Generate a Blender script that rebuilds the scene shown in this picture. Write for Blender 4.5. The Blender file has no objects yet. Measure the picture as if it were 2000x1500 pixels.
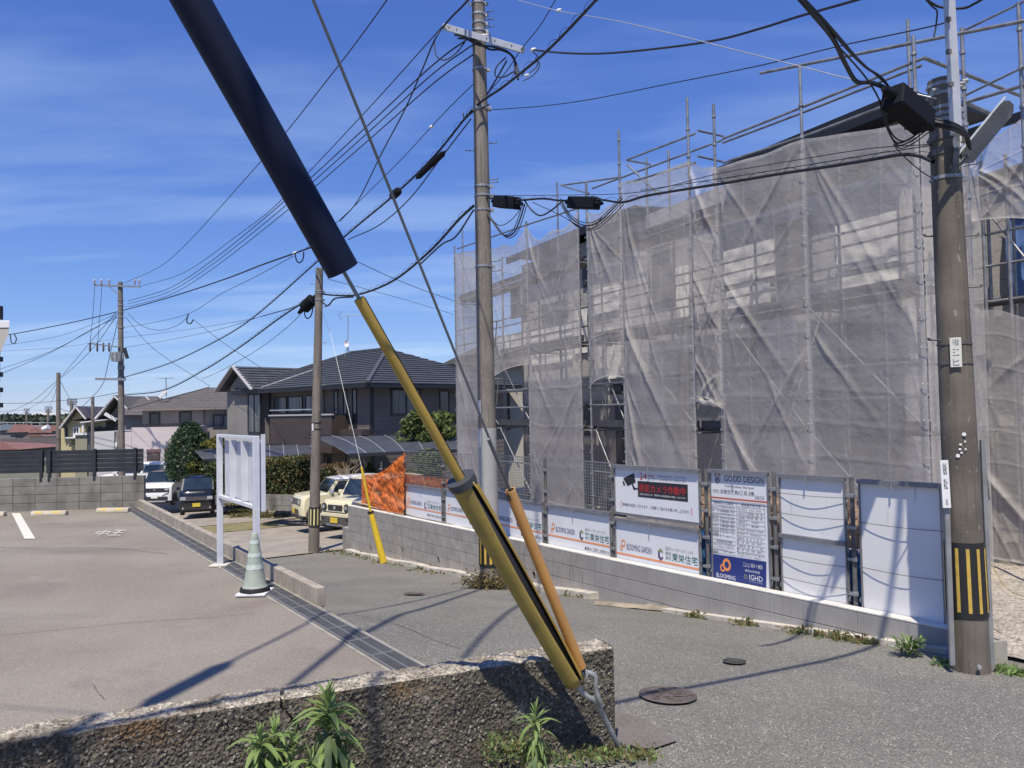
import bpy, bmesh, math, random
import numpy as np
from mathutils import Matrix, Vector, noise

random.seed(7)
np.random.seed(7)
SC = bpy.context.scene
COL = SC.collection

# ------------------------------------------------------------------ camera, world, sun, exposure
cam_d = bpy.data.cameras.new("camera")
cam = bpy.data.objects.new("camera", cam_d)
COL.objects.link(cam)
SC.camera = cam
cam_d.sensor_width = 36.0
cam_d.lens = 27.0
cam_d.clip_start = 0.05
cam_d.clip_end = 6000.0
CR = Matrix.Rotation(math.radians(90 + 1.985), 4, 'X') @ Matrix.Rotation(math.radians(-1.06), 4, 'Z')
cam.matrix_world = CR
SUN_DIR = Vector((-0.10, -0.54, 1.0)).normalized()
sun_d = bpy.data.lights.new("sun", 'SUN')
sun_d.energy = 4.9
sun_d.angle = math.radians(0.5)
sun_d.color = (1.0, 0.925, 0.775)
sun = bpy.data.objects.new("sun", sun_d)
COL.objects.link(sun)
sun.rotation_euler = SUN_DIR.to_track_quat('Z', 'Y').to_euler()
world = bpy.data.worlds.new("World")
SC.world = world
world.use_nodes = True
wn = world.node_tree
wn.nodes.clear()
w_out = wn.nodes.new('ShaderNodeOutputWorld')
w_bg = wn.nodes.new('ShaderNodeBackground')
w_sky = wn.nodes.new('ShaderNodeTexSky')
w_sky.sky_type = 'NISHITA'
w_sky.sun_disc = False
w_sky.sun_elevation = math.asin(SUN_DIR.z)
w_sky.sun_rotation = math.atan2(SUN_DIR.x, SUN_DIR.y)
w_sky.air_density = 1.0
w_sky.dust_density = 0.0
w_sky.ozone_density = 1.0
w_bg.inputs['Strength'].default_value = 0.12
# thin cirrus: streaks on the sky dome
w_tc = wn.nodes.new('ShaderNodeTexCoord')
w_sep = wn.nodes.new('ShaderNodeSeparateXYZ')
w_comb = wn.nodes.new('ShaderNodeCombineXYZ')
wn.links.new(w_tc.outputs['Generated'], w_sep.inputs[0])
def wmath(op, a, b=None, clamp=False):
    n = wn.nodes.new('ShaderNodeMath'); n.operation = op; n.use_clamp = clamp
    for i, x in enumerate((a, b)):
        if x is None: continue
        if hasattr(x, 'node'): wn.links.new(x, n.inputs[i])
        else: n.inputs[i].default_value = x
    return n.outputs[0]
zz = wmath('ADD', wmath('MAXIMUM', w_sep.outputs[2], 0.0), 0.10)
wn.links.new(wmath('DIVIDE', w_sep.outputs[0], zz), w_comb.inputs[0])
wn.links.new(wmath('DIVIDE', w_sep.outputs[1], zz), w_comb.inputs[1])
w_map = wn.nodes.new('ShaderNodeMapping')
w_map.inputs['Scale'].default_value = (0.42, 1.35, 1.0)
w_map.inputs['Rotation'].default_value = (0, 0, math.radians(8))
wn.links.new(w_comb.outputs[0], w_map.inputs[0])
w_no = wn.nodes.new('ShaderNodeTexNoise')
w_no.inputs['Scale'].default_value = 1.1
w_no.inputs['Detail'].default_value = 7.0
w_no.inputs['Roughness'].default_value = 0.52
w_no.inputs['Distortion'].default_value = 0.25
wn.links.new(w_map.outputs[0], w_no.inputs['Vector'])
w_rmp = wn.nodes.new('ShaderNodeValToRGB')
w_rmp.color_ramp.elements[0].position = 0.47
w_rmp.color_ramp.elements[1].position = 0.80
wn.links.new(w_no.outputs['Fac'], w_rmp.inputs[0])
w_fade = wmath('SUBTRACT', 1.0, wmath('MULTIPLY', w_sep.outputs[2], 1.15), True)
w_fac = wmath('MULTIPLY', wmath('MULTIPLY', w_rmp.outputs[0], w_fade), 0.85, True)
# the deep, clear blue of the day: a response curve per channel on the physical sky
w_rgb = wn.nodes.new('ShaderNodeSeparateXYZ')
wn.links.new(w_sky.outputs[0], w_rgb.inputs[0])
w_cmb = wn.nodes.new('ShaderNodeCombineXYZ')
for _i, (_a, _p) in enumerate(((0.455, 0.94), (0.565, 0.857), (0.87, 0.574))):
    wn.links.new(wmath('MULTIPLY', wmath('POWER', wmath('MULTIPLY', w_rgb.outputs[_i], 0.12), _p), _a / 0.12), w_cmb.inputs[_i])
w_mix = wn.nodes.new('ShaderNodeMixRGB')
w_mix.inputs['Color2'].default_value = (4.5, 5.8, 7.9, 1)
wn.links.new(w_fac, w_mix.inputs[0])
wn.links.new(w_cmb.outputs[0], w_mix.inputs['Color1'])
wn.links.new(w_mix.outputs[0], w_bg.inputs['Color'])
wn.links.new(w_bg.outputs[0], w_out.inputs[0])
SC.view_settings.view_transform = 'Standard'
SC.view_settings.look = 'None'
SC.view_settings.exposure = 0.16
SC.view_settings.gamma = 1.0
SC.view_settings.use_curve_mapping = False
SC.render.engine = 'CYCLES'
SC.cycles.transparent_max_bounces = 24
SC.cycles.max_bounces = 6
SC.cycles.use_denoising = True

# ------------------------------------------------------------------ survey: from the photograph's bearings to places
CR3 = CR.to_3x3()
def ray(px, py):
    return CR3 @ Vector(((px - 1000) / 1500, -(py - 750) / 1500, -1.0))
def at(px, py, D):
    v = ray(px, py)
    return v * (D / v.y)
class VP:
    """a vertical plane: origin o, unit direction u along it, n away from the viewer"""
    def __init__(s, ox, oy, ux, uy):
        l = math.hypot(ux, uy); s.o = Vector((ox, oy, 0)); s.u = Vector((ux / l, uy / l, 0)); s.n = Vector((uy / l, -ux / l, 0))
        if s.n.dot(s.o) < 0: s.n = -s.n
    def P(s, t, off, z): return s.o + s.u * t + s.n * off + Vector((0, 0, z))
    def hit(s, px, py, off=0.0):
        v = ray(px, py); k = (s.o.dot(s.n) + off) / v.dot(s.n); p = v * k
        return (p - s.o).dot(s.u), p.z
    def pt(s, px, py, off=0.0):
        t, z = s.hit(px, py, off); return s.P(t, off, z)
FEN = VP(3.56, 7.9, -0.526, 0.850)
BLD = VP(5.13, 9.5, -0.4603, 0.8878)
def interp(x, xs, ys): return float(np.interp(x, xs, ys))
ZR_S = [-12, 0, 2.5, 3.9, 4.84, 7.64, 9.4, 12.9, 17.5, 20, 30, 41, 60, 100, 200, 400]
ZR_Z = [-1.9, -2.12, -2.25, -2.30, -2.40, -2.72, -2.87, -3.2, -3.56, -3.72, -4.3, -4.9, -6.2, -9, -14, -17]
ZL_S = [-12, 5, 8, 11, 14, 17.5, 20, 30, 41, 60, 100, 200, 400]
ZL_Z = [-1.95, -2.09, -2.12, -2.5, -3.0, -3.45, -3.72, -4.3, -4.9, -6.2, -9, -14, -17]
def sv(X, Y): return -.526 * X + .850 * Y, .850 * X + .526 * Y
def xy(s, v): return -.526 * s + .850 * v, .850 * s + .526 * v
def H(X, Y):
    s, v = sv(X, Y)
    a = interp(s, ZL_S, ZL_Z); b = interp(s, ZR_S, ZR_Z)
    w = min(1, max(0, (v - 2.6) / 4.6))
    return a + (b - a) * w
def hitH(px, py, dz=0.0):
    v = ray(px, py); k = 1.0
    lo, hi = 1.0, 400.0
    f = lambda D: (v.z * D / v.y) - (H(v.x * D / v.y, D) + dz)
    for _ in range(60):
        m = (lo + hi) / 2
        if f(m) > 0: lo = m
        else: hi = m
    return v * (lo / v.y)
LOT = -2.05
def hitZ(px, py, z):
    v = ray(px, py); return v * (z / v.z)

# ------------------------------------------------------------------ materials
MATS = {}
def mat(name, col, rough=0.8, metal=0.0, c2=None, ns=4.0, lim=(0.35, 0.65), bump=0.0, bs=40.0, stain=None, voro=None,
        rnd=0.0, spec=0.5, stretch=None, coat=0.0):
    if name in MATS: return MATS[name]
    m = bpy.data.materials.new(name); m.use_nodes = True
    nt = m.node_tree; N = nt.nodes; L = nt.links
    b = N['Principled BSDF']
    b.inputs['Roughness'].default_value = rough
    b.inputs['Metallic'].default_value = metal
    b.inputs['Specular IOR Level'].default_value = spec
    b.inputs['Coat Weight'].default_value = coat
    geo = N.new('ShaderNodeNewGeometry')
    pos = geo.outputs['Position']
    if stretch:
        mp = N.new('ShaderNodeMapping'); mp.inputs['Scale'].default_value = stretch
        L.new(pos, mp.inputs[0]); spos = mp.outputs[0]
    else: spos = pos
    cur = None
    def c4(c): return (c[0], c[1], c[2], 1)
    def noise_fac(scale, lo, hi, p=None, det=6):
        n = N.new('ShaderNodeTexNoise'); n.inputs['Scale'].default_value = scale; n.inputs['Detail'].default_value = det
        L.new(p if p is not None else spos, n.inputs['Vector'])
        r = N.new('ShaderNodeMapRange'); r.inputs['From Min'].default_value = lo; r.inputs['From Max'].default_value = hi
        L.new(n.outputs['Fac'], r.inputs['Value'])
        return r.outputs[0]
    def mixc(fac, a, bb):
        x = N.new('ShaderNodeMixRGB')
        L.new(fac, x.inputs[0])
        for i, q in ((1, a), (2, bb)):
            if isinstance(q, tuple): x.inputs[i].default_value = c4(q)
            else: L.new(q, x.inputs[i])
        return x.outputs[0]
    cur = tuple(col)
    if c2: cur = mixc(noise_fac(ns, *lim), cur, tuple(c2))
    for st in (stain or []):
        sc_, (lo, hi), scol = st[:3]
        if len(st) > 3:
            mp2 = N.new('ShaderNodeMapping'); mp2.inputs['Scale'].default_value = st[3]; L.new(pos, mp2.inputs[0])
            cur = mixc(noise_fac(sc_, lo, hi, mp2.outputs[0]), cur, tuple(scol))
        else: cur = mixc(noise_fac(sc_, lo, hi, pos), cur, tuple(scol))
    if voro:
        vn = N.new('ShaderNodeTexVoronoi'); vn.inputs['Scale'].default_value = voro[0]; L.new(pos, vn.inputs['Vector'])
        sp = N.new('ShaderNodeSeparateXYZ'); L.new(vn.outputs['Color'], sp.inputs[0])
        r = N.new('ShaderNodeMapRange'); r.inputs['From Min'].default_value = 0; r.inputs['From Max'].default_value = 1
        r.inputs['To Min'].default_value = 1 - voro[1]; r.inputs['To Max'].default_value = 1 + voro[1]
        L.new(sp.outputs[0], r.inputs['Value'])
        x = N.new('ShaderNodeVectorMath'); x.operation = 'SCALE'
        if isinstance(cur, tuple): x.inputs[0].default_value = cur
        else: L.new(cur, x.inputs[0])
        L.new(r.outputs[0], x.inputs['Scale']); cur = x.outputs[0]
        if len(voro) > 2:   # sparse pale chips
            r2 = N.new('ShaderNodeMapRange'); r2.inputs['From Min'].default_value = voro[2]; r2.inputs['From Max'].default_value = voro[2] + 0.01
            L.new(sp.outputs[1], r2.inputs['Value']); cur = mixc(r2.outputs[0], cur, tuple(voro[3]))
    if rnd:
        oi = N.new('ShaderNodeObjectInfo')
        r = N.new('ShaderNodeMapRange'); r.inputs['To Min'].default_value = 1 - rnd; r.inputs['To Max'].default_value = 1 + rnd
        L.new(oi.outputs['Random'], r.inputs['Value'])
        x = N.new('ShaderNodeVectorMath'); x.operation = 'SCALE'
        if isinstance(cur, tuple): x.inputs[0].default_value = cur
        else: L.new(cur, x.inputs[0])
        L.new(r.outputs[0], x.inputs['Scale']); cur = x.outputs[0]
    if isinstance(cur, tuple): b.inputs['Base Color'].default_value = c4(cur)
    else: L.new(cur, b.inputs['Base Color'])
    if bump:
        n = N.new('ShaderNodeTexNoise'); n.inputs['Scale'].default_value = bs; n.inputs['Detail'].default_value = 5
        L.new(spos, n.inputs['Vector'])
        bp = N.new('ShaderNodeBump'); bp.inputs['Strength'].default_value = bump; bp.inputs['Distance'].default_value = 0.02
        L.new(n.outputs['Fac'], bp.inputs['Height']); L.new(bp.outputs[0], b.inputs['Normal'])
    MATS[name] = m
    return m
def leafmat(name, col, c2, ns=3.0, trans=0.35):
    if name in MATS: return MATS[name]
    m = mat(name, col, 0.55, c2=c2, ns=ns, lim=(0.3, 0.7), rnd=0.12, spec=0.35)
    nt = m.node_tree; N = nt.nodes; L = nt.links
    b = N['Principled BSDF']; out = N['Material Output']
    tr = N.new('ShaderNodeBsdfTranslucent'); mx = N.new('ShaderNodeMixShader'); mx.inputs[0].default_value = trans
    src = b.inputs['Base Color'].links[0].from_socket
    L.new(src, tr.inputs['Color']); L.new(b.outputs[0], mx.inputs[1]); L.new(tr.outputs[0], mx.inputs[2]); L.new(mx.outputs[0], out.inputs[0])
    return m

M_ROAD = mat("worn_asphalt", (0.150, 0.143, 0.126), 0.93, c2=(0.185, 0.177, 0.156), ns=0.8, bump=0.35, bs=160, voro=(115, 0.42, 0.96, (0.42, 0.40, 0.35)),
             stain=[(0.45, (0.55, 0.75), (0.135, 0.13, 0.125)), (9, (0.62, 0.8), (0.26, 0.24, 0.215))])
M_LOT = mat("parking_asphalt", (0.225, 0.196, 0.162), 0.93, c2=(0.268, 0.238, 0.200), ns=0.7, bump=0.45, bs=170, voro=(150, 0.24, 0.982, (0.42, 0.4, 0.36)),
            stain=[(0.6, (0.56, 0.78), (0.160, 0.138, 0.122), (0.35, 1.4, 1)), (2.2, (0.62, 0.8), (0.28, 0.248, 0.215)), (0.9, (0.58, 0.72), (0.205, 0.165, 0.148))])
M_PATCH = mat("repair_asphalt", (0.150, 0.130, 0.118), 0.9, c2=(0.175, 0.152, 0.138), ns=4, bump=0.4, bs=150, voro=(160, 0.3))
M_GROUND = mat("dry_ground", (0.16, 0.145, 0.115), 0.95, c2=(0.10, 0.11, 0.06), ns=0.35, bump=0.5, bs=30)
M_APRON = mat("pale_concrete_apron", (0.34, 0.30, 0.25), 0.9, c2=(0.26, 0.225, 0.19), ns=1.2, bump=0.3, bs=60, stain=[(3, (0.6, 0.8), (0.18, 0.155, 0.13))])
M_GRAVEL = mat("pale_gravel", (0.42, 0.37, 0.31), 0.95, c2=(0.33, 0.29, 0.24), ns=3, bump=1.0, bs=60, voro=(42, 0.45))
M_BLOCK = mat("concrete_block_face", (0.345, 0.325, 0.305), 0.9, c2=(0.28, 0.262, 0.245), ns=5, bump=0.35, bs=120, rnd=0.06,
              stain=[(5, (0.55, 0.8), (0.17, 0.16, 0.145), (6, 6, 0.5))])
M_NBLOCK = mat("smooth_block_face", (0.335, 0.32, 0.31), 0.88, c2=(0.285, 0.272, 0.262), ns=3, bump=0.15, bs=150, rnd=0.04,
               stain=[(4, (0.55, 0.8), (0.22, 0.21, 0.20), (9, 9, 0.35))])
M_OBLOCK = mat("weathered_block_face", (0.235, 0.222, 0.205), 0.93, c2=(0.18, 0.17, 0.155), ns=4, bump=0.4, bs=90, rnd=0.07,
               stain=[(1.6, (0.52, 0.68), (0.085, 0.08, 0.07), (1, 1, 0.35)), (7, (0.6, 0.8), (0.10, 0.094, 0.08))])
M_KERB = mat("sun_bleached_block", (0.40, 0.35, 0.285), 0.92, c2=(0.30, 0.265, 0.22), ns=6, bump=0.35, bs=110, rnd=0.05,
             stain=[(6, (0.55, 0.8), (0.20, 0.18, 0.15), (3, 3, 0.6))])
M_GROUT = mat("dark_grout", (0.09, 0.085, 0.08), 0.95, c2=(0.13, 0.125, 0.115), ns=6)
M_CAP = mat("sunlit_wall_top", (0.68, 0.66, 0.61), 0.9, c2=(0.56, 0.54, 0.50), ns=6, bump=0.3, bs=80)  # paler than the blocks: sunlight on the wall top put into the colour
M_FOOT = mat("pale_footing_concrete", (0.60, 0.56, 0.49), 0.92, c2=(0.42, 0.385, 0.33), ns=5, bump=0.4, bs=60)
M_POLE = mat("weathered_pole_concrete", (0.215, 0.19, 0.168), 0.88, c2=(0.16, 0.14, 0.122), ns=2.5, bump=0.25, bs=70, stain=[(3, (0.5, 0.75), (0.10, 0.087, 0.072), (7, 7, 0.4)), (14, (0.62, 0.72), (0.30, 0.27, 0.235), (2, 2, 0.7))])
M_POLE2 = mat("dark_pole_concrete", (0.165, 0.14, 0.112), 0.88, c2=(0.095, 0.083, 0.068), ns=2.2, bump=0.25, bs=80, stain=[(3, (0.5, 0.75), (0.06, 0.053, 0.045), (7, 7, 0.35)), (16, (0.64, 0.74), (0.28, 0.25, 0.215), (2, 2, 0.7))])
M_GALV = mat("galvanised_steel", (0.36, 0.37, 0.38), 0.45, 0.55, c2=(0.27, 0.275, 0.28), ns=14, spec=0.5)
M_PIPE = mat("scaffold_steel", (0.33, 0.34, 0.36), 0.42, 0.5, c2=(0.21, 0.20, 0.20), ns=7)
M_DPIPE = mat("dull_fence_pipe", (0.17, 0.168, 0.165), 0.6, 0.35, c2=(0.11, 0.10, 0.095), ns=9)
M_ALU = mat("pale_aluminium", (0.50, 0.51, 0.55), 0.38, 0.4, c2=(0.42, 0.43, 0.46), ns=6)
M_WHITESTEEL = mat("painted_white_steel", (0.62, 0.635, 0.69), 0.45, c2=(0.55, 0.565, 0.615), ns=5, stain=[(5, (0.62, 0.75), (0.46, 0.43, 0.38), (6, 6, 1))])
M_FRAL = mat("grey_board_frame", (0.23, 0.235, 0.26), 0.5, 0.3, c2=(0.18, 0.182, 0.20), ns=8)
M_PANEL = mat("scuffed_white_sheet", (0.74, 0.73, 0.745), 0.55, c2=(0.67, 0.66, 0.67), ns=1.5, bump=0.06, bs=4, stain=[(3, (0.62, 0.78), (0.50, 0.49, 0.50), (5, 5, 0.6))])
M_SIGNW = mat("white_banner_sheet", (0.72, 0.725, 0.755), 0.5, c2=(0.66, 0.665, 0.70), ns=1.2, bump=0.05, bs=3)
M_BLACK = mat("black_rubber", (0.012, 0.012, 0.014), 0.6)
M_CABLE = mat("cable_sheath", (0.014, 0.015, 0.02), 0.55)
M_WIREL = mat("steel_strand", (0.20, 0.21, 0.23), 0.45, 0.5)
M_YEL = mat("guard_yellow", (0.43, 0.285, 0.055), 0.5, c2=(0.36, 0.235, 0.048), ns=4, spec=0.5, stain=[(9, (0.6, 0.75), (0.42, 0.27, 0.05), (1, 1, 0.5))])
M_SHELL = mat("shaded_weathered_olive", (0.38, 0.275, 0.07), 0.6, c2=(0.31, 0.225, 0.06), ns=5, spec=0.3, stain=[(8, (0.6, 0.75), (0.22, 0.165, 0.07), (1, 1, 0.4))])  # olive darkening puts the shell's shade into the colour, along with wear
M_YEL2 = mat("bright_guard_yellow", (0.78, 0.56, 0.04), 0.45, c2=(0.70, 0.48, 0.04), ns=6)
M_ORNG = mat("faded_orange_pipe", (0.62, 0.31, 0.085), 0.5, c2=(0.54, 0.27, 0.085), ns=6, stain=[(10, (0.6, 0.75), (0.48, 0.30, 0.14), (1, 1, 0.4))])
M_NAVY = mat("dark_navy_sleeve", (0.004, 0.009, 0.030), 0.6, c2=(0.007, 0.012, 0.036), ns=2, spec=0.25)
M_STRB = mat("warning_black", (0.015, 0.015, 0.017), 0.6)
M_STRY = mat("warning_yellow", (0.55, 0.38, 0.07), 0.5, c2=(0.45, 0.30, 0.055), ns=14, stain=[(20, (0.62, 0.72), (0.20, 0.15, 0.06), (1, 1, 0.5))])
M_GREYWRAP = mat("grey_anti_poster_sheet", (0.36, 0.355, 0.345), 0.7, c2=(0.33, 0.325, 0.315), ns=5, bump=0.1, bs=200)
M_GLASS = mat("dark_window_glass", (0.018, 0.024, 0.032), 0.08, spec=0.8, c2=(0.03, 0.036, 0.045), ns=1.0)
M_CURT = mat("curtained_window_glass", (0.14, 0.15, 0.165), 0.15, c2=(0.06, 0.07, 0.08), ns=1.6, lim=(0.45, 0.55), stretch=(5, 5, 0.2), spec=0.7)
M_FRAME = mat("dark_window_frame", (0.025, 0.026, 0.03), 0.5)
M_TEXTK = mat("print_black", (0.02, 0.02, 0.028), 0.6)
M_TEXTR = mat("print_red", (0.55, 0.035, 0.03), 0.6)
M_TEXTN = mat("print_navy", (0.03, 0.035, 0.16), 0.6)
M_TEXTG = mat("print_green", (0.015, 0.12, 0.10), 0.6)
M_TEXTS = mat("print_grey", (0.22, 0.22, 0.25), 0.6)
M_TEXTW = mat("print_white", (0.72, 0.72, 0.75), 0.6)
M_TEXTO = mat("print_orange", (0.75, 0.27, 0.09), 0.6)
M_BLUEP = mat("print_blue_field", (0.018, 0.035, 0.18), 0.5)
M_PURP = mat("print_purple", (0.12, 0.05, 0.16), 0.6)
M_OLIVE = mat("print_olive", (0.24, 0.24, 0.08), 0.6)

# ------------------------------------------------------------------ mesh builder and scene tree
W = {}
def props(o, label=None, cat=None, group=None, kind=None):
    if label: o["label"] = label
    if cat: o["category"] = cat
    if group: o["group"] = group
    if kind: o["kind"] = kind
    return o
def reg(o, parent=None, M=None):
    M = M or Matrix.Identity(4)
    COL.objects.link(o)
    if parent is not None:
        o.parent = parent
        o.matrix_local = W[parent].inverted() @ M
    else: o.matrix_local = M
    W[o] = M
    return o
def thing(name, label, cat, loc, group=None, M=None, kind=None):
    o = bpy.data.objects.new(name, None); o.empty_display_size = 0.2
    reg(o, None, M or Matrix.Translation(Vector(loc)))
    return props(o, label, cat, group, kind)
class MB:
    def __init__(s): s.v = []; s.f = []; s.m = []
    def add(s, vs, fs, mi=0):
        b = len(s.v); s.v += [tuple(x) for x in vs]; s.f += [tuple(b + i for i in f) for f in fs]; s.m += [mi] * len(fs); return s
    def obox(s, o, a, b, c, mi=0):
        o, a, b, c = Vector(o), Vector(a), Vector(b), Vector(c)
        if a.cross(b).dot(c) < 0: a, b = b, a
        vs = [o, o + a, o + a + b, o + b, o + c, o + a + c, o + a + b + c, o + b + c]
        return s.add(vs, [(0, 3, 2, 1), (4, 5, 6, 7), (0, 1, 5, 4), (1, 2, 6, 5), (2, 3, 7, 6), (3, 0, 4, 7)], mi)
    def box(s, c, sx, sy, sz, mi=0):
        c = Vector(c); return s.obox(c - Vector((sx / 2, sy / 2, sz / 2)), (sx, 0, 0), (0, sy, 0), (0, 0, sz), mi)
    def beam(s, p, q, w, h, up=(0, 0, 1), mi=0):
        p, q = Vector(p), Vector(q); d = (q - p); up = Vector(up)
        sd = d.cross(up).normalized() * w; u2 = sd.cross(d).normalized() * h
        return s.obox(p - sd / 2 - u2 / 2, d, sd, u2, mi)
    def tube(s, pts, r, seg=8, cap=True, mi=0):
        pts = [Vector(p) for p in pts]; n = len(pts)
        rs = r if isinstance(r, (list, tuple)) else [r] * n
        vs = []; fs = []; ref = None
        for i, p in enumerate(pts):
            d = (pts[min(i + 1, n - 1)] - pts[max(i - 1, 0)]).normalized()
            if ref is None: ref = Vector((0, 0, 1)) if abs(d.z) < 0.9 else Vector((1, 0, 0))
            x = d.cross(ref).normalized(); y = d.cross(x).normalized(); ref = x.cross(d).normalized() * 1.0
            for k in range(seg):
                a = 2 * math.pi * k / seg; vs.append(p + x * (math.cos(a) * rs[i]) + y * (math.sin(a) * rs[i]))
        for i in range(n - 1):
            for k in range(seg):
                a = i * seg + k; b = i * seg + (k + 1) % seg
                fs.append((a, b, b + seg, a + seg))
        if cap: fs.append(tuple(range(seg - 1, -1, -1))); fs.append(tuple((n - 1) * seg + k for k in range(seg)))
        return s.add(vs, fs, mi)
    def prism(s, pts, ext, mi=0):
        pts = [Vector(p) for p in pts]; e = Vector(ext); n = len(pts)
        nn = Vector((0, 0, 0))
        for i in range(n): nn += pts[i].cross(pts[(i + 1) % n])
        if nn.dot(e) > 0: pts = pts[::-1]
        return s.add(pts + [p + e for p in pts], [tuple(range(n)), tuple(range(2 * n - 1, n - 1, -1))] + [(i + n, (i + 1) % n + n, (i + 1) % n, i)[::1] for i in range(n)], mi)
    def grid(s, P, nu, nv, mi=0):
        vs = [P(i / nu, j / nv) for j in range(nv + 1) for i in range(nu + 1)]
        fs = [(j * (nu + 1) + i, j * (nu + 1) + i + 1, (j + 1) * (nu + 1) + i + 1, (j + 1) * (nu + 1) + i) for j in range(nv) for i in range(nu)]
        return s.add(vs, fs, mi)
    def mesh(s, name, mats, smooth=False, bevel=0, bseg=2, weld=False):
        me = bpy.data.meshes.new(name)
        me.from_pydata([tuple(v) for v in s.v], [], s.f)
        if not isinstance(mats, (list, tuple)): mats = [mats]
        for m in mats: me.materials.append(m)
        me.polygons.foreach_set('material_index', s.m)
        if bevel or weld:
            bm = bmesh.new(); bm.from_mesh(me)
            if weld: bmesh.ops.remove_doubles(bm, verts=bm.verts, dist=1e-4)
            if bevel:
                ed = [e for e in bm.edges if len(e.link_faces) == 2 and e.calc_face_angle(0) > 0.5]
                bmesh.ops.bevel(bm, geom=ed, offset=bevel, segments=bseg, affect='EDGES', profile=0.6, clamp_overlap=True)
            bmesh.ops.recalc_face_normals(bm, faces=bm.faces)
            bm.to_mesh(me); bm.free()
        if smooth:
            me.polygons.foreach_set('use_smooth', [True] * len(me.polygons))
        me.update()
        return me
    def build(s, name, mats, parent=None, smooth=False, bevel=0, bseg=2, M=None, weld=False, **kw):
        o = bpy.data.objects.new(name, s.mesh(name, mats, smooth, bevel, bseg, weld)); reg(o, parent, M)
        return props(o, **kw)
def inst(name, me, M, parent=None, **kw):
    o = bpy.data.objects.new(name, me); reg(o, parent, M); return props(o, **kw)
def shade_auto(o, ang=40):
    me = o.data
    me.polygons.foreach_set('use_smooth', [True] * len(me.polygons))
    try: me.set_sharp_from_angle(angle=math.radians(ang))
    except Exception: pass
    return o
def catmull(pts, per=8):
    pts = [Vector(p) for p in pts]
    if len(pts) == 2: return [pts[0].lerp(pts[1], i / per) for i in range(per + 1)]
    P = [pts[0] * 2 - pts[1]] + pts + [pts[-1] * 2 - pts[-2]]
    out = []
    for i in range(1, len(P) - 2):
        a, b, c, d = P[i - 1:i + 3]
        for k in range(per):
            t = k / per
            out.append(0.5 * ((2 * b) + (c - a) * t + (2 * a - 5 * b + 4 * c - d) * t * t + (3 * b - a - 3 * c + d) * t ** 3))
    out.append(pts[-1]); return out
def textmesh(s, res=2):
    c = bpy.data.curves.new("lettering_curve", 'FONT'); c.body = s; c.resolution_u = res
    o = bpy.data.objects.new("lettering_curve", c); COL.objects.link(o)
    m = bpy.data.meshes.new_from_object(o)
    bpy.data.objects.remove(o); bpy.data.curves.remove(c)
    co = np.array([v.co[:] for v in m.vertices]); fs = [tuple(p.vertices) for p in m.polygons]
    bpy.data.meshes.remove(m)
    return co, fs
def text_into(mb, s, frame, x0, x1, y0, y1, mi=0, res=2):
    """text stretched into the box x0..x1, y0..y1 of frame(x, y) -> world point"""
    co, fs = textmesh(s, res)
    if len(co) == 0: return
    a = co[:, 0]; b = co[:, 1]
    u = (a - a.min()) / max(1e-6, a.max() - a.min()); w = (b - b.min()) / max(1e-6, b.max() - b.min())
    mb.add([frame(x0 + (x1 - x0) * p, y0 + (y1 - y0) * q) for p, q in zip(u, w)], fs, mi)
# ------------------------------------------------------------------ ground, road, car park
def sheet(name, mb, m, kind="structure", smooth=True, **kw):
    return mb.build(name, m, smooth=smooth, kind=kind, **kw)

def axis_vals(a, b, step0, grow=1.25):
    v = [0.0]; st = step0
    while v[-1] < b: v.append(v[-1] + st); st *= grow
    w = [0.0]; st = step0
    while w[-1] > a: w.append(w[-1] - st); st *= grow
    return sorted(set(w + v))
mb = MB()
xs = axis_vals(-2600, 2600, 3.0, 1.14); ys = axis_vals(-300, 4200, 3.0, 1.12)
vs = []
for y in ys:
    for x in xs:
        s, v = sv(x, y)
        z = H(x, y) - 0.30 - (0.10 if y > 20 else 0)
        if y > 400: z = -17.3
        vs.append((x, y, z))
nx = len(xs)
mb.add(vs, [(j * nx + i, j * nx + i + 1, (j + 1) * nx + i + 1, (j + 1) * nx + i) for j in range(len(ys) - 1) for i in range(nx - 1)])
sheet("ground", mb, M_GROUND)

mb = MB()
def roadP(a, b):
    s = -7 + a * 60; v = -9 + b * 16.5
    x, y = xy(s, v)
    z = H(x, y)
    z += 0.012 * noise.noise(Vector((x * .5, y * .5, 0))) + 0.004 * noise.noise(Vector((x * 2, y * 2, 3)))
    return (x, y, z)
mb.grid(roadP, 240, 66)
sheet("road", mb, M_ROAD)
# resurfaced triangle beside the old wall's end
tri = [hitH(1203, 1392), hitH(1262, 1412), hitH(1322, 1452), hitH(1275, 1468), hitH(1205, 1462)]
mb = MB(); mb.add([p + Vector((0, 0, .018)) for p in tri], [tuple(range(5))])
sheet("road_patch", mb, M_PATCH, smooth=False)

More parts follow.
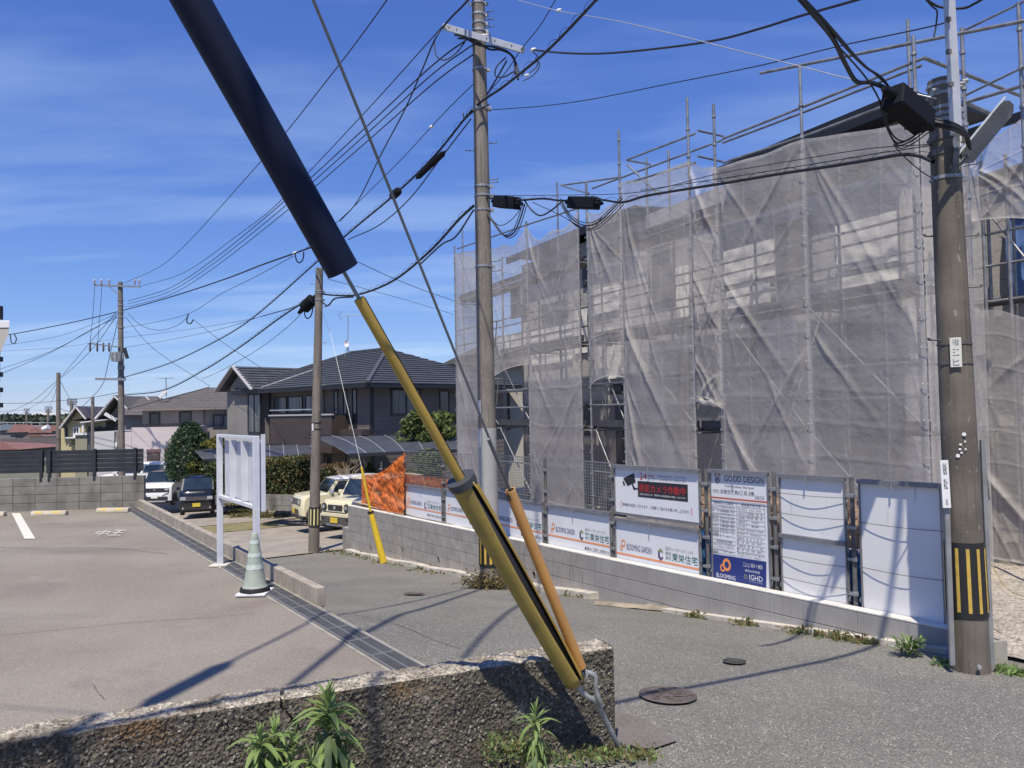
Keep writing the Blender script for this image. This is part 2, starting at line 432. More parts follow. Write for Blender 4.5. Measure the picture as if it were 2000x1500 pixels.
K0 = hitZ(618, 1183, LOT); K1 = hitZ(270, 992, LOT)
kd = (K1 - K0); KLEN = kd.length
KRB = VP(K0.x, K0.y, kd.x, kd.y)
B0 = hitZ(0, 1000, LOT); B1 = hitZ(270, 992, LOT)
bd = (B1 - B0); BWL = VP(B0.x, B0.y, bd.x, bd.y)
WT = -1.46
F1 = hitZ(1198, 1263, WT); F0 = hitZ(0, 1447, WT)
fd = (F1 - F0); FWL = VP(F0.x, F0.y, fd.x, fd.y); FLEN = fd.length
def isect(A, offA, Bp, offB):
    # t on A where A(offA) crosses line Bp(offB)
    d = A.u.dot(Bp.n)
    return (offB - (A.o + A.n * offA - Bp.o).dot(Bp.n)) / d
tL = isect(KRB, 0.0, FWL, 0.1)
mb = MB()
c0 = KRB.P(tL, 0.0, LOT); c1 = KRB.P(0, 0.0, LOT); c1b = KRB.P(0, 0.10, LOT); c2 = KRB.P(KLEN + .3, 0.10, LOT)
b_l = BWL.P(-14, 0.05, LOT); f_l = FWL.P(-14, 0.08, LOT)
def lotP(a, b):
    n0 = f_l.lerp(c0, a); n1 = b_l.lerp(c2, a)
    p = n0.lerp(n1, b); return (p.x, p.y, LOT + 0.006 * noise.noise(Vector((p.x * .35, p.y * .35, 7))) - .003)
mb.grid(lotP, 60, 60)
sheet("car_park", mb, M_LOT)

# painted line and the worn lettering
mb = MB()
q = [hitZ(23, 1003, LOT), hitZ(39, 1003, LOT), hitZ(69, 1053, LOT), hitZ(48, 1053, LOT)]
mb.add([p + Vector((0, 0, .008)) for p in q], [(0, 1, 2, 3)])
sheet("bay_line", mb, mat("road_paint_white", (0.72, 0.68, 0.60), 0.7, c2=(0.64, 0.60, 0.53), ns=8, bump=.2, bs=90), smooth=False)
mb = MB()
def gl(px, py): return hitZ(px, py, LOT) + Vector((0, 0, .008))
A0, A1 = gl(180, 1046.5), gl(197, 1046.5)
ax = (A1 - A0).normalized(); gy = Vector((-.28, .96, 0)).normalized()
fr = lambda x, y: A0 + ax * x + gy * y
text_into(mb, "中", fr, 0.0, 0.24, 0.0, 0.62)
text_into(mb, "王", fr, 0.27, 0.52, 0.0, 0.66)
o = mb.build("ground_lettering", mat("road_paint_white", (0.72, 0.68, 0.6)), kind="structure")

# yard behind the fence and the aprons
mb = MB()
def yardP(a, b):
    t = -9 + a * 24.5; off = 0.12 + b * 16
    p = FEN.P(t, off, 0)
    z = -2.22 - 0.012 * t + 0.03 * noise.noise(Vector((p.x * 1.3, p.y * 1.3, 1)))
    if t < -1.2: z = min(z, H(*FEN.P(t, 0, 0).xy) + 0.02 + min(1, off) * .1 + 0.02 * noise.noise(Vector((p.x * 3, p.y * 3, 1))))
    return (p.x, p.y, z)
mb.grid(yardP, 120, 60)
sheet("gravel_yard", mb, M_GRAVEL)
# loose stones on the visible strip of yard
st = MB()
ico = []
for k in range(900):
    t = random.uniform(-4.2, -0.95); off = random.uniform(.15, 4.2) ** 1.0
    p = Vector(yardP((t + 9) / 24.5, (off - .12) / 16)); r = random.uniform(.008, .026)
    vs = [p + Vector((random.uniform(.6, 1.2) * r * dx, random.uniform(.6, 1.2) * r * dy, random.uniform(.5, 1) * r * dz)) for dx, dy, dz in ((1, 0, 0), (0, 1, 0), (-1, 0, 0), (0, -1, 0), (0, 0, 1), (0, 0, -.6))]
    st.add(vs, [(0, 1, 4), (1, 2, 4), (2, 3, 4), (3, 0, 4)])
st.build("loose_stones", mat("gravel_stone", (0.46, 0.42, 0.36), 0.9, c2=(0.28, 0.25, 0.21), ns=30), kind="stuff", label="loose pale stones on the gravel yard right of the striped pole")

def slab(name, pts, m, dz=.02, **kw):
    mb = MB(); mb.add([Vector(p) + Vector((0, 0, dz)) for p in pts], [tuple(range(len(pts)))])
    return sheet(name, mb, m, smooth=False, **kw)
# pale driveway by the beige cars and the strips in the grass
def apronP(a, b):
    s = 20.6 + a * 13; v = 3.4 + b * 12
    x, y = xy(s, v); return (x, y, H(x, y) + .03)
mb = MB(); mb.grid(apronP, 20, 10); sheet("driveway", mb, M_APRON)
M_GRASSG = mat("dry_lawn", (0.16, 0.15, 0.06), 0.95, c2=(0.26, 0.22, 0.12), ns=2.5, bump=.6, bs=50)
mb = MB()
def lawnP(a, b):
    s = 29.5 + a * 9; v = 4.6 + b * 3.8 + .5 * noise.noise(Vector((a * 5, 0, 4))) * (1 - b)
    x, y = xy(s, v); return (x, y, H(x, y) + .045 + .02 * noise.noise(Vector((x * 2, y * 2, 0))))
mb.grid(lawnP, 40, 30); sheet("lawn", mb, M_GRASSG)
def apron2(a, b):
    s = 33 + a * 16; v = -1 + b * 14
    x, y = xy(s, v); return (x, y, H(x, y) + .06)
mb = MB(); mb.grid(apron2, 16, 10); sheet("paved_forecourt", mb, M_APRON)

# ------------------------------------------------------------------ manhole covers, loose kerb stone
def manhole(px, py, r, label, m):
    p = hitH(px, py); n = 40
    mb = MB()
    def zz(x, y): return H(x, y)
    rings = [(r, .010), (r * .93, .016), (r * .90, .011), (r * .55, .013), (r * .52, .009), (0.0, .014)]
    vs = []
    for rr, h in rings[:-1]:
        for k in range(n):
            a = 2 * math.pi * k / n; x = p.x + rr * math.cos(a); y = p.y + rr * math.sin(a); vs.append((x, y, zz(x, y) + h + .012))
    vs.append((p.x, p.y, zz(p.x, p.y) + .026))
    fs = []
    for j in range(len(rings) - 2):
        for k in range(n):
            fs.append((j * n + k, j * n + (k + 1) % n, (j + 1) * n + (k + 1) % n, (j + 1) * n + k))
    b = (len(rings) - 2) * n
    fs += [(b + k, b + (k + 1) % n, len(vs) - 1) for k in range(n)]
    mb.add(vs, fs)
    for q in range(18):
        a = q * 1.1; rr = r * (.2 + .6 * ((q * 37) % 18) / 18)
        x = p.x + rr * math.cos(a); y = p.y + rr * math.sin(a); mb.box((x, y, zz(x, y) + .029), .05, .018, .006)
    mb.build("manhole_cover", m, label=label, category="manhole cover")
def _kw(**k): return k
_old_build = MB.build
def _build(s, name, mats, parent=None, smooth=False, bevel=0, bseg=2, M=None, weld=False, label=None, category=None, group=None, kind=None, cat=None):
    return _old_build(s, name, mats, parent, smooth, bevel, bseg, M, weld, label=label, cat=category or cat, group=group, kind=kind)
MB.build = _build
M_IRON = mat("rusty_iron_cover", (0.105, 0.085, 0.078), 0.6, 0.15, c2=(0.14, 0.115, 0.10), ns=18)
manhole(1304, 1362, .215, "large round brown iron manhole cover on the road in front of the wall end", M_IRON)
manhole(1434, 1296, .10, "small dark round cover set in the road between the manhole and the block wall", mat("dark_cover", (0.05, 0.05, 0.046), .8))
manhole(809, 1162, .16, "small brown round cover in the road below the far yellow guard", M_IRON)

# ------------------------------------------------------------------ kerb of blocks, drain, back wall
root = thing("block_kerb", "low sunlit kerb wall of upright concrete blocks between car park and road", "kerb", K0)
KH = .205
blk = MB().obox((0, 0, 0), (.392, 0, 0), (0, .10, 0), (0, 0, KH)).mesh("block", [M_KERB], bevel=.006, bseg=1)
nb = int(KLEN / .4) + 1
for i in range(nb):
    p = KRB.P(i * .4 + .004, 0, LOT - .02 + random.uniform(-.002, .002))
    M = Matrix.Translation(p) @ Matrix(((KRB.u.x, KRB.n.x, 0, 0), (KRB.u.y, KRB.n.y, 0, 0), (0, 0, 1, 0), (0, 0, 0, 1)))
    inst("block", blk, M, root)
MB().obox(KRB.P(.01, .012, LOT - .4), KRB.u * (nb * .4 - .02), KRB.n * .076, (0, 0, .4 + KH - .04)).build("mortar_core", M_GROUT, root)
# fallen shadow side: road face runs down to the road
MB().obox(KRB.P(.0, .004, LOT - 1.6), KRB.u * (nb * .4), KRB.n * .094, (0, 0, 1.57)).build("footing", M_KERB, root)

root = thing("drain_channel", "long grey steel grated drain channel along the foot of the kerb", "drain", KRB.P(0, -.15, LOT))
t0 = isect(KRB, -.15, FWL, .18)
M_EDGE = mat("drain_edge_concrete", (0.34, 0.315, 0.27), 0.9, c2=(0.24, 0.22, 0.19), ns=6)
for nm, o0, w in (("edge_strip", -.31, .035), ("edge_strip", -.035, .033)):
    MB().obox(KRB.P(t0 + .25, o0, LOT - .03), KRB.u * (KLEN - t0 - .2), KRB.n * w, (0, 0, .036)).build(nm, M_EDGE if o0 < -.1 else M_EDGE, root)
M_GRATE = mat("grating_steel", (0.17, 0.17, 0.172), 0.55, 0.25, c2=(0.13, 0.13, 0.13), ns=10)
M_PIT = mat("drain_pit_dark", (0.03, 0.028, 0.026), 1.0)
MB().obox(KRB.P(t0 + .2, -.275, LOT - .01), KRB.u * (KLEN - t0 - .2), KRB.n * .24, (0, 0, .013)).build("channel_bed", M_PIT, root)
gm = MB()
for k in range(40):
    gm.obox((k * .0125, .0, 0), (.0045, 0, 0), (0, .23, 0), (0, 0, .012))
for yy in (0, .110, .220): gm.obox((0, yy, 0), (.495, 0, 0), (0, .010, 0), (0, 0, .014), 1)
for xx in (0, .487): gm.obox((xx, 0, 0), (.008, 0, 0), (0, .23, 0), (0, 0, .0145), 1)
gme = gm.mesh("grating", [M_GRATE, mat("bright_grating_frame", (0.27, 0.27, 0.265), .5, .3)])
k = 0; tt = t0 + .22
while tt < KLEN - .2:
    M = Matrix.Translation(KRB.P(tt, -.27, LOT + .003)) @ Matrix(((KRB.u.x, KRB.n.x, 0, 0), (KRB.u.y, KRB.n.y, 0, 0), (0, 0, 1, 0), (0, 0, 0, 1)))
    inst("grating", gme, M, root); tt += .5

root = thing("back_block_wall", "stained grey block wall closing the far side of the car park", "wall", B0)
BH = .187
bl = MB().obox((0, 0, 0), (.462, 0, 0), (0, .12, 0), (0, 0, BH - .008)).mesh("block", [M_OBLOCK], bevel=.005, bseg=1)
blen = BWL.hit(282, 960)[0]
nrow = 4
FR = lambda vp, p: Matrix.Translation(p) @ Matrix(((vp.u.x, vp.n.x, 0, 0), (vp.u.y, vp.n.y, 0, 0), (0, 0, 1, 0), (0, 0, 0, 1)))
for r in range(nrow):
    for c in range(0, 26):
        t = blen - (c + 1) * .47
        if t < -6: continue
        inst("block", bl, FR(BWL, BWL.P(t, random.uniform(-.002, .002), LOT - .01 + r * BH)), root)
MB().obox(BWL.P(-6, .012, LOT - .3), BWL.u * (blen + 6 - .014), BWL.n * .10, (0, 0, .3 + nrow * BH - .02)).build("mortar_core", M_GROUT, root)
# return of the wall towards the kerb at its right end
BT = LOT - .01 + nrow * BH

def fence_slats(label, x0, x1, ytop, ybot, off, posts, nslat):
    ym = (ytop + ybot) / 2; xm = (x0 + x1) / 2
    ta = BWL.hit(x0, ym, off)[0]; tb = BWL.hit(x1, ym, off)[0]
    zt = BWL.hit(xm, ytop, off)[1]; zb = BWL.hit(xm, ybot, off)[1]
    root = thing("slat_fence", label, "fence", BWL.P(ta, off, BT))
    M_SL = mat("dark_slat_aluminium", (0.018, 0.02, 0.028), 0.45, c2=(0.028, 0.03, 0.038), ns=5)
    hh = (zt - zb) / nslat
    sm = MB().obox((0, 0, 0), (tb - ta, 0, 0), (0, .02, 0), (0, 0, hh * .975)).mesh("slat", [M_SL], bevel=.004, bseg=1)
    for i in range(nslat):
        inst("slat", sm, FR(BWL, BWL.P(ta, off, zb + i * hh)), root)
    pm = MB().obox((0, 0, 0), (.06, 0, 0), (0, .05, 0), (0, 0, zt - BT + .12)).mesh("post", [M_SL])
    for px in posts:
        t = BWL.hit(px, ym, off)[0]
        inst("post", pm, FR(BWL, BWL.P(t - .03, off - .052, BT - .1)), root)
fence_slats("left length of black horizontal slat fence on the back wall, cut by the photo edge", -160, 86, 883, 926, .05, (-60, 82), 5)
fence_slats("right length of black horizontal slat fence on the back wall, ending beside the cars", 90, 280, 878, 922, .05, (98, 186, 265), 5)

# ------------------------------------------------------------------ wheel stops
root0 = None
wl = ["leftmost pale concrete wheel stop, cut by the left photo edge", "middle pale concrete wheel stop beside the white bay line", "right pale concrete wheel stop nearest the drain"]
for i, (xa, xb, yb) in enumerate(((-50, 6, 1010), (59, 127, 1008), (187, 249, 1002))):
    a = hitZ(xa, yb, LOT); b = hitZ(xb, yb - 1.0, LOT); d = b - a; L = d.length; u = d.normalized(); n = Vector((-u.y, u.x, 0))
    M_WS = mat("wheel_stop_concrete", (0.52, 0.45, 0.36), 0.9, c2=(0.42, 0.37, 0.29), ns=9, bump=.3, bs=80)
    root = thing("wheel_stop", wl[i], "wheel stop", a, group="wheel stops of the car park")
    prof = [(0, 0), (.0, .045), (.03, .10), (.11, .10), (.14, .045), (.14, 0)]
    mb = MB(); mb.prism([a + n * p[0] + Vector((0, 0, p[1])) for p in prof], u * L)
    mb.build("body", M_WS, root, bevel=.008, bseg=1)
    for f in (.12, .62):
        MB().obox(a + u * (L * f) + n * .005 + Vector((0, 0, .052)), u * (L * .2), n * .022 + Vector((0, 0, .04)), Vector((0, -.004, .002))).build("reflector", mat("amber_reflector", (0.62, 0.45, 0.12), .3), root)
    MB().box(a + u * L * .5 + n * .07 + Vector((0, 0, .102)), .03, .05, .006).build("joint_cap", M_FOOT, root)

# ------------------------------------------------------------------ traffic cone
c = hitZ(498, 1160, LOT)
root = thing("traffic_cone", "faded pale green traffic cone on a black weight at the drain", "cone", c)
M_CONE = mat("faded_green_cone", (0.34, 0.385, 0.33), 0.6, c2=(0.29, 0.325, 0.28), ns=9, stain=[(12, (0.6, 0.75), (0.42, 0.44, 0.38))])
M_REFL = mat("worn_reflective_tape", (0.56, 0.62, 0.57), 0.45, c2=(0.42, 0.50, 0.45), ns=22)
prof = [(.150, .062), (.145, .080), (.140, .085), (.125, .12), (.10, .26), (.083, .38), (.066, .50), (.045, .63), (.036, .685), (.028, .70), (.0, .702)]
mb = MB(); n = 28
vs = [(c.x + r * math.cos(2 * math.pi * k / n), c.y + r * math.sin(2 * math.pi * k / n), c.z + z) for r, z in prof for k in range(n)]
mb.add(vs, [(j * n + k, j * n + (k + 1) % n, (j + 1) * n + (k + 1) % n, (j + 1) * n + k) for j in range(len(prof) - 1) for k in range(n)])
mb.build("cone_body", M_CONE, root, smooth=True)
for z0, z1 in ((.29, .345), (.43, .475), (.575, .62)):
    mb = MB(); vs = []
    for z in (z0, z1):
        r = float(np.interp(z, [p[1] for p in prof], [p[0] for p in prof])) + .003
        for k in range(n):
            rr = r + .0015 * math.sin(k * 2.3); zj = z + .004 * math.sin(k * 1.7 + z0 * 30)
            vs.append((c.x + rr * math.cos(2 * math.pi * k / n), c.y + rr * math.sin(2 * math.pi * k / n), c.z + zj))
    mb.add(vs, [(k, (k + 1) % n, n + (k + 1) % n, n + k) for k in range(n)]); mb.build("tape_band", M_REFL, root, smooth=True)
mb = MB(); mb.box(c + Vector((0, 0, .022)), .34, .34, .03); mb.build("base_plate", M_PANEL, root, bevel=.012, M=None)
mb = MB(); mb.tube([c + Vector((0, 0, .032)), c + Vector((0, 0, .085))], [.172, .160], 20); mb.build("rubber_weight", M_BLACK, root, smooth=False, bevel=.008)

# ------------------------------------------------------------------ sign frame in the car park
pA = hitZ(430, 1105, LOT); pB0 = at(503, 997, 9.15)
SG = VP(pA.x, pA.y, pB0.x - pA.x, pB0.y - pA.y)
SW = math.hypot(pB0.x - pA.x, pB0.y - pA.y)
SW -= .05
zt = SG.hit(430, 848)[1]; zb = SG.hit(430, 972)[1] + 0.0
root = thing("notice_board", "tall white steel notice board frame with empty streaked panels at the drain", "notice board", pA)
pw = .07
for t in (0, SW):
    o = MB().obox(SG.P(t - pw / 2, -pw / 2, LOT), SG.u * pw, SG.n * pw, (0, 0, zt - LOT)).build("post", M_WHITESTEEL, root, bevel=.004, bseg=1)
for z, h in ((zt - pw * .6, pw * .6), (zb, pw * .6)):
    MB().obox(SG.P(pw / 2, -pw * .4, z), SG.u * (SW - pw), SG.n * pw * .8, (0, 0, h)).build("cross_rail", M_WHITESTEEL, root, bevel=.003, bseg=1)
M_STREAK = mat("streaked_board_back", (0.55, 0.555, 0.60), 0.6, c2=(0.50, 0.505, 0.55), ns=3, stain=[(6, (0.6, 0.74), (0.38, 0.33, 0.25), (6, 6, 0.7))])
MB().obox(SG.P(pw / 2, .06, zb), SG.u * (SW - pw), SG.n * .02, (0, 0, zt - zb - .05)).build("back_sheet", M_STREAK, root)
for f in (.36, .68):
    MB().obox(SG.P(SW * f, -.03, zb + .05), SG.u * .022, SG.n * .088, (0, 0, zt - zb - .12)).build("stiffener", M_WHITESTEEL, root)
# second panel standing just behind, seen edge-on at the right
MB().obox(SG.P(SW + .03, .05, zb - .03), SG.u * .02, SG.n * .05, (0, 0, zt - zb + .05)).build("side_panel", M_WHITESTEEL, root, bevel=.003, bseg=1)
for t in (0,):
    p = SG.P(t, 0, LOT + .012)
    MB().box(p, .24, .20, .028).build("base_pad", M_FOOT, root, bevel=.01)

# ------------------------------------------------------------------ old rough concrete wall in the foreground
NL, Tk = 640, .20
hf = WT - (-2.16)
L0, L1 = -1.3, FLEN
# cross-section path: front bottom -> front top -> back top -> back bottom, with rounded arrises
def cross(w):
    # w in metres along the path
    r = .018
    if w < hf - r: return 0.0, -2.16 + w, (-1, 0)
    if w < hf + r: a = (w - hf + r) / (2 * r) * math.pi / 2; return r - r * math.cos(a), WT - r + r * math.sin(a), (-math.cos(a), math.sin(a))
    if w < hf + Tk - r: return w - hf, WT, (0, 1)
    if w < hf + Tk + r: a = (w - hf - Tk + r) / (2 * r) * math.pi / 2; return Tk - r + r * math.sin(a), WT - r + r * math.cos(a), (math.sin(a), math.cos(a))
    return Tk, WT - (w - hf - Tk), (1, 0)
ws = list(np.arange(0.0, hf + Tk, .0085)) + list(np.arange(hf + Tk + .01, hf + Tk + hf, .08))
ls = np.linspace(L0, L1, NL)
vs = []
for w in ws:
    d0, z0, nn = cross(w)
    for l in ls:
        base = FWL.P(l, d0, z0); nrm = FWL.n * nn[0] + Vector((0, 0, nn[1]))
        q = base * 1.0
        if w < hf + Tk + .02:
            v = noise.voronoi(q * 52)[0]; peb = max(0, .55 - v[0]) * .027
            v2 = noise.voronoi(q * 90)[0]; peb += max(0, .5 - v2[0]) * .009
            d = peb + .012 * noise.noise(q * 4) + .008 * noise.noise(q * 14)
            if nn[1] > .5: d = d * .7 + .010 * noise.noise(q * 9) - .006
            # crack
            cx = .40 * FLEN + .04 * math.sin(z0 * 22) + .02 * noise.noise(Vector((z0 * 14, 0, 0)))
            if abs(l - cx) < .011: d -= .028
        else: d = 0
        p = base + nrm * d
        vs.append((p.x, p.y, p.z))
fs = [(j * NL + i, j * NL + i + 1, (j + 1) * NL + i + 1, (j + 1) * NL + i) for j in range(len(ws) - 1) for i in range(NL - 1)]
mb = MB(); mb.add(vs, fs)
jt = next(j for j, w in enumerate(ws) if w > hf - .012)
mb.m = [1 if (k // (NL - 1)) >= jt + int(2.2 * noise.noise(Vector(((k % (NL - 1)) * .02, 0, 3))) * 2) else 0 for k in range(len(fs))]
# end cap
cap = [FWL.P(L1, cross(w)[0], cross(w)[1]) for w in ws]
b = len(mb.v); mb.v += [tuple(p) for p in cap]; mb.f.append(tuple(range(b, b + len(cap)))); mb.m.append(0)
M_RF = mat("shaded_weathered_aggregate", (0.078, 0.068, 0.054), 0.95, c2=(0.125, 0.110, 0.088), ns=3.5, bump=.7, bs=110, voro=(80, .55, .93, (0.27, 0.25, 0.21)),
           stain=[(2.2, (0.56, 0.70), (0.15, 0.09, 0.045)), (1.3, (0.60, 0.72), (0.085, 0.082, 0.05)), (5, (0.62, 0.72), (0.19, 0.18, 0.15))])  # dark tone mixes real grime with painted self-shadow of the rough face
M_RT = mat("sunlit_aggregate_top", (0.25, 0.215, 0.17), 0.95, c2=(0.42, 0.375, 0.305), ns=9, bump=.7, bs=90, voro=(75, .6), stain=[(4, (0.52, 0.66), (0.13, 0.108, 0.082)), (14, (0.58, 0.68), (0.10, 0.085, 0.068))])  # pale top carries the sunlight it catches in its colour
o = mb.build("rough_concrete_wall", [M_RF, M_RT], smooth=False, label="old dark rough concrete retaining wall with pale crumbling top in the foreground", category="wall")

# seams and cracks in the car park surface, narrow sunken strips filled with dirt
M_SEAM = mat("dirt_filled_seam", (0.13, 0.112, 0.095), .95, c2=(.19, .165, .14), ns=30)
def seam(label, pts, w, z=LOT, name="surface_seam"):
    pts = catmull(pts, 10); mb = MB(); vs = []
    random.seed(len(label))
    for i, p in enumerate(pts):
        d = (pts[min(i + 1, len(pts) - 1)] - pts[max(i - 1, 0)]).normalized(); n = Vector((-d.y, d.x, 0))
        j = .35 * noise.noise(Vector((i * .9, 0, len(label)))) * .03
        ww = w * (.4 + .8 * abs(noise.noise(Vector((i * .5, 3, 1)))))
        zz = z if z is not None else H(p.x, p.y)
        vs += [(p.x + n.x * (j + ww), p.y + n.y * (j + ww), zz + .009), (p.x + n.x * (j - ww), p.y + n.y * (j - ww), zz + .009)]
    mb.add(vs, [(2 * i, 2 * i + 1, 2 * i + 3, 2 * i + 2) for i in range(len(pts) - 1)])
    return mb.build(name, M_SEAM, kind="structure")
seam("long paving seam", [hitZ(-20, 1243, LOT), hitZ(120, 1230, LOT), hitZ(260, 1216, LOT), hitZ(400, 1207, LOT), hitZ(500, 1197, LOT)], .007)
seam("short crack", [hitZ(182, 1338, LOT), hitZ(190, 1352, LOT), hitZ(203, 1366, LOT)], .006)
seam("crack at cone", [hitZ(320, 1115, LOT), hitZ(360, 1118, LOT), hitZ(398, 1115, LOT)], .006)
seam("old joint", [hitZ(-10, 1068, LOT), hitZ(60, 1072, LOT), hitZ(200, 1070, LOT), hitZ(330, 1082, LOT)], .012)
rs = [hitH(645, 1196), hitH(700, 1203), hitH(780, 1222), hitH(850, 1252), hitH(900, 1268)]
seam("edge of old patch on the road", rs, .010, None)
seam("road crack near manhole", [hitH(1370, 1345), hitH(1400, 1352), hitH(1440, 1362), hitH(1475, 1372)], .005, None)
# ------------------------------------------------------------------ road-side block wall
root = thing("road_block_wall", "long smooth grey block wall with pale top along the right side of the road", "wall", FEN.P(7, 0, -3.0))
tR = FEN.hit(1853, 1240)[0]; tE = FEN.hit(680, 1040)[0]; tS = FEN.hit(1137, 1100)[0]
WTOP = lambda t: -2.115 - .0246 * t
ROWH = .222; TH = .14; WOFF = 0.0
def zslope(t): return -.0246 * t
shear = -.0246
def wall_blocks(t0, t1, bw, m, rows, name="block"):
    n = max(1, round((t1 - t0) / bw)); bw = (t1 - t0) / n
    # sheared block so the courses fall with the wall
    def mk(hh):
        a = FEN.u * (bw - .006) + Vector((0, 0, shear * (bw - .006)))
        return MB().obox((0, 0, 0), a, FEN.n * TH, (0, 0, hh - .008)).mesh("block", [m], bevel=.003, bseg=1)
    me = mk(ROWH)
    for r in range(rows):
        for c in range(n):
            t = t0 + c * bw
            top = WTOP(t) - r * ROWH - .014
            g = H(*FEN.P(t, 0, 0).xy)
            g2 = H(*FEN.P(t + bw, 0, 0).xy)
            if top < min(g, g2) - .02: continue
            inst(name, me, Matrix.Translation(FEN.P(t + .003, random.uniform(-.0015, .0015), top - ROWH + .008)), root)
wall_blocks(tR, tS - .01, .9, M_NBLOCK, 3)
wall_blocks(tS, tE, .44, M_BLOCK, 8)
# grout core, and a thin top strip tinted as sunlit block
def wall_beam(name, t0, t1, off, w, zt, zb, m, seg=12, bevel=0):
    mb = MB(); vs = []
    for i in range(seg + 1):
        t = t0 + (t1 - t0) * i / seg
        for o_, z in ((off, zb(t)), (off + w, zb(t)), (off + w, zt(t)), (off, zt(t))): vs.append(FEN.P(t, o_, z))
    fs = [tuple(i * 4 + q for q in (0, 1, 2, 3)) for i in (0,)] + [tuple(seg * 4 + q for q in (3, 2, 1, 0))]
    for i in range(seg):
        for q in range(4): fs.append((i * 4 + q, i * 4 + (q + 1) % 4, i * 4 + 4 + (q + 1) % 4, i * 4 + 4 + q))
    mb.add(vs, fs); return mb.build(name, m, root, weld=True, bevel=bevel)
gz = lambda t: H(*FEN.P(t, -.1, 0).xy)
wall_beam("grout_core", tR + .01, tE - .01, .012, TH - .02, lambda t: WTOP(t) - .02, lambda t: gz(t) - .4, M_GROUT)
wall_beam("cap", tR, tS - .012, -.002, TH + .004, lambda t: WTOP(t), lambda t: WTOP(t) - .012, M_CAP)
wall_beam("cap", tS + .004, tE, -.002, TH + .004, lambda t: WTOP(t) + .006, lambda t: WTOP(t) - .012, M_CAP)
wall_beam("footing_strip", tR - .02, tS - 1.5, -.10, .10, lambda t: gz(t) + .045, lambda t: gz(t) - .3, M_FOOT, 20)
wall_beam("footing_strip", tS - .4, tE - .2, -.17, .17, lambda t: gz(t) + .085 + .012 * math.sin(t * 3), lambda t: gz(t) - .3, M_FOOT, 24)
# lower return block by the driveway end of the wall
p = FEN.P(tE, 0, 0)
MB().obox(FEN.P(tE + .005, -.02, gz(tE) - .3), FEN.u * .40, FEN.n * .16, (0, 0, .3 + .62)).build("end_block", M_BLOCK, root, bevel=.004, bseg=1)
for px, py in ((725, 1071), (786, 1071), (857, 1091), (1044, 1121)):
    t, z = FEN.hit(px, py)
    mb = MB(); c0 = FEN.P(t, -.012, z)
    ring = []
    n = 14
    for rr, oo in ((.062, -.008), (.050, -.014), (.050, .0)):
        for k in range(n):
            a = 2 * math.pi * k / n; ring.append(FEN.P(t + rr * math.cos(a), oo, z + rr * math.sin(a) * .95))
    mb.add(ring, [(j * n + k, j * n + (k + 1) % n, (j + 1) * n + (k + 1) % n, (j + 1) * n + k) for j in range(2) for k in range(n)])
    mb.add([FEN.P(t + .050 * math.cos(2 * math.pi * k / n), -.004, z + .048 * math.sin(2 * math.pi * k / n)) for k in range(n)], [tuple(range(n))], 1)
    mb.build("weep_hole", [M_BLOCK, M_BLACK], root)
# old kerb lump in front of the wall
mb = MB()
a_, b_ = hitH(1160, 1183), hitH(1302, 1196); d_ = (b_ - a_)
nn = Vector((-d_.y, d_.x, 0)).normalized() * .2
mb.grid(lambda u, v: a_ + d_ * u + nn * v + Vector((0, 0, .015 + .05 * math.sin(math.pi * min(1, v * 1.3)) * (.6 + .4 * u) + .012 * noise.noise(Vector((u * 6, v * 4, 2))))), 24, 8)
mb.build("kerb_remnant", mat("old_kerb_stone", (0.34, 0.28, 0.21), .95, c2=(.16, .14, .11), ns=5, bump=.5, bs=60), label="broken old kerb stone lying along the foot of the block wall", category="kerb stone", smooth=True)
mb = MB(); c0 = hitH(1296, 1193)
mb.box(c0 + Vector((0, 0, .03)), .30, .07, .06); mb.build("loose_stone", mat("dark_stone", (0.06, 0.055, 0.05), .9, c2=(.1, .09, .08), ns=20), bevel=.015, label="small dark loose stone at the end of the broken kerb piece", category="stone")

# ------------------------------------------------------------------ construction fence: pipes, mesh, boards
def tx(px, py=1000, off=0.0): return FEN.hit(px, py, off)[0]
def post(px, ytop, label, off=.19, r=.0243, ybot=None):
    t, z1 = FEN.hit(px, ytop, off)
    b = FEN.P(t, off, WTOP(t) - .05)
    root = thing("fence_post", label, "fence post", b, group="steel pipe posts of the site fence")
    mb = MB(); mb.tube([b, FEN.P(t, off, z1)], r, 12); mb.build("pipe", M_DPIPE, root, smooth=False)
    shade_auto(root.children[0])
    for f in (.12, .38, .62, .86):
        z = b.z + (z1 - b.z) * f
        mb = MB(); mb.tube([FEN.P(t, off, z - .022), FEN.P(t, off, z + .022)], r * 1.32, 10); mb.obox(FEN.P(t - .05, off - .045, z - .015), FEN.u * .1, FEN.n * .03, (0, 0, .03)); mb.build("clamp", M_GALV, root)
    return root
post(789, 884, "pipe post at the left end of the site fence beside the orange net")
post(866, 892, "pipe post between the first two banners, left of the central pole", ybot=1015)
post(1064, 894, "pipe post right of the orange guard tube between two logo banners")
post(1196, 904, "pipe post at the left edge of the security camera sign")
post(1378, 915, "pipe post between the security camera sign and the building notice")
post(1511, 922, "pipe post between the building notice and the wired white board")
post(1663, 932, "pipe post between the two plain white boards")
post(745, 902, "thin pipe inside the orange net at the fence end", r=.018)

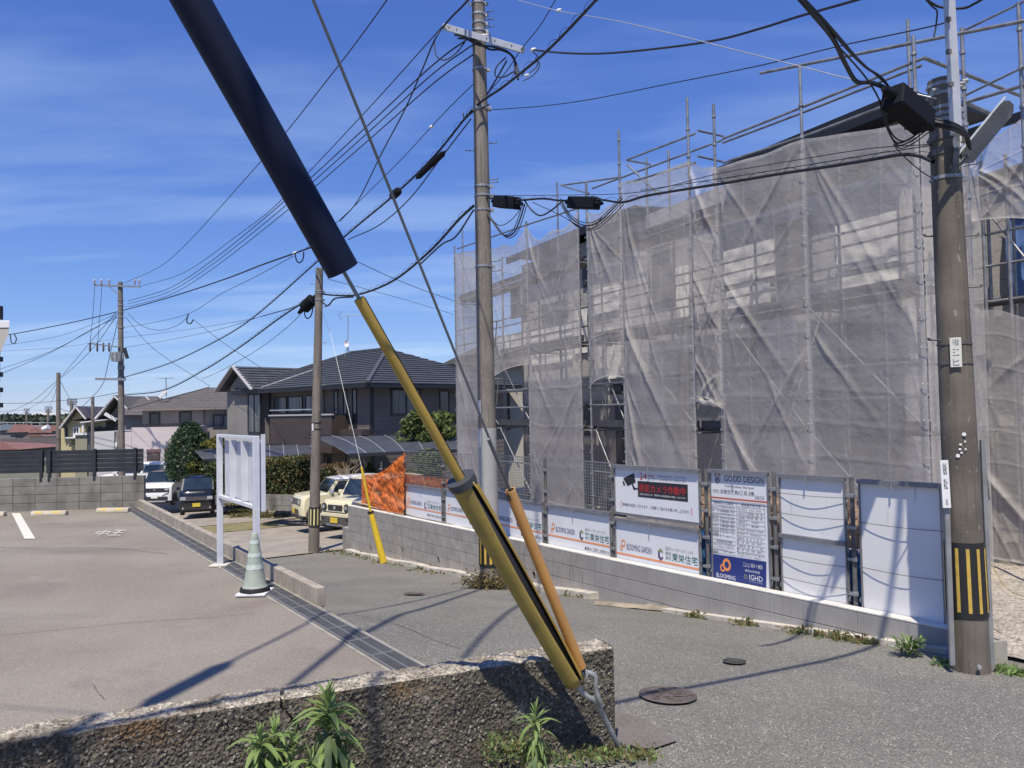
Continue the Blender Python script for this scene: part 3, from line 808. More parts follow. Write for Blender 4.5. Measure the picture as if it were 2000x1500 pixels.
SL = .0155
class SignF:
    def __init__(s, pxl, pxr, off, yref):
        s.off = off; s.tL = FEN.hit(pxl, yref, off)[0]; s.tR = FEN.hit(pxr, yref, off)[0]; s.w = s.tL - s.tR
        s.z0 = FEN.hit(pxl, yref, off)[1]
    def loc(s, px, py):
        t, z = FEN.hit(px, py, s.off); x = s.tL - t; return x, z - s.z0 - SL * x
    def P(s, x, y, d=0.0):   # d towards the road
        return FEN.P(s.tL - x, s.off - d, s.z0 + y + SL * x)
def board(name, label, cat, pxl, pxr, ytop, ybot_z, mface, off=.155, frame=True, group=None):
    s = SignF(pxl, pxr, off, ytop)
    y1 = 0.0
    root = thing(name, label, cat, s.P(0, 0), group=group)
    # down to just above the wall
    yb = [ybot_z(s.tL - x) - s.z0 - SL * x for x in (0, s.w)]
    mb = MB()
    vs = [s.P(0, yb[0], 0), s.P(s.w, yb[1], 0), s.P(s.w, 0, 0), s.P(0, 0, 0)]
    mb.prism(vs, FEN.n * .012); mb.build("face_sheet", mface, root)
    if frame:
        for (x, w_) in ((0, .014), (s.w - .014, .014)):
            xb = yb[0] if x == 0 else yb[1]
            mb = MB(); mb.prism([s.P(x, xb, .018), s.P(x + w_, xb, .018), s.P(x + w_, 0, .018), s.P(x, 0, .018)], FEN.n * .045); mb.build("frame_side", M_FRAL, root)
        for (y, h_) in ((-.03, .045), (None, .035)):
            if y is None: v4 = [s.P(0, yb[0], .017), s.P(s.w, yb[1], .017), s.P(s.w, yb[1] + h_, .017), s.P(0, yb[0] + h_, .017)]
            else: v4 = [s.P(0, y, .05), s.P(s.w, y, .05), s.P(s.w, y + h_, .05), s.P(0, y + h_, .05)]
            mb = MB(); mb.prism(v4, FEN.n * .07); mb.build("frame_rail", M_FRAL, root)
        for x in (.25, .75):
            p = s.P(s.w * x if x == .25 else s.w * .5, -.04, .06)
        mb = MB(); mb.tube([s.P(s.w * .46, -.0, .056), s.P(s.w * .46, -.085, .058)], .008, 8); mb.build("hook", M_GALV, root)
        for x in (-.02, s.w + .02):
            for f in (.15, .5, .85):
                yy = yb[0] * f
                mb = MB(); mb.tube([s.P(x, yy, .0), s.P(x + .001, yy - .03, .015), s.P(x, yy - .05, 0)], .006, 6); mb.build("eye_bolt", M_GALV, root)
    return s, root
wallz = lambda t: WTOP(t) - .12
def ring(mb, s, cx, cy, r0, r1, d, mi, n=28, sx=1.0, sy=1.0):
    vs = [s.P(cx + rr * sx * math.cos(2 * math.pi * k / n), cy + rr * sy * math.sin(2 * math.pi * k / n), d) for rr in (r1, r0) for k in range(n)]
    mb.add(vs, [(k, (k + 1) % n, n + (k + 1) % n, n + k) for k in range(n)], mi)
def poly(mb, s, pts, d, mi): mb.add([s.P(x, y, d) for x, y in pts], [tuple(range(len(pts)))], mi)
def T(mb, s, txt, pxl, yt, yb, pxr, mi=0, d=.0035):
    x0, y1 = s.loc(pxl, yt); _, y0 = s.loc(pxl, yb); x1, _ = s.loc(pxr, yb)
    text_into(mb, txt, lambda x, y: s.P(x, y, d), x0, x1, y0, y1, mi)

def logo_banner(pxl, pxr, ytop, label, lw):
    """blossom logo, builder's name and the orange rule; lw = (logo px, name left, name right, emblem px, kanji left, kanji right, y's)"""
    s, root = board("logo_banner", label, "banner", pxl, pxr, ytop, wallz, M_SIGNW, group="white builder's banners along the foot of the site fence")
    W_ = s.w; Hh = .82
    k = W_ / 1.75
    mb = MB()
    ring(mb, s, .175 * k, -.35, .030, .048, .0035, 0, sy=1.15); ring(mb, s, .128 * k, -.425, .018, .032, .004, 0, sy=1.1); mb.build("blossom_logo", M_TEXTO, root)
    mb = MB(); text_into(mb, "BLOOMING GARDEN", lambda x, y: s.P(x, y, .0035), .255 * k, .80 * k, -.432, -.345); mb.build("lettering", kind="stuff", mats=M_TEXTN, parent=root)
    mb = MB(); poly(mb, s, [(0.02, -.52), (W_ - .02, -.52), (W_ - .02, -.495), (.02, -.495)], .0035, 0); mb.build("orange_rule", M_TEXTO, root)
    # hexagonal emblem
    mb = MB(); cx, cy = .985 * k, -.41; R = .075
    hx = [(cx + R * .8 * math.cos(math.radians(90 + 60 * i)), cy + R * 1.15 * math.sin(math.radians(90 + 60 * i))) for i in range(6)]
    hi = [(cx + R * .42 * math.cos(math.radians(90 + 60 * i)) + .01, cy + R * .6 * math.sin(math.radians(90 + 60 * i))) for i in range(6)]
    for i in range(6):
        if i == 4: continue
        j = (i + 1) % 6; poly(mb, s, [hx[i], hx[j], hi[j], hi[i]], .0035, (2, 0, 1, 1, 0, 2)[i])
    mb.build("hexagon_emblem", [M_TEXTN, M_PURP, M_OLIVE], root)
    mb = MB(); P_ = lambda x, y: s.P(x, y, .0035)
    text_into(mb, "飯田グループホールディングス", P_, 1.085 * k, 1.62 * k, -.335, -.285); mb.build("lettering", kind="stuff", mats=M_TEXTS, parent=root)
    mb = MB(); text_into(mb, "株式", P_, 1.085 * k, 1.20 * k, -.40, -.352); text_into(mb, "会社", P_, 1.085 * k, 1.20 * k, -.462, -.412)
    text_into(mb, "東栄住宅", P_, 1.215 * k, 1.70 * k, -.468, -.355); mb.build("lettering", kind="stuff", mats=M_TEXTG, parent=root)
    mb = MB(); text_into(mb, "●資料のご請求とお問合せは", P_, 1.07 * k, 1.70 * k, -.635, -.575); mb.build("lettering", kind="stuff", mats=M_TEXTK, parent=root)
    mb = MB(); text_into(mb, "http://www.touei.co.jp", P_, 1.19 * k, 1.70 * k, -.725, -.675); mb.build("lettering", kind="stuff", mats=M_TEXTS, parent=root)
    return s, root
logo_banner(1202, 1366, 1012, "builder's logo banner directly below the security camera sign", None)
logo_banner(1069, 1192, 985, "builder's logo banner left of the security camera sign, second from the right", None)
logo_banner(955, 1060, 968, "builder's logo banner partly behind the central pole and the orange guard tube", None)
logo_banner(870, 948, 955, "builder's logo banner partly behind the big yellow guard, left of the central pole", None)
logo_banner(792, 863, 946, "leftmost builder's logo banner beside the orange net", None)

# security camera sign
zsplit = lambda t: FEN.hit(1200, 1003, .155)[1] - SL * (t - FEN.hit(1200, 1003, .155)[0])
s, root = board("security_sign", "white sign with a black surveillance camera and red letters on a black field", "sign", 1200, 1366, 909, zsplit, M_SIGNW)
mb = MB()
def pq(px, py): return s.loc(px, py)
poly(mb, s, [pq(1217.5, 934), pq(1238, 924), pq(1242, 942), pq(1226, 949)], .0035, 0)
poly(mb, s, [pq(1216, 940), pq(1218.5, 939), pq(1221.5, 947), pq(1218.5, 949)], .0035, 0)
poly(mb, s, [pq(1234, 945), pq(1236.5, 944.5), pq(1239.5, 952), pq(1237, 955)], .0035, 0)
poly(mb, s, [pq(1236.5, 952), pq(1240, 951), pq(1241.5, 956), pq(1238, 957)], .0038, 0)
poly(mb, s, [pq(1239, 953), pq(1246, 953), pq(1246, 955.5), pq(1239, 956)], .0041, 0)
mb.build("camera_pictogram", M_TEXTK, root)
mb = MB(); poly(mb, s, [pq(1245.5, 939), pq(1343.5, 946.5), pq(1344, 980), pq(1246.5, 970)], .0035, 0); mb.build("black_field", M_TEXTK, root)
mb = MB(); T(mb, s, "防犯カメラ作動中", 1249.5, 945, 960, 1339.5, d=.006); T(mb, s, "24", 1249.5, 924, 936, 1263, d=.0035); T(mb, s, "hour", 1265, 925, 931.5, 1279)
mb.build("lettering", kind="stuff", mats=M_TEXTR, parent=root)
mb = MB(); T(mb, s, "防犯と安全のため、現場内を24時間体制で録画しております", 1250, 962.5, 966.5, 1339.5, d=.006); mb.build("lettering", kind="stuff", mats=M_TEXTW, parent=root)
mb = MB(); T(mb, s, "SECURITY CAMERAS IN OPERATION", 1265, 933, 937, 1339.5); T(mb, s, "監控录像运作中  CCTV작동중", 1284, 928, 932, 1339.5); mb.build("lettering", kind="stuff", mats=M_TEXTS, parent=root)
mb = MB(); T(mb, s, "警備員が巡回しております。ご理解とご協力をお願い申し上げます。", 1216.5, 981.5, 987.5, 1347.5); mb.build("lettering", kind="stuff", mats=M_TEXTK, parent=root)
mb = MB(); poly(mb, s, [pq(1213, 977), pq(1213.8, 977), pq(1213.8, 990), pq(1213, 990)], .0035, 0); poly(mb, s, [pq(1350.5, 992), pq(1351.6, 992), pq(1352, 1007), pq(1351, 1007)], .0035, 0); mb.build("red_bar", M_TEXTR, root)

# building notice
s, root = board("building_notice", "tall white building notice with a blue lower field and tables of print", "sign", 1387, 1500, 918, wallz, M_SIGNW)
mb = MB(); poly(mb, s, [pq(1388.5, 1081), pq(1497, 1097), pq(1497, 1168), pq(1389, 1145)], .0035, 0); mb.build("blue_field", M_BLUEP, root)
mb = MB(); cx, cy = pq(1401.5, 933)
def diamond(mb, r0, r1, mi):
    n = 24; vs = []
    for rr in (r1, r0):
        for k in range(n):
            a = 2 * math.pi * k / n; sh = 1 / (abs(math.cos(a)) ** 1.45 + abs(math.sin(a)) ** 1.45) ** (1 / 1.45)
            vs.append(s.P(cx + rr * sh * math.cos(a) * .86, cy + rr * sh * math.sin(a) * 1.2, .0035))
    mb.add(vs, [(k, (k + 1) % n, n + (k + 1) % n, n + k) for k in range(n) if k not in (0, 11, 12, 23, 6, 18)], mi)
diamond(mb, .048, .064, 0)
poly(mb, s, [(cx + .03, cy + .045), (cx + .018, cy + .032), (cx - .022, cy + .002), (cx - .038, cy + .002)], .0035, 0)
poly(mb, s, [(cx - .038, cy + .002), (cx - .02, cy + .004), (cx + .004, cy - .026), (cx - .004, cy - .045)], .0036, 0)
poly(mb, s, [(cx - .004, cy - .045), (cx + .004, cy - .026), (cx + .02, cy - .004), (cx + .034, cy + .0)], .0037, 0)
poly(mb, s, [(cx + .034, cy + .0), (cx + .02, cy + .010), (cx - .004, cy - .006), (cx + .004, cy - .014)], .0038, 0)
mb.build("award_emblem", mat("print_maroon", (0.12, 0.03, 0.05), .6), root)
mb = MB(); T(mb, s, "GOOD DESIGN", 1414.5, 928, 940, 1491.5); T(mb, s, "TOEI Safety Damper", 1415, 947, 951.8, 1474)
T(mb, s, "古賀市千鳥2丁目 2棟", 1407, 955, 962, 1473); mb.build("lettering", kind="stuff", mats=M_TEXTK, parent=root)
mb = MB(); T(mb, s, "現場名", 1392, 955, 959, 1404.5); T(mb, s, "新築工事", 1475, 970, 975, 1492.5)
def hline(mb, x0, y0, x1, th=.004, d=.0035):
    (a, b), (c, _) = pq(x0, y0), pq(x1, y0)
    poly(mb, s, [(a, b - th), (c, b - th), (c, b), (a, b)], d, 0)
def vline(mb, x0, ya, yb, th=.004):
    a, b = pq(x0, ya); _, c = pq(x0, yb); poly(mb, s, [(a, c), (a + th, c), (a + th, b), (a, b)], .0035, 0)
hline(mb, 1392, 961, 1493, .003)
left = [("建築基準法による確認済", 1394, 977.5, 983, 1433, 1), ("確認年月日", 1391, 988, 991, 1404, 0), ("令和7年1月27日", 1408, 988, 992, 1435, 0), ("番　号", 1391, 994, 997, 1404, 0), ("第R06確認建築　01234号", 1408, 994, 1000, 1435, 0),
        ("確認済証交付者", 1391, 1002, 1005, 1404, 0), ("株式会社住宅性能評価センター", 1408, 1002, 1005, 1435, 0), ("建築主住所氏名", 1391, 1007, 1012, 1404, 0), ("西東京市芝久保町", 1408, 1009, 1013, 1435, 0),
        ("設計者氏名", 1391, 1015, 1018, 1404, 0), ("一級建築士事務所　東栄住宅", 1408, 1015, 1021, 1435, 0), ("工事監理者氏名", 1391, 1022.5, 1026, 1404, 0), ("一級建築士事務所　東栄住宅", 1408, 1022.5, 1029, 1435, 0),
        ("工事施工者氏名", 1391, 1030, 1033.5, 1404, 0), ("株式会社東栄住宅　福岡支店", 1408, 1031, 1035, 1435, 0), ("工事現場管理者", 1392, 1035, 1046, 1404, 0), ("高　田　一　成", 1412, 1038, 1041, 1433, 0), ("無", 1420, 1046, 1049, 1423, 0),
        ("労災保険法主任者の職務", 1399, 1052, 1058, 1430, 1), ("確認の表示板はこの工事に関する法令", 1394, 1060, 1062.5, 1434, 0), ("にもとづき現場の見やすい場所に掲げる", 1394, 1064, 1067, 1434, 0), ("建設業退職金共済", 1394, 1069, 1071, 1422, 0), ("連絡先", 1393, 1073, 1080, 1404, 0), ("土地・建物", 1413, 1075, 1078, 1431, 0)]
right = [("建設業の許可票", 1448, 983, 988, 1486, 1), ("商号又は名称", 1441, 992, 995.5, 1456, 0), ("株式会社　東栄住宅", 1464, 995, 998, 1487, 0), ("代表者の氏名", 1441, 1000, 1003.5, 1456, 0), ("代表取締役　佐藤　千尋", 1460, 1001, 1006, 1490, 0),
         ("主任技術者の", 1441, 1007, 1012, 1456, 0), ("専任の有無　資格名　一級", 1460, 1008, 1014, 1489, 0), ("一般建設業又は特定", 1441, 1015, 1020, 1456, 0), ("特定建設業", 1468, 1019, 1022, 1482, 0), ("許可を受けた建設業", 1441, 1024, 1027.5, 1456, 0), ("建築工事業", 1468, 1026, 1030, 1482, 0),
         ("許可番号", 1441, 1031.5, 1035, 1456, 0), ("国土交通大臣許可（特）第4700号", 1459, 1034, 1037.5, 1491, 0), ("許可年月日", 1441, 1039, 1043, 1456, 0), ("令和4年9月22日", 1465, 1043, 1046.5, 1486, 0), ("連絡担当　福　岡　営　業　所", 1441, 1048, 1052, 1489, 0),
         ("電　話　092　000　0000", 1441, 1055.5, 1059, 1487, 0), ("工事担当　福　島　一　成", 1441, 1063, 1067, 1489, 0), ("携　帯　090　000　0000", 1441, 1070.5, 1074, 1487, 0), ("工事中は皆様にご迷惑をおかけいたします。ご理解とご協力", 1442, 1078, 1081, 1493, 0), ("をお願いいたします。東栄住宅", 1442, 1083, 1086, 1486, 0)]
for txt, x0, yt, yb, x1, bold in left + right: T(mb, s, txt, x0, yt, yb, x1)
for y in (975, 985, 992.5, 1000.5, 1006, 1013, 1021, 1028.5, 1034, 1042.5, 1051, 1057.5, 1071, 1077): hline(mb, 1390, y, 1437)
for y in (979.5, 989, 997.5, 1005, 1013.5, 1021.5, 1029.5, 1037.5, 1045, 1053.5, 1061, 1068.5, 1076): hline(mb, 1439, y, 1494)
vline(mb, 1389.8, 975, 1080); vline(mb, 1406, 985, 1050); vline(mb, 1438, 979, 1085); vline(mb, 1458, 990, 1046); vline(mb, 1493, 985, 1050)
mb.build("print_table", mat("print_table_grey", (0.10, 0.10, 0.12), .6), root, kind="stuff")
mb = MB(); (a, b), (c_, d_) = pq(1387, 969.5), pq(1500, 985)
poly(mb, s, [(.004, b - .016), (s.w - .004, b - .016), (s.w - .004, b + .004), (.004, b + .004)], .019, 0); mb.build("red_rule", mat("print_brick_red", (0.42, 0.09, 0.06), .6), root)
mb = MB(); x_, y_ = pq(1420, 1103); ring(mb, s, x_, y_, .036, .068, .006, 0, sy=1.15); x_, y_ = pq(1412, 1109); ring(mb, s, x_, y_, .022, .042, .0065, 0, sy=1.15); mb.build("blossom_logo", M_TEXTO, root)
mb = MB()
T(mb, s, "BLOOMING", 1400, 1118, 1126, 1437, d=.006); T(mb, s, "GARDEN", 1404.5, 1129, 1137, 1433, d=.006)
T(mb, s, "ダブルの", 1452, 1098, 1101.5, 1465, d=.006); T(mb, s, "性能評価", 1452, 1103, 1106, 1465, d=.006); T(mb, s, "設計＋建設", 1467, 1100, 1108, 1490, d=.006)
T(mb, s, "最長60年保証", 1456, 1111, 1116, 1485, d=.006); T(mb, s, "IGHD", 1464, 1121.5, 1132, 1490, d=.006); T(mb, s, "Iida Group Holdings", 1464, 1134, 1136, 1490, d=.006)
T(mb, s, "株式会社", 1454, 1139, 1143, 1460, d=.006); T(mb, s, "東栄住宅", 1461, 1140, 1149, 1490, d=.006)
mb.build("lettering", kind="stuff", mats=M_TEXTW, parent=root)
mb = MB(); x_, y_ = pq(1457, 1126)
for i in range(6):
    a = math.radians(60 * i); poly(mb, s, [(x_ + .012 * math.cos(a + q) + .022 * math.cos(a), y_ + .012 * math.sin(a + q) + .022 * math.sin(a)) for q in (0, 1.57, 3.14, 4.71)], .006, i % 2)
mb.build("hexagon_emblem", [M_OLIVE, M_TEXTS], root)

# plain white boards, with strained wires before them
def wired(pxl, pxr, ytop, label, wires, mid=None):
    s, root = board("white_board", label, "board", pxl, pxr, ytop, wallz, M_PANEL)
    for yl in wires:
        x0, y0 = s.loc(pxl, yl)
        mb = MB(); mb.tube(catmull([s.P(-.02, y0, .012), s.P(s.w * .28, y0 - .003, .045), s.P(s.w * .62, y0 - .006, .055), s.P(s.w + .02, y0, .022)], 6), .0035, 6); mb.build("strained_wire", M_DPIPE, root)
    if mid:
        x0, y0 = s.loc(pxl, mid); mb = MB(); mb.prism([s.P(0, y0 - .045, .05), s.P(s.w, y0 - .045, .05), s.P(s.w, y0, .05), s.P(0, y0, .05)], FEN.n * .05); mb.build("middle_rail", M_FRAL, root)
    return s, root
wired(1522, 1650, 927, "plain white board crossed by four thin wires and a middle rail", (962, 1001, 1085, 1124), 1040)
wired(1677, 1838, 938, "largest plain white board, last before the striped pole, shaded by the pole", (1019, 1106))
# thin flat bar post beside the notice
for px, lab in ((1494, "narrow pipe close to the right edge of the building notice"),):
    pass

# welded mesh above the banners
def mesh_panel(pxl, pxr, yl_top, yr_top, ybot_l, label, off=.16):
    tl = tx(pxl, 900, off); tr = tx(pxr, 900, off)
    zl = FEN.hit(pxl, yl_top, off)[1]; zr = FEN.hit(pxr, yr_top, off)[1]
    zb = FEN.hit(pxl, ybot_l, off)[1] - .05
    root = thing("mesh_fence_panel", label, "fence", FEN.P(tl, off, zb), group="welded wire mesh panels of the site fence")
    n = int(abs(tl - tr) / .062); m_ = int((zl - zb) / .048)
    mb = MB()
    for i in range(n + 1):
        f = i / n; t = tl + (tr - tl) * f; zt = zl + (zr - zl) * f
        mb.beam(FEN.P(t, off, zb - .02), FEN.P(t, off, zt), .0055, .0055, up=FEN.n)
    for j in range(m_ + 1):
        z = zl - j * .048
        mb.beam(FEN.P(tl, off - .005, z), FEN.P(tr, off - .005, z + (zr - zl)), .0055, .0055)
    mb.build("wire_grid", M_GALV, root, kind="stuff")
    mb = MB(); mb.beam(FEN.P(tl, off, zl), FEN.P(tr, off, zr), .014, .014); mb.build("top_wire", M_GALV, root)
mesh_panel(791, 863, 881, 884, 948, "wire mesh panel above the leftmost banner, orange net behind it")
mesh_panel(869, 955, 885, 889, 955, "wire mesh panel left of the central pole")
mesh_panel(955, 1061, 888, 895, 970, "wire mesh panel between the central pole and the next post")
mesh_panel(1068, 1193, 894, 905, 985, "wire mesh panel directly left of the security camera sign")

# things stored in the yard, seen through gaps
mb = MB()
def tarpP(a, b):
    t = tx(1000, 975, .5) + (tx(1115, 975, .5) - tx(1000, 975, .5)) * a; off = .25 + .7 * b
    return FEN.P(t, off, -1.90 + .10 * math.sin(b * 3.1) + .05 * noise.noise(Vector((a * 9, b * 4, 5))) - .0246 * t * .5)
mb.grid(tarpP, 40, 10); mb.build("blue_tarpaulin", mat("blue_tarp", (0.03, 0.14, 0.50), .5, c2=(.05, .22, .62), ns=12), label="crumpled blue tarpaulin on the yard seen through the wire mesh", category="tarpaulin", smooth=True)
mb = MB()
for k in range(5): mb.obox(FEN.P(tx(1190, 985, .8) + random.uniform(-.1, .1), .5 + k * .11, -2.04), FEN.u * 1.4, FEN.n * .095, (0, 0, .10))
mb.build("timber_stack", mat("pale_timber", (0.60, 0.50, 0.34), .8, c2=(.45, .36, .24), ns=5, stretch=(1, 1, 8)), label="low stack of pale sawn timber behind the mesh left of the camera sign", category="timber")
for i, (px, col, lab) in enumerate(((1373, (0.03, 0.15, 0.38), "blue sheet bundle behind the gap between the camera sign and the notice"), (1511, (0.35, 0.22, 0.16), "brown bundle of boards behind the gap right of the notice"), (1663, (0.035, 0.19, 0.42), "blue and brown bundle behind the gap between the white boards"), (1848, (0.04, 0.20, 0.45), "blue sheet bundle at the end of the fence behind the striped pole"))):
    t = tx(px, 1090, .3); mb = MB()
    zb = WTOP(t) - .2
    mb.grid(lambda a, b: FEN.P(t - .16 + .32 * a, .32 + .08 * noise.noise(Vector((a * 4, b * 8, i))), zb + .75 * b), 8, 14)
    mb.grid(lambda a, b: FEN.P(t - .14 + .3 * a, .40 + .07 * noise.noise(Vector((a * 4, b * 8, i + 5))), zb + .75 + .55 * b), 8, 10, 1)
    mb.build("sheet_bundle", [mat("bundle_colour_%s" % "abcd"[i], col, .6, c2=tuple(x * .5 for x in col), ns=14), mat("pinkish_timber", (.55, .42, .33), .8, c2=(.3, .2, .15), ns=9, stretch=(1, 1, 6))], label=lab, category="bundle", smooth=True)

# orange safety netting
def netm(name, col, alpha, c2=None, sc=300):
    m = bpy.data.materials.new(name); m.use_nodes = True; nt = m.node_tree; N = nt.nodes; L = nt.links; N.clear()
    out = N.new('ShaderNodeOutputMaterial'); mx = N.new('ShaderNodeMixShader'); tp = N.new('ShaderNodeBsdfTransparent')
    df = N.new('ShaderNodeBsdfDiffuse'); tl = N.new('ShaderNodeBsdfTranslucent'); m2 = N.new('ShaderNodeMixShader'); m2.inputs[0].default_value = .35
    geo = N.new('ShaderNodeNewGeometry')
    no = N.new('ShaderNodeTexNoise'); no.inputs['Scale'].default_value = 3.0; no.inputs['Detail'].default_value = 6; L.new(geo.outputs['Position'], no.inputs['Vector'])
    mc = N.new('ShaderNodeMixRGB'); mc.inputs[1].default_value = (*col, 1); mc.inputs[2].default_value = (*(c2 or col), 1); L.new(no.outputs['Fac'], mc.inputs[0])
    L.new(mc.outputs[0], df.inputs[0]); L.new(mc.outputs[0], tl.inputs[0])
    L.new(df.outputs[0], m2.inputs[1]); L.new(tl.outputs[0], m2.inputs[2])
    mr = N.new('ShaderNodeMapRange'); mr.inputs['From Min'].default_value = .35; mr.inputs['From Max'].default_value = .65
    mr.inputs['To Min'].default_value = alpha - .09; mr.inputs['To Max'].default_value = alpha + .09; L.new(no.outputs['Fac'], mr.inputs['Value'])
    L.new(mr.outputs[0], mx.inputs[0]); L.new(tp.outputs[0], mx.inputs[1]); L.new(m2.outputs[0], mx.inputs[2]); L.new(mx.outputs[0], out.inputs[0])
    MATS[name] = m; return m
M_ONET = netm("orange_netting", (0.85, 0.235, 0.06), .88, (0.78, 0.19, 0.045))
mb = MB()
a0, a1 = FEN.pt(706, 926, .25), FEN.pt(789, 884, .05); b0, b1 = FEN.pt(706, 990, .25), FEN.pt(789, 1004, .05)
def onet(u, v):
    top = a0.lerp(a1, u) + Vector((0, 0, -.22 * math.sin(math.pi * u) * (1 - u * .3))); bot = b0.lerp(b1, u)
    p = bot.lerp(top, v); w = .8 * noise.noise(Vector((u * 7 + v * 4, v * 2.5 - u * 3, 0))) + .7 * noise.noise(Vector((u * 30 + v * 12, v * 5 - u * 9, 3))) + .35 * noise.noise(Vector((u * 60 - v * 30, v * 14, 6)))
    return p - FEN.n * (.06 * w * min(1, 3 * u + .2))
mb.grid(onet, 110, 90); mb.build("orange_safety_net", M_ONET, smooth=True, label="crumpled orange safety net hung across the far end of the site fence", category="net")
mb = MB()
def onet2(u, v):
    t0_, t1_ = tx(791, 940, .3), tx(952, 940, .3); t = t0_ + (t1_ - t0_) * u
    zt = FEN.hit(791, 924, .3)[1] + .03 * noise.noise(Vector((u * 14, 0, 2))); zb = zt - .48
    return FEN.P(t, .3 + .05 * noise.noise(Vector((u * 20, v * 4, 1))) + .03 * noise.noise(Vector((u * 60, v * 8, 1))), zb + (zt - zb) * v)
mb.grid(onet2, 90, 12); mb.build("orange_safety_net", M_ONET, smooth=True, label="low band of orange safety net rolled along behind the wire mesh", category="net")
# ------------------------------------------------------------------ building site: net planes on BLD, house behind
def bt(px, off=0.0): return BLD.hit(px, 700, off)[0]
def bz(px, py, off=0.0): return BLD.hit(px, py, off)[1]
INN = .78
base = BLD.P(6, .4, -2.3)
scaf = thing("scaffolding", "grey steel pipe scaffolding around the house under construction", "scaffolding", base)
pipe_count = [0]
def pipe(name, a, b, r=.0243, m=None, seg=8, parent=None):
    mb = MB(); mb.tube([a, b], r, seg)
    o = mb.build(name, m or M_PIPE, parent or scaf); return shade_auto(o, 50)
def bp(px, py, off): return BLD.pt(px, py, off)
def couplers(px_t, off, z0, z1, step=.475, parent=None):
    mb = MB(); z = z0
    while z < z1:
        mb.tube([BLD.P(px_t, off, z - .018), BLD.P(px_t, off, z + .018)], .037, 8); z += step
    return mb
GZ = -2.3
outer = [(1810, 60), (1583, 122), (1410, 197), (1358, 184), (1221, 248), (1155, 352), (1137, 396), (1035, 430), (963, 470), (893, 478)]
for px, ytop in outer:
    t = bt(px); z = bz(px, ytop)
    st_ = pipe("standard", BLD.P(t, -.03, GZ), BLD.P(t, -.03, z))
    couplers(t, -.03, GZ + .5, z - .1, .475).build("coupler", M_GALV, st_, kind="stuff")
inner = [(1797, 26), (1316, 288), (1272, 304), (1152, 352), (1095, 352), (1055, 480), (984, 500), (907, 440)]
for px, ytop in inner:
    t = bt(px, INN); z = bz(px, ytop, INN)
    pipe("standard", BLD.P(t, INN, GZ), BLD.P(t, INN, z))
for t in (1.85, 3.55, 5.2, 8.2, 10.0, 12.0):
    pipe("standard", BLD.P(t, INN, GZ), BLD.P(t, INN, 3.5))
# pipes that show against the sky (photo bearings on the two rows)
sky_rails = [((1225, 312, 0), (1358, 261, 0)), ((1225, 313, 0), (1270, 321, INN)), ((1157, 368, INN), (1410, 274, INN)), ((1363, 255, 0), (1412, 266, INN)),
             ((1412, 271, 0), (1583, 203, 0)), ((1583, 203, 0), (1808, 112, 0)), ((1412, 318, 0), (1583, 262, 0)), ((1583, 262, 0), (1738, 203, 0)),
             ((1363, 305, 0), (1413, 316, INN)), ((1225, 322, 0), (1290, 382, 0)), ((1095, 362, INN), (1220, 345, INN)), ((1095, 362, INN), (1150, 378, 0)),
             ((1412, 279, INN), (1583, 214, INN)), ((1583, 214, INN), (1800, 128, INN)), ((893, 486, 0), (1035, 437, 0)), ((1035, 437, 0), (1137, 404, 0)), ((1225, 262 + 95, 0), (1358, 318, 0))]
for a, b in sky_rails:
    pipe("guard_rail", bp(*a), bp(*b), r=.021)
# the long top pipe and the frame round the right-hand corner
def R(a, b, r=.0243, nm="guard_rail"): pipe(nm, at(*a), at(*b), r)
R((1485, 143, 11.9), (2040, 33, 8.6)); R((1805, 113, 9.6), (1995, 188, 10.6)); R((1880, 202, 9.9), (2040, 155, 8.9)); R((1880, 189, 9.9), (2030, 116, 8.9), .016)
R((1880, 198, 9.9), (1945, 226, 10.5)); R((1878, 62, 9.9), (2030, -12, 8.9), .016); R((1925, 237, 9.9), (1962, 222, 9.7), .018)
for px, y0, D in ((1878, 54, 9.85), (1989, 5, 9.15)):
    a = at(px, y0, D); pipe("standard", a, Vector((a.x, a.y, GZ)))
    mb = MB()
    for k in range(5): mb.tube([(a.x, a.y, a.z - .35 - k * .475), (a.x, a.y, a.z - .31 - k * .475)], .037, 8)
    mb.build("coupler", M_GALV, scaf, kind="stuff")
# decks, ledgers and braces behind the net
M_DECK = mat("steel_deck", (0.09, 0.09, 0.095), 0.6, 0.3, c2=(0.06, 0.06, 0.065), ns=6)
tl_ = [bt(1812), 1.85, 3.55, bt(1358), bt(1221), bt(1155)]
tl2 = [bt(1137), bt(1035), 12.0, bt(893)]
for row in (tl_, tl2):
    for i in range(len(row) - 1):
        t0, t1 = row[i], row[i + 1]
        for z in (-.42, 1.42, 3.22):
            MB().obox(BLD.P(t0 + .03, .12, z), BLD.u * (t1 - t0 - .06), BLD.n * .5, (0, 0, .05)).build("deck_plank", M_DECK, scaf)
            MB().obox(BLD.P(t0 + .03, .07, z + .05), BLD.u * (t1 - t0 - .06), BLD.n * .015, (0, 0, .14)).build("toe_board", M_DECK, scaf)
        for z in (-1.3, .08, .52, 1.92, 2.36):
            pipe("ledger", BLD.P(t0, 0.02, z), BLD.P(t1, 0.02, z), r=.019)
            if z > .5: pipe("ledger", BLD.P(t0, INN, z), BLD.P(t1, INN, z), r=.019)
        if t1 - t0 > 1.2:
            pipe("brace", BLD.P(t0 + .05, .05, -.36), BLD.P(t1 - .05, .05, 1.40), r=.015)
            pipe("brace", BLD.P(t0 + .05, .05, -2.1), BLD.P(t1 - .05, .05, -.45), r=.015)
    for t in row:
        for z in (-.42, 1.42, 3.2): pipe("transom", BLD.P(t, -.02, z - .03), BLD.P(t, INN, z - .03), r=.018)

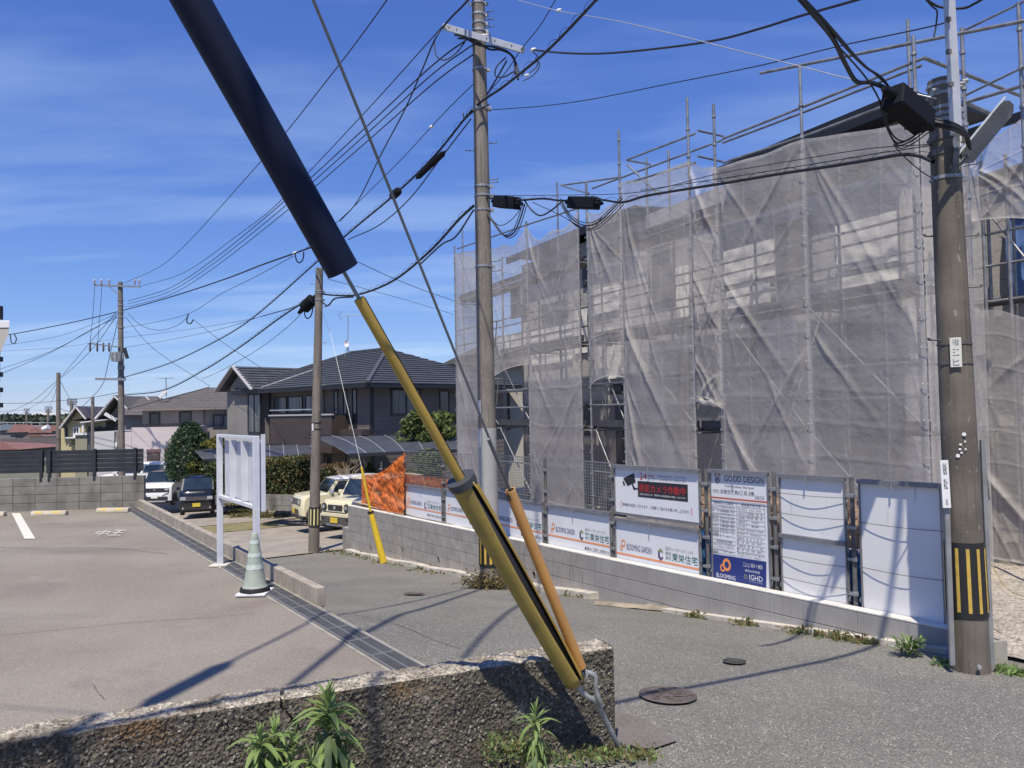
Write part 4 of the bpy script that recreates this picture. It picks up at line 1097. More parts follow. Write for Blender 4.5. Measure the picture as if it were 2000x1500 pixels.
# ------------------------------------------------------------------ sheet netting
def netting(name="veil_netting"):
    m = bpy.data.materials.new(name); m.use_nodes = True; nt = m.node_tree; N = nt.nodes; L = nt.links; N.clear()
    out = N.new('ShaderNodeOutputMaterial'); mx = N.new('ShaderNodeMixShader'); tp = N.new('ShaderNodeBsdfTransparent')
    df = N.new('ShaderNodeBsdfDiffuse'); tl = N.new('ShaderNodeBsdfTranslucent'); m2 = N.new('ShaderNodeMixShader'); m2.inputs[0].default_value = .30
    gl = N.new('ShaderNodeBsdfGlossy'); gl.inputs['Roughness'].default_value = .42; gl.inputs['Color'].default_value = (.75, .75, .78, 1); m3 = N.new('ShaderNodeMixShader'); m3.inputs[0].default_value = .012
    uv = N.new('ShaderNodeAttribute'); uv.attribute_name = "cloth"
    geo = N.new('ShaderNodeNewGeometry')
    no = N.new('ShaderNodeTexNoise'); no.inputs['Scale'].default_value = 1.4; no.inputs['Detail'].default_value = 7; L.new(geo.outputs['Position'], no.inputs['Vector'])
    mc = N.new('ShaderNodeMixRGB'); mc.inputs[1].default_value = (.54, .505, .485, 1); mc.inputs[2].default_value = (.63, .59, .565, 1); L.new(no.outputs['Fac'], mc.inputs[0])
    for d in (df, tl): L.new(mc.outputs[0], d.inputs[0])
    L.new(df.outputs[0], m2.inputs[1]); L.new(tl.outputs[0], m2.inputs[2])
    L.new(m2.outputs[0], m3.inputs[1]); L.new(gl.outputs[0], m3.inputs[2])
    # doubled cloth at hems and packing folds is denser
    sp = N.new('ShaderNodeSeparateXYZ'); L.new(uv.outputs['Vector'], sp.inputs[0])
    mr = N.new('ShaderNodeMapRange'); mr.inputs['From Min'].default_value = .3; mr.inputs['From Max'].default_value = .7
    mr.inputs['To Min'].default_value = .48; mr.inputs['To Max'].default_value = .63; L.new(no.outputs['Fac'], mr.inputs['Value'])
    ad = N.new('ShaderNodeMath'); ad.operation = 'ADD'; ad.use_clamp = True; L.new(mr.outputs[0], ad.inputs[0])
    sc = N.new('ShaderNodeMath'); sc.operation = 'MULTIPLY'; sc.inputs[1].default_value = .22; L.new(sp.outputs[0], sc.inputs[0]); L.new(sc.outputs[0], ad.inputs[1])
    L.new(ad.outputs[0], mx.inputs[0]); L.new(tp.outputs[0], mx.inputs[1]); L.new(m3.outputs[0], mx.inputs[2]); L.new(mx.outputs[0], out.inputs[0])
    # fine creases
    n2 = N.new('ShaderNodeTexNoise'); n2.inputs['Scale'].default_value = 7; n2.inputs['Detail'].default_value = 6; n2.inputs['Distortion'].default_value = .8; L.new(geo.outputs['Position'], n2.inputs['Vector'])
    bp_ = N.new('ShaderNodeBump'); bp_.inputs['Strength'].default_value = .28; bp_.inputs['Distance'].default_value = .05; L.new(n2.outputs['Fac'], bp_.inputs['Height'])
    for d in (df, tl): L.new(bp_.outputs[0], d.inputs['Normal'])
    return m
M_NET = netting()
def cloth(label, A, B, ztA, ztB, zbA, zbB, plane=BLD, off=-.075, seed=0, ties=None, sag=.25, amp=.16, nu=104, nv=176, gather=None, offB=None):
    """one sheet from t=A to t=B; pleats fan out of the lacing points 'ties' (u, v) on its edges"""
    random.seed(seed)
    Wd = abs(B - A); Ht = (ztA + ztB) / 2 - (zbA + zbB) / 2
    offB = off if offB is None else offB
    rays = []
    for (u0, v0) in (ties or [(0, 1), (1, 1), (0, .55), (1, .45), (0, .2), (1, .15)]):
        for _ in range(random.choice((2, 2, 3))):
            down = v0 > .1
            a = math.radians(random.uniform(6, 42)) * (1 if u0 < .5 else -1)
            rays.append((u0 * Wd, v0 * Ht, math.sin(a), -math.cos(a) if down else math.cos(a) * .8, random.uniform(.8, 2.6), random.uniform(.45, 1.2), random.uniform(.010, .028)))
    long_ = [(random.uniform(0, Wd), random.uniform(.25, .95) * Ht, random.choice((-1, 1)) * math.radians(random.uniform(18, 50)), random.uniform(1.4, 3.6), random.uniform(.3, .8)) for _ in range(4)]
    vs = []; cl = []
    for j in range(nv + 1):
        v = j / nv
        for i in range(nu + 1):
            u = i / nu
            zt = ztA + (ztB - ztA) * u - sag * (math.sin(math.pi * u) ** .8) * (1 + .3 * math.sin(u * 9 + seed))
            zb = zbA + (zbB - zbA) * u + (.10 * math.sin(math.pi * u) if zbA > -1.5 else 0)
            z = zb + (zt - zb) * v
            x_ = u * Wd; y_ = v * Ht
            edge = min(1, 6 * u + .05) * min(1, 6 * (1 - u) + .05)
            d = 0
            for (rx, ry, sx_, sy_, ln, a, wd) in rays:
                dx, dy = x_ - rx, y_ - ry
                al = dx * sx_ + dy * sy_
                if al < 0 or al > ln * 1.6: continue
                q = dx * sy_ - dy * sx_
                w_ = wd + .022 * al
                d += a * amp * .24 * (min(1, al / .25)) * math.exp(-(al / ln) ** 2) * math.exp(-abs(q / w_) ** 1.5)
            for (rx, ry, an, ln, a) in long_:
                dx, dy = x_ - rx, y_ - ry
                al = dx * math.sin(an) - dy * math.cos(an)
                q = dx * math.cos(an) + dy * math.sin(an)
                d += a * amp * .15 * math.exp(-((al - ln * .5) / (ln * .6)) ** 4) * math.exp(-abs(q / .026) ** 1.4)
            d += amp * .34 * noise.noise(Vector((x_ * .55 + seed * 7, y_ * .42, seed))) + amp * .05 * noise.noise(Vector((x_ * 2.6 + y_ * 1.1 + seed * 3, y_ * 1.7, seed + 9)))
            # packing creases
            cr = 0
            for per, val in ((.46, y_), (.62, x_)):
                f = (val / per) % 1.0; f = min(f, 1 - f); cr = max(cr, math.exp(-(f * per / .012) ** 2)); 
            d += .006 * cr + .010 * abs(((y_ / .46) % 1.0) - .5) + .03
            o_ = off + (offB - off) * u
            gx = 0
            if gather: gx = gather * (u - .5) * (1 - v) * 0
            p = plane.P(A + (B - A) * u + gx, o_ - d * edge, z)
            vs.append((p.x, p.y, p.z))
            hem = 1.0 if min(u * Wd, (1 - u) * Wd) < .035 or (1 - v) * Ht < .04 or v * Ht < .04 else 0
            cl.append((max(hem, .55 * cr), 0, 0))
    mb = MB(); mb.add(vs, [(j * (nu + 1) + i, j * (nu + 1) + i + 1, (j + 1) * (nu + 1) + i + 1, (j + 1) * (nu + 1) + i) for j in range(nv) for i in range(nu)])
    o = mb.build("construction_net", M_NET, smooth=True, label=label, category="scaffold net", group="grey sheet nets laced to the scaffolding")
    at_ = o.data.attributes.new("cloth", 'FLOAT_VECTOR', 'POINT')
    at_.data.foreach_set('vector', [c for t in cl for c in t])
    return o
zb_ = -2.12
T_ = {px: bt(px, -.05) for px in (1812, 1585, 1412, 1358, 1221, 1155, 1137, 1035, 958, 893)}
Z_ = lambda px, py: bz(px, py, -.05)
cloth("rightmost wide scaffold net sheet, under the dark roof edge, left of the striped pole", T_[1585], T_[1812], Z_(1585, 266), Z_(1812, 228), zb_, zb_, seed=1, sag=.03, amp=.17)
cloth("scaffold net sheet behind the building notice with a deep fold below the roof edge", T_[1412], T_[1585], Z_(1412, 324), Z_(1585, 266), zb_, zb_, seed=2, sag=.04, amp=.20, ties=[(0, 1), (1, 1), (0, .72), (1, .5), (1, .22), (0, .35)])
cloth("narrow scaffold net strip above the security camera sign, open at its foot", T_[1358], T_[1412], Z_(1358, 308), Z_(1412, 322), Z_(1358, 780), Z_(1412, 800), seed=3, sag=.06, amp=.15, nu=50)
cloth("scaffold net sheet with long diagonal folds above the left half of the camera sign", T_[1221], T_[1358], Z_(1221, 352), Z_(1358, 308), zb_, zb_, seed=4, sag=.10, amp=.24, ties=[(0, 1), (0, .78), (0, .62), (0, .42), (0, .22), (1, .72)])
cloth("short scaffold net sheet right of the dark gap, raised above the lower deck", T_[1155], T_[1221], Z_(1155, 412), Z_(1221, 384), Z_(1155, 752), Z_(1221, 738), seed=5, sag=.12, amp=.16, nu=56, ties=[(0, 1), (1, 1), (0, .0), (1, .3)])
cloth("scaffold net sheet left of the dark gap with a wide triangular sag at its top", T_[1035], T_[1137], Z_(1035, 440), Z_(1137, 408), zb_, zb_, seed=6, sag=.42, amp=.17)
cloth("scaffold net sheet just right of the central pole, its foot lifted above the lower deck", T_[958], T_[1035], Z_(958, 468), Z_(1035, 440), Z_(958, 745), Z_(1035, 712), seed=7, sag=.38, amp=.19, nu=50)
cloth("scaffold net sheet at the far left end of the scaffolding, left of the central pole", T_[893], T_[958], Z_(893, 492), Z_(958, 470), zb_ - .2, zb_ - .2, seed=8, sag=.12, amp=.15, nu=50)
# end sheet turning the far corner
P2 = VP(*BLD.P(T_[893], -.05, 0).xy, BLD.n.x, BLD.n.y)
cloth("end sheet of scaffold net turning the far left corner", 0.0, 1.0, Z_(893, 492), Z_(893, 500), zb_, zb_, plane=P2, off=0, seed=9, sag=.05, amp=.06, nu=24)
# return sheet at the near corner
P3 = VP(*BLD.P(T_[1812], -.05, 0).xy, BLD.n.x, BLD.n.y)
cloth("narrow sheet of scaffold net turning the near corner beside the striped pole", 0.02, 1.2, Z_(1812, 232), Z_(1812, 240), zb_, zb_, plane=P3, off=0.01, seed=10, sag=.08, amp=.05, nu=30)
# second house: nets right of the striped pole
q0 = at(1905, 1090, 11.0)
BL2 = VP(q0.x, q0.y, BLD.u.x, BLD.u.y)
t2 = lambda px: BL2.hit(px, 700)[0]
z2 = lambda px, py: BL2.hit(px, py)[1]
cloth("upper right scaffold net of the second house, rolled back along a sloping top edge", t2(2090), t2(1880), z2(2030, 182), z2(1880, 318), z2(2000, 455), z2(1880, 440), plane=BL2, off=0, seed=11, sag=.05, amp=.2)
cloth("lower right scaffold net of the second house behind the striped pole", t2(2090), t2(1872), z2(2000, 600), z2(1880, 580), z2(1950, 1092), z2(1950, 1092), plane=BL2, off=0, seed=12, sag=.22, amp=.18)
scaf2 = thing("scaffolding", "pipe scaffolding of the second house right of the striped pole", "scaffolding", q0)
for px in (1880, 1929, 1978, 2030):
    for off in (.02, .75):
        pipe("standard", BL2.P(t2(px), off, GZ), BL2.P(t2(px), off, 3.4 if px < 2000 else 4.6), parent=scaf2)
for z in (-.4, .1, .55, 1.4, 1.9, 2.35, 3.2):
    pipe("ledger", BL2.P(t2(2090), .03, z), BL2.P(t2(1872), .03, z), parent=scaf2, r=.02)
    if z in (-.4, 1.4, 3.2): MB().obox(BL2.P(t2(2090), .15, z), BL2.u * (t2(1872) - t2(2090)), BL2.n * .5, (0, 0, .05)).build("deck_plank", M_DECK, scaf2)
pipe("brace", BL2.P(t2(2060), .05, 1.4), BL2.P(t2(1890), .05, 3.2), .016, parent=scaf2)

# ------------------------------------------------------------------ the house shell under the nets
M_WRAP = mat("pale_house_wrap", (0.46, 0.44, 0.43), 0.55, c2=(0.36, 0.345, 0.34), ns=1.6, bump=.3, bs=5, stain=[(9, (0.60, 0.63), (0.28, 0.27, 0.27), (1, 1, 2.6))])
M_WRAP2 = mat("grey_siding", (0.27, 0.255, 0.25), 0.7, c2=(0.23, 0.215, 0.21), ns=2)
M_ROOFD = mat("dark_roof_metal", (0.008, 0.010, 0.018), 0.6, c2=(0.012, 0.014, 0.022), ns=3)
M_OPEN = mat("window_opening_dark", (0.05, 0.05, 0.055), 0.35)
h1 = thing("house_under_construction", "new two-storey house wrapped in pale sheets behind the scaffold nets with dark roof edge", "house", BLD.P(4, 3, -2.3))
HO = 1.25; tA, tB = 1.1, 7.15
def hb(name, t0, t1, o0, o1, z0, z1, m, parent=h1, plane=BLD, bevel=0):
    return MB().obox(plane.P(t0, o0, z0), plane.u * (t1 - t0), plane.n * (o1 - o0), (0, 0, z1 - z0)).build(name, m, parent, bevel=bevel, bseg=1)
zf_t = BLD.hit(1600, 240, HO - .45)[1]; 
hb("wall", tA, tB, HO, HO + 1.2, -2.35, zf_t - .22, M_WRAP)
hb("rear_wall", tA + .8, tB, HO + 1.21, HO + 6, -2.35, 2.6, M_WRAP)
fa = BLD.pt(1436, 314, HO - .45); fb = BLD.pt(1774, 170, HO - .45)
tf0, tf1 = BLD.hit(1774, 170, HO - .45)[0], BLD.hit(1392, 330, HO - .45)[0]
zf = (fa.z + fb.z) / 2
hb("roof_fascia", tf0 - .0, tf1, HO - .45, HO - .40, zf - .25, zf, M_ROOFD)
mb = MB(); mb.prism([BLD.P(tf0, HO - .44, zf - .02), BLD.P(tf0, HO - .44, zf - .1), BLD.P(tf0, HO + 1.5, zf - .10), BLD.P(tf0, HO + 1.5, zf - .03)], BLD.u * (tf1 - tf0)); mb.build("roof", M_ROOFD, h1)
hb("eave_soffit", tf0 + .02, tf1 - .02, HO - .42, HO + .02, zf - .22, zf - .18, M_ROOFD)
# lower band and storey band of siding already fitted
hb("belt_board", tA - .02, tB, HO - .03, HO, .55, .80, M_WRAP2)
def opening(px0, px1, yt, yb, parent=h1, plane=BLD, off=HO, m=None):
    t0, t1 = plane.hit(px1, 600, off)[0], plane.hit(px0, 600, off)[0]
    pm = (px0 + px1) / 2; zt, zb = plane.hit(pm, yt, off)[1], plane.hit(pm, yb, off)[1]
    w = MB(); w.obox(plane.P(t0, off - .05, zb), plane.u * (t1 - t0), plane.n * .055, (0, 0, zt - zb)); f = w.build("window", M_FRAME, parent, bevel=.004, bseg=1)
    MB().obox(plane.P(t0 + .05, off - .058, zb + .05), plane.u * (t1 - t0 - .1), plane.n * .01, (0, 0, zt - zb - .1)).build("pane", m or M_OPEN, f)
opening(1522, 1590, 430, 555); opening(1278, 1322, 478, 590); opening(1640, 1700, 620, 700); opening(1430, 1475, 640, 760); opening(1600, 1760, 735, 905); opening(1300, 1345, 690, 860)
# paler wrap sheets on the wall, sunlit patches put into their colour
for i, (x0, x1, yt, yb) in enumerate(((1642, 1765, 425, 520), (1645, 1768, 530, 600), (1421, 1520, 478, 548), (1425, 1510, 560, 640), (1500, 1560, 590, 700), (1325, 1352, 520, 640))):
    t0, t1 = BLD.hit(x1, 600, HO)[0], BLD.hit(x0, 600, HO)[0]; pm = (x0 + x1) / 2; zt, zb = bz(pm, yt, HO), bz(pm, yb, HO)
    mb = MB(); mb.grid(lambda a, b: BLD.P(t0 + (t1 - t0) * a, HO - .04 - .035 * noise.noise(Vector((a * 5, b * 4, i * 3))) - .02, zb + (zt - zb) * b), 16, 12)
    mb.build("wrap_sheet", mat("sunlit_wrap_sheet", (0.80, 0.78, 0.76), .5, c2=(.7, .68, .66), ns=3, stain=[(11, (0.62, 0.66), (0.42, 0.41, 0.41), (1, 1, 2.5))]), h1, smooth=True)
h2 = thing("house_under_construction", "further half of the new house behind the left scaffold nets, lower dark eave", "house", BLD.P(10, 3, -2.3))
z3 = BLD.hit(1100, 478, HO + .1)[1]
hb("wall", 7.35, 13.2, HO + .2, HO + 6, -2.35, z3 - .1, M_WRAP, h2)
hb("roof_fascia", 7.25, 13.4, HO - .2, HO - .15, z3 - .05, z3 + .14, M_ROOFD, h2)
mb = MB(); mb.prism([BLD.P(7.25, HO - .2, z3 + .12), BLD.P(7.25, HO + 3.0, z3 + .35), BLD.P(7.25, HO + 6.4, z3 + .12)], BLD.u * 6.15); mb.build("roof", M_ROOFD, h2)
hb("siding_panel", 7.3, 13.2, HO + .16, HO + .2, -2.3, .2, M_WRAP2, h2)
for a in ((1142, 1152, 500, 560), (1139, 1153, 790, 850), (1190, 1216, 750, 770), (1200, 1218, 790, 905), (1030, 1037, 790, 850), (1000, 1030, 560, 620), (1060, 1110, 590, 625), (985, 992, 765, 840)):
    opening(*a, parent=h2, off=HO + .2)
for x0, x1, yt, yb in ((975, 1030, 655, 690), (1040, 1120, 640, 665), (1040, 1120, 680, 710), (1125, 1150, 600, 690), (1165, 1215, 560, 610), (1170, 1215, 640, 740)):
    t0, t1 = BLD.hit(x1, 600, HO + .2)[0], BLD.hit(x0, 600, HO + .2)[0]; pm = (x0 + x1) / 2; zt, zb = bz(pm, yt, HO + .2), bz(pm, yb, HO + .2)
    mb = MB(); mb.grid(lambda a, b: BLD.P(t0 + (t1 - t0) * a, HO + .14 - .035 * noise.noise(Vector((a * 5, b * 4, x0))), zb + (zt - zb) * b), 12, 8)
    mb.build("wrap_sheet", MATS["sunlit_wrap_sheet"], h2, smooth=True)
h3 = thing("house_under_construction", "second new house with a blue sheet behind the nets right of the striped pole", "house", BL2.P(-1, 3, -2.3))
hb("wall", t2(2120), t2(1868) + 1.6, 1.3, 6, -2.35, 3.55, M_WRAP, h3, BL2)
fa = BL2.hit(1900, 250, 1.0)
hb("roof_fascia", t2(2120), BL2.hit(1886, 262, 1.0)[0], .95, 1.0, z2(1900, 262) + .30, z2(1900, 262) + .44, M_ROOFD, h3, BL2)
mb = MB(); tq0, tq1 = t2(2095), t2(1882)
mb.grid(lambda a, b: BL2.P(tq0 + (tq1 - tq0) * a, 1.15 - .12 * noise.noise(Vector((a * 4, b * 3, 8))), z2(1940, 585) + (z2(1940, 385) - z2(1940, 585)) * b + .15 * a), 40, 20)
mb.build("blue_sheet", mat("blue_sheet_faded", (0.07, 0.15, 0.38), .5, c2=(.14, .24, .52), ns=3), h3, smooth=True)
hb("plinth", t2(2120), t2(1868), .4, 1.2, -2.5, -2.12, M_OLDP if 'M_OLDP' in globals() else M_GROUT, h3, BL2)

# cord ties knotted through the eyelets, along every laced post
M_TIE = mat("white_cord_tie", (0.62, 0.61, 0.6), .6)
mb = MB()
random.seed(77)
for px, yt in ((1812, 240), (1585, 268), (1412, 326), (1358, 312), (1221, 356), (1155, 416), (1137, 412), (1035, 444), (958, 474), (893, 496)):
    t = T_[px]; z = Z_(px, yt) - .05
    while z > -2.0:
        for sg in (-1, 1):
            c_ = BLD.P(t + sg * .035, -.12, z + random.uniform(-.01, .01)); mb.box(c_, .011, .012, .009)
        mb.beam(BLD.P(t - .04, -.125, z), BLD.P(t + .04, -.125, z), .004, .004); z -= .45
mb.build("net_tie", M_TIE, scaf, kind="stuff")
# eave rail the nets are rolled over, and a rolled-up sheet at the camera sign
mb = MB(); a_, b_ = bp(1362, 783, -.06), bp(1416, 792, -.02)
mb.tube([a_.lerp(b_, k / 8) + Vector((0, 0, .02 * math.sin(k * 2))) for k in range(9)], [.03, .05, .045, .04, .05, .045, .04, .05, .03], 10); mb.build("rolled_net", mat("bleached_roll", (.62, .57, .5), .8), scaf)
# ------------------------------------------------------------------ utility poles
def upole(label, px, py, D, top, r0, r1, m, group="concrete utility poles", lean=None):
    b = at(px, py, D)
    tp = at(top[0], top[1], D + (lean or 0))
    root = thing("utility_pole", label, "utility pole", b, group=group)
    b2 = b + (b - tp).normalized() * .4
    mb = MB(); n = 14; pts = [b2.lerp(tp, i / n) for i in range(n + 1)]
    mb.tube(pts, [r0 + (r1 - r0) * i / n for i in range(n + 1)], 28)
    o = mb.build("shaft", m, root); shade_auto(o, 40)
    def ax(py_, off=0.0):
        # point on the axis that shows at height py_
        lo, hi = 0.0, 1.0
        for _ in range(40):
            mid = (lo + hi) / 2; p = b.lerp(tp, mid)
            c = CR3.transposed() @ p; yy = 750 - 1500 * (c.y / -c.z)
            if yy > py_: lo = mid
            else: hi = mid
        f = lo; return b.lerp(tp, f), r0 + (r1 - r0) * f
    return root, b, tp, ax
def band(root, ax, py, h=.035, extra=.008, m=None, name="band", seg=24, bolts=True):
    p, r = ax(py); mb = MB()
    mb.tube([p - Vector((0, 0, h / 2)), p + Vector((0, 0, h / 2))], r + extra, seg)
    if bolts:
        for k in range(seg // 2):
            a = 2 * math.pi * k / (seg // 2); mb.box(p + Vector(((r + extra) * math.cos(a), (r + extra) * math.sin(a), 0)), .016, .016, h * .5)
        c = CR3 @ Vector((0, 0, 1)); mb.box(p + Vector((r + .03, 0, 0)), .06, .035, h * 1.3)
    return mb.build(name, m or M_GALV, root)
def step(root, ax, py, side=1, L=.14):
    p, r = ax(py); d = Vector((side, -.15, 0)).normalized()
    mb = MB(); mb.tube([p + d * (r - .02), p + d * (r + L)], .008, 6); mb.tube([p + d * (r + L), p + d * (r + L) + Vector((0, 0, .018))], .012, 6); return mb.build("step_bolt", M_DPIPE, root)
def wrap_sheet(root, ax, py0, py1, m, name, extra=.006, seg=40):
    p0, r = ax(py0); p1, r1 = ax(py1); mb = MB(); mb.tube([p0, p1], [r + extra, r1 + extra], seg); o = mb.build(name, m, root); shade_auto(o, 40); return o
def stripes(root, ax, py0, py1, n, wdeg, ph, extra=.011, m=None, inset=.012):
    # upright bars bent round the pole
    sh = wrap_sheet(root, ax, py0, py1, M_STRB, "warning_sheet", extra)
    p0, r0_ = ax(py0); p1, r1_ = ax(py1); d = (p1 - p0).normalized()
    a_, b_ = p0 + d * .045, p1 - d * .045
    for k in range(n):
        c0 = 2 * math.pi * k / n + ph; mb = MB(); vs = []
        for j, (p, r) in enumerate(((a_, r0_), (b_, r1_))):
            for q in range(5):
                a = c0 + math.radians(wdeg) * (q / 4 - .5); rr = r + extra + .003; vs.append(p + Vector((rr * math.cos(a), rr * math.sin(a), 0)))
        mb.add(vs, [(q, q + 1, 6 + q, 5 + q) for q in range(4)]); mb.build("yellow_stripe", m or M_STRY, sh)
def plate(root, ax, py, w, h, side=-1.0, m=None, name="number_plate", lines=None, out=.012):
    p, r = ax(py); c = Vector((-p.x, -p.y, 0)).normalized(); s_ = Vector((-c.y, c.x, 0))
    d = (c + s_ * side).normalized(); t_ = Vector((-d.y, d.x, 0))
    o = p + d * (r + out)
    pl = MB().obox(o - t_ * w / 2 - Vector((0, 0, h / 2)), t_ * w, d * .004, (0, 0, h)).build(name, m or M_PANEL, root)
    if lines:
        mb = MB(); 
        n = len(lines)
        sg = 1 if t_.dot(CR3 @ Vector((1, 0, 0))) > 0 else -1
        for i, ch in enumerate(lines):
            zt_ = h / 2 - h * (i + .15) / n; zb__ = zt_ - h / n * .7
            text_into(mb, ch, lambda x, y: o + t_ * (sg * x) + d * .0065 + Vector((0, 0, y)), -w * .28, w * .28, zb__, zt_)
        mb.build("lettering", kind="stuff", mats=M_TEXTS, parent=pl)
    return pl

# --- central pole
rootM, bM, tM, axM = upole("tall central concrete pole with a crossarm, grey wrap and black and yellow stripes", 957, 1132, 13.0, (933, -60), .170, .108, M_POLE)
wrap_sheet(rootM, axM, 1037, 836, M_GREYWRAP, "grey_wrap", .006)
stripes(rootM, axM, 1104, 1038, 12, 13, .15, m=mat("guard_stripe_amber", (0.66, 0.42, 0.06), .5, c2=(.55, .34, .05), ns=12))
for py in (8, 30, 47, 62, 137, 365, 383, 411, 521): band(rootM, axM, py, .04)
for py in (213,): band(rootM, axM, py, .06)
for py, sd in ((281, 1), (295, -1), (352, 1), (358, 1), (511, 1), (530, 1), (628, 1), (740, 1), (25, 1), (40, 1), (55, 1)): step(rootM, axM, py, sd)
for y_ in (628, 740):
    p, r = axM(y_); MB().tube([p + Vector((r + .06, -.02, 0)), p + Vector((r + .02, -.02, -.45))], .01, 6).build("step_bolt", M_DPIPE, rootM)
plate(rootM, axM, 797, .055, .26, -1.0, lines="千鳥支")
plate(rootM, axM, 857, .05, .27, -1.0, lines="右三中")
# crossarm (square galvanised tube)
cL = at(866, 52, 13.05); cR = at(1022, 98, 12.15)
MB().beam(cL, cR, .075, .10).build("crossarm", mat("pale_galvanised_arm", (0.52, 0.53, 0.57), .45, .3, c2=(.44, .45, .48), ns=8), rootM, bevel=.004, bseg=1)
for f in (.08, .18, .30, .56, .66, .86):
    p = cL.lerp(cR, f); MB().tube([p + Vector((0, -.06, 0)), p + Vector((0, .06, 0))], .012, 8).build("bolt", M_DPIPE, rootM)
mb = MB(); p, r = axM(72); mb.tube([p + Vector((-.16, -.16, -.05)), p + Vector((.2, -.18, -.05)), p + Vector((.2, .1, -.05))], .012, 6); mb.build("arm_clamp", M_GALV, rootM)
mb = MB(); p, r = axM(20); mb.beam(p + Vector((-.12, -.05, .05)), at(905, -10, 12.9), .03, .03); mb.build("arm_stay", M_ALU, rootM)

# --- left pole
rootL, bL, tLp, axL = upole("slender concrete pole left of the beige cars with a striped band and small plates", 613, 1073, 21.0, (624, 524), .150, .098, M_POLE)
stripes(rootL, axL, 1028, 990, 10, 15, .5, m=mat("old_stripe_yellow", (0.62, 0.56, 0.26), .6))
for py in (826, 838): band(rootL, axL, py, .03, .006, M_BLACK, "strap", bolts=False)
for py in (569, 573, 586): band(rootL, axL, py, .035)
plate(rootL, axL, 834, .06, .20, -.9)
for py, sd in ((670, 1), (753, 1), (916, 1), (600, 1), (555, -1)): step(rootL, axL, py, sd, .12)

# --- far pole with transformer
rootW, bW, tW, axW = upole("tall far pole with a top crossarm and a grey transformer behind the slat fence", 238, 960, 40.0, (235, 551), .175, .115, M_POLE)
def arm(root, a, b, w=.08, m=None, nm="crossarm"): return MB().beam(a, b, w, w).build(nm, m or M_GALV, root)
arm(rootW, at(184, 557, 40), at(274, 560, 39.7)); arm(rootW, at(176, 671, 40), at(233, 678, 39.8)); arm(rootW, at(187, 740, 39.8), at(245, 741, 39.8), .12)
for px in (184, 198, 213, 263, 272):
    mb = MB(); p = at(px, 556, 39.9); mb.tube([p, p + Vector((0, 0, .22)), p + Vector((0, 0, .3))], [.045, .06, .02], 8); mb.build("insulator", mat("porcelain_grey", (.3, .3, .34), .3), rootW)
for px in (176, 190, 202, 213):
    mb = MB(); p = at(px, 674, 39.9); mb.tube([p + Vector((0, 0, .12)), p - Vector((0, 0, .25)), p - Vector((0, 0, .36))], [.045, .055, .025], 8); mb.build("insulator", mat("porcelain_brown", (.10, .09, .10), .3), rootW)
arm(rootW, at(214, 560, 39.9), at(231, 575, 39.9), .04)
mb = MB(); p = at(229, 688, 39.6); q = at(229, 706, 39.6); mb.tube([p, q], [.27, .27], 16)
for k in range(10):
    a = 2 * math.pi * k / 10; d = Vector((math.cos(a), math.sin(a), 0)); mb.beam(p + d * .29 - Vector((0, 0, .05)), q + d * .29 + Vector((0, 0, .05)), .02, .06, up=d)
mb.build("transformer", mat("transformer_grey", (.30, .31, .33), .5, c2=(.22, .23, .25), ns=3), rootW)
mb = MB(); mb.tube([at(243, 680, 39.6), at(249, 700, 39.6)], .09, 8); mb.build("cable_end", M_CABLE, rootW)
for py in (586, 596, 610, 620, 640, 716, 720, 737): band(rootW, axW, py, .07, .02)
for py, sd in ((600, 1), (630, -1), (650, 1), (668, -1), (762, 1), (780, 1)): step(rootW, axW, py, sd, .3)

# --- smaller far poles
def farpole(label, px, yb, yt, D, r, arms=()):
    root, b, tp, ax_ = upole(label, px, yb, D, (px, yt), r, r * .75, M_POLE)
    for x0, x1, y in arms:
        arm(root, at(x0, y, D), at(x1, y, D), .10)
        for k in range(4):
            p = at(x0 + (x1 - x0) * (k + .5) / 4, y - 1, D); mb = MB(); mb.tube([p, p + Vector((0, 0, .35))], .09, 6); mb.build("insulator", MATS["porcelain_grey"], root)
    return root
farpole("plain dark pole carrying many drop wires between the red roofs and the cream house", 114, 960, 728, 62, .20)
farpole("short grey pole directly left of the tallest far pole, before the pale wall", 181, 960, 776, 46, .12)
farpole("distant pole with crossarms left of the plain dark pole", 94, 880, 799, 115, .22, ((87, 103, 799), (88, 101, 806)))
farpole("far tiny pole above the dark tree belt", 52, 880, 802, 150, .22, ((46, 58, 802), (48, 57, 809)))
farpole("distant pole top crowded with insulators behind the cream gable", 140, 860, 784, 75, .2, ((130, 151, 786), (131, 149, 791)))

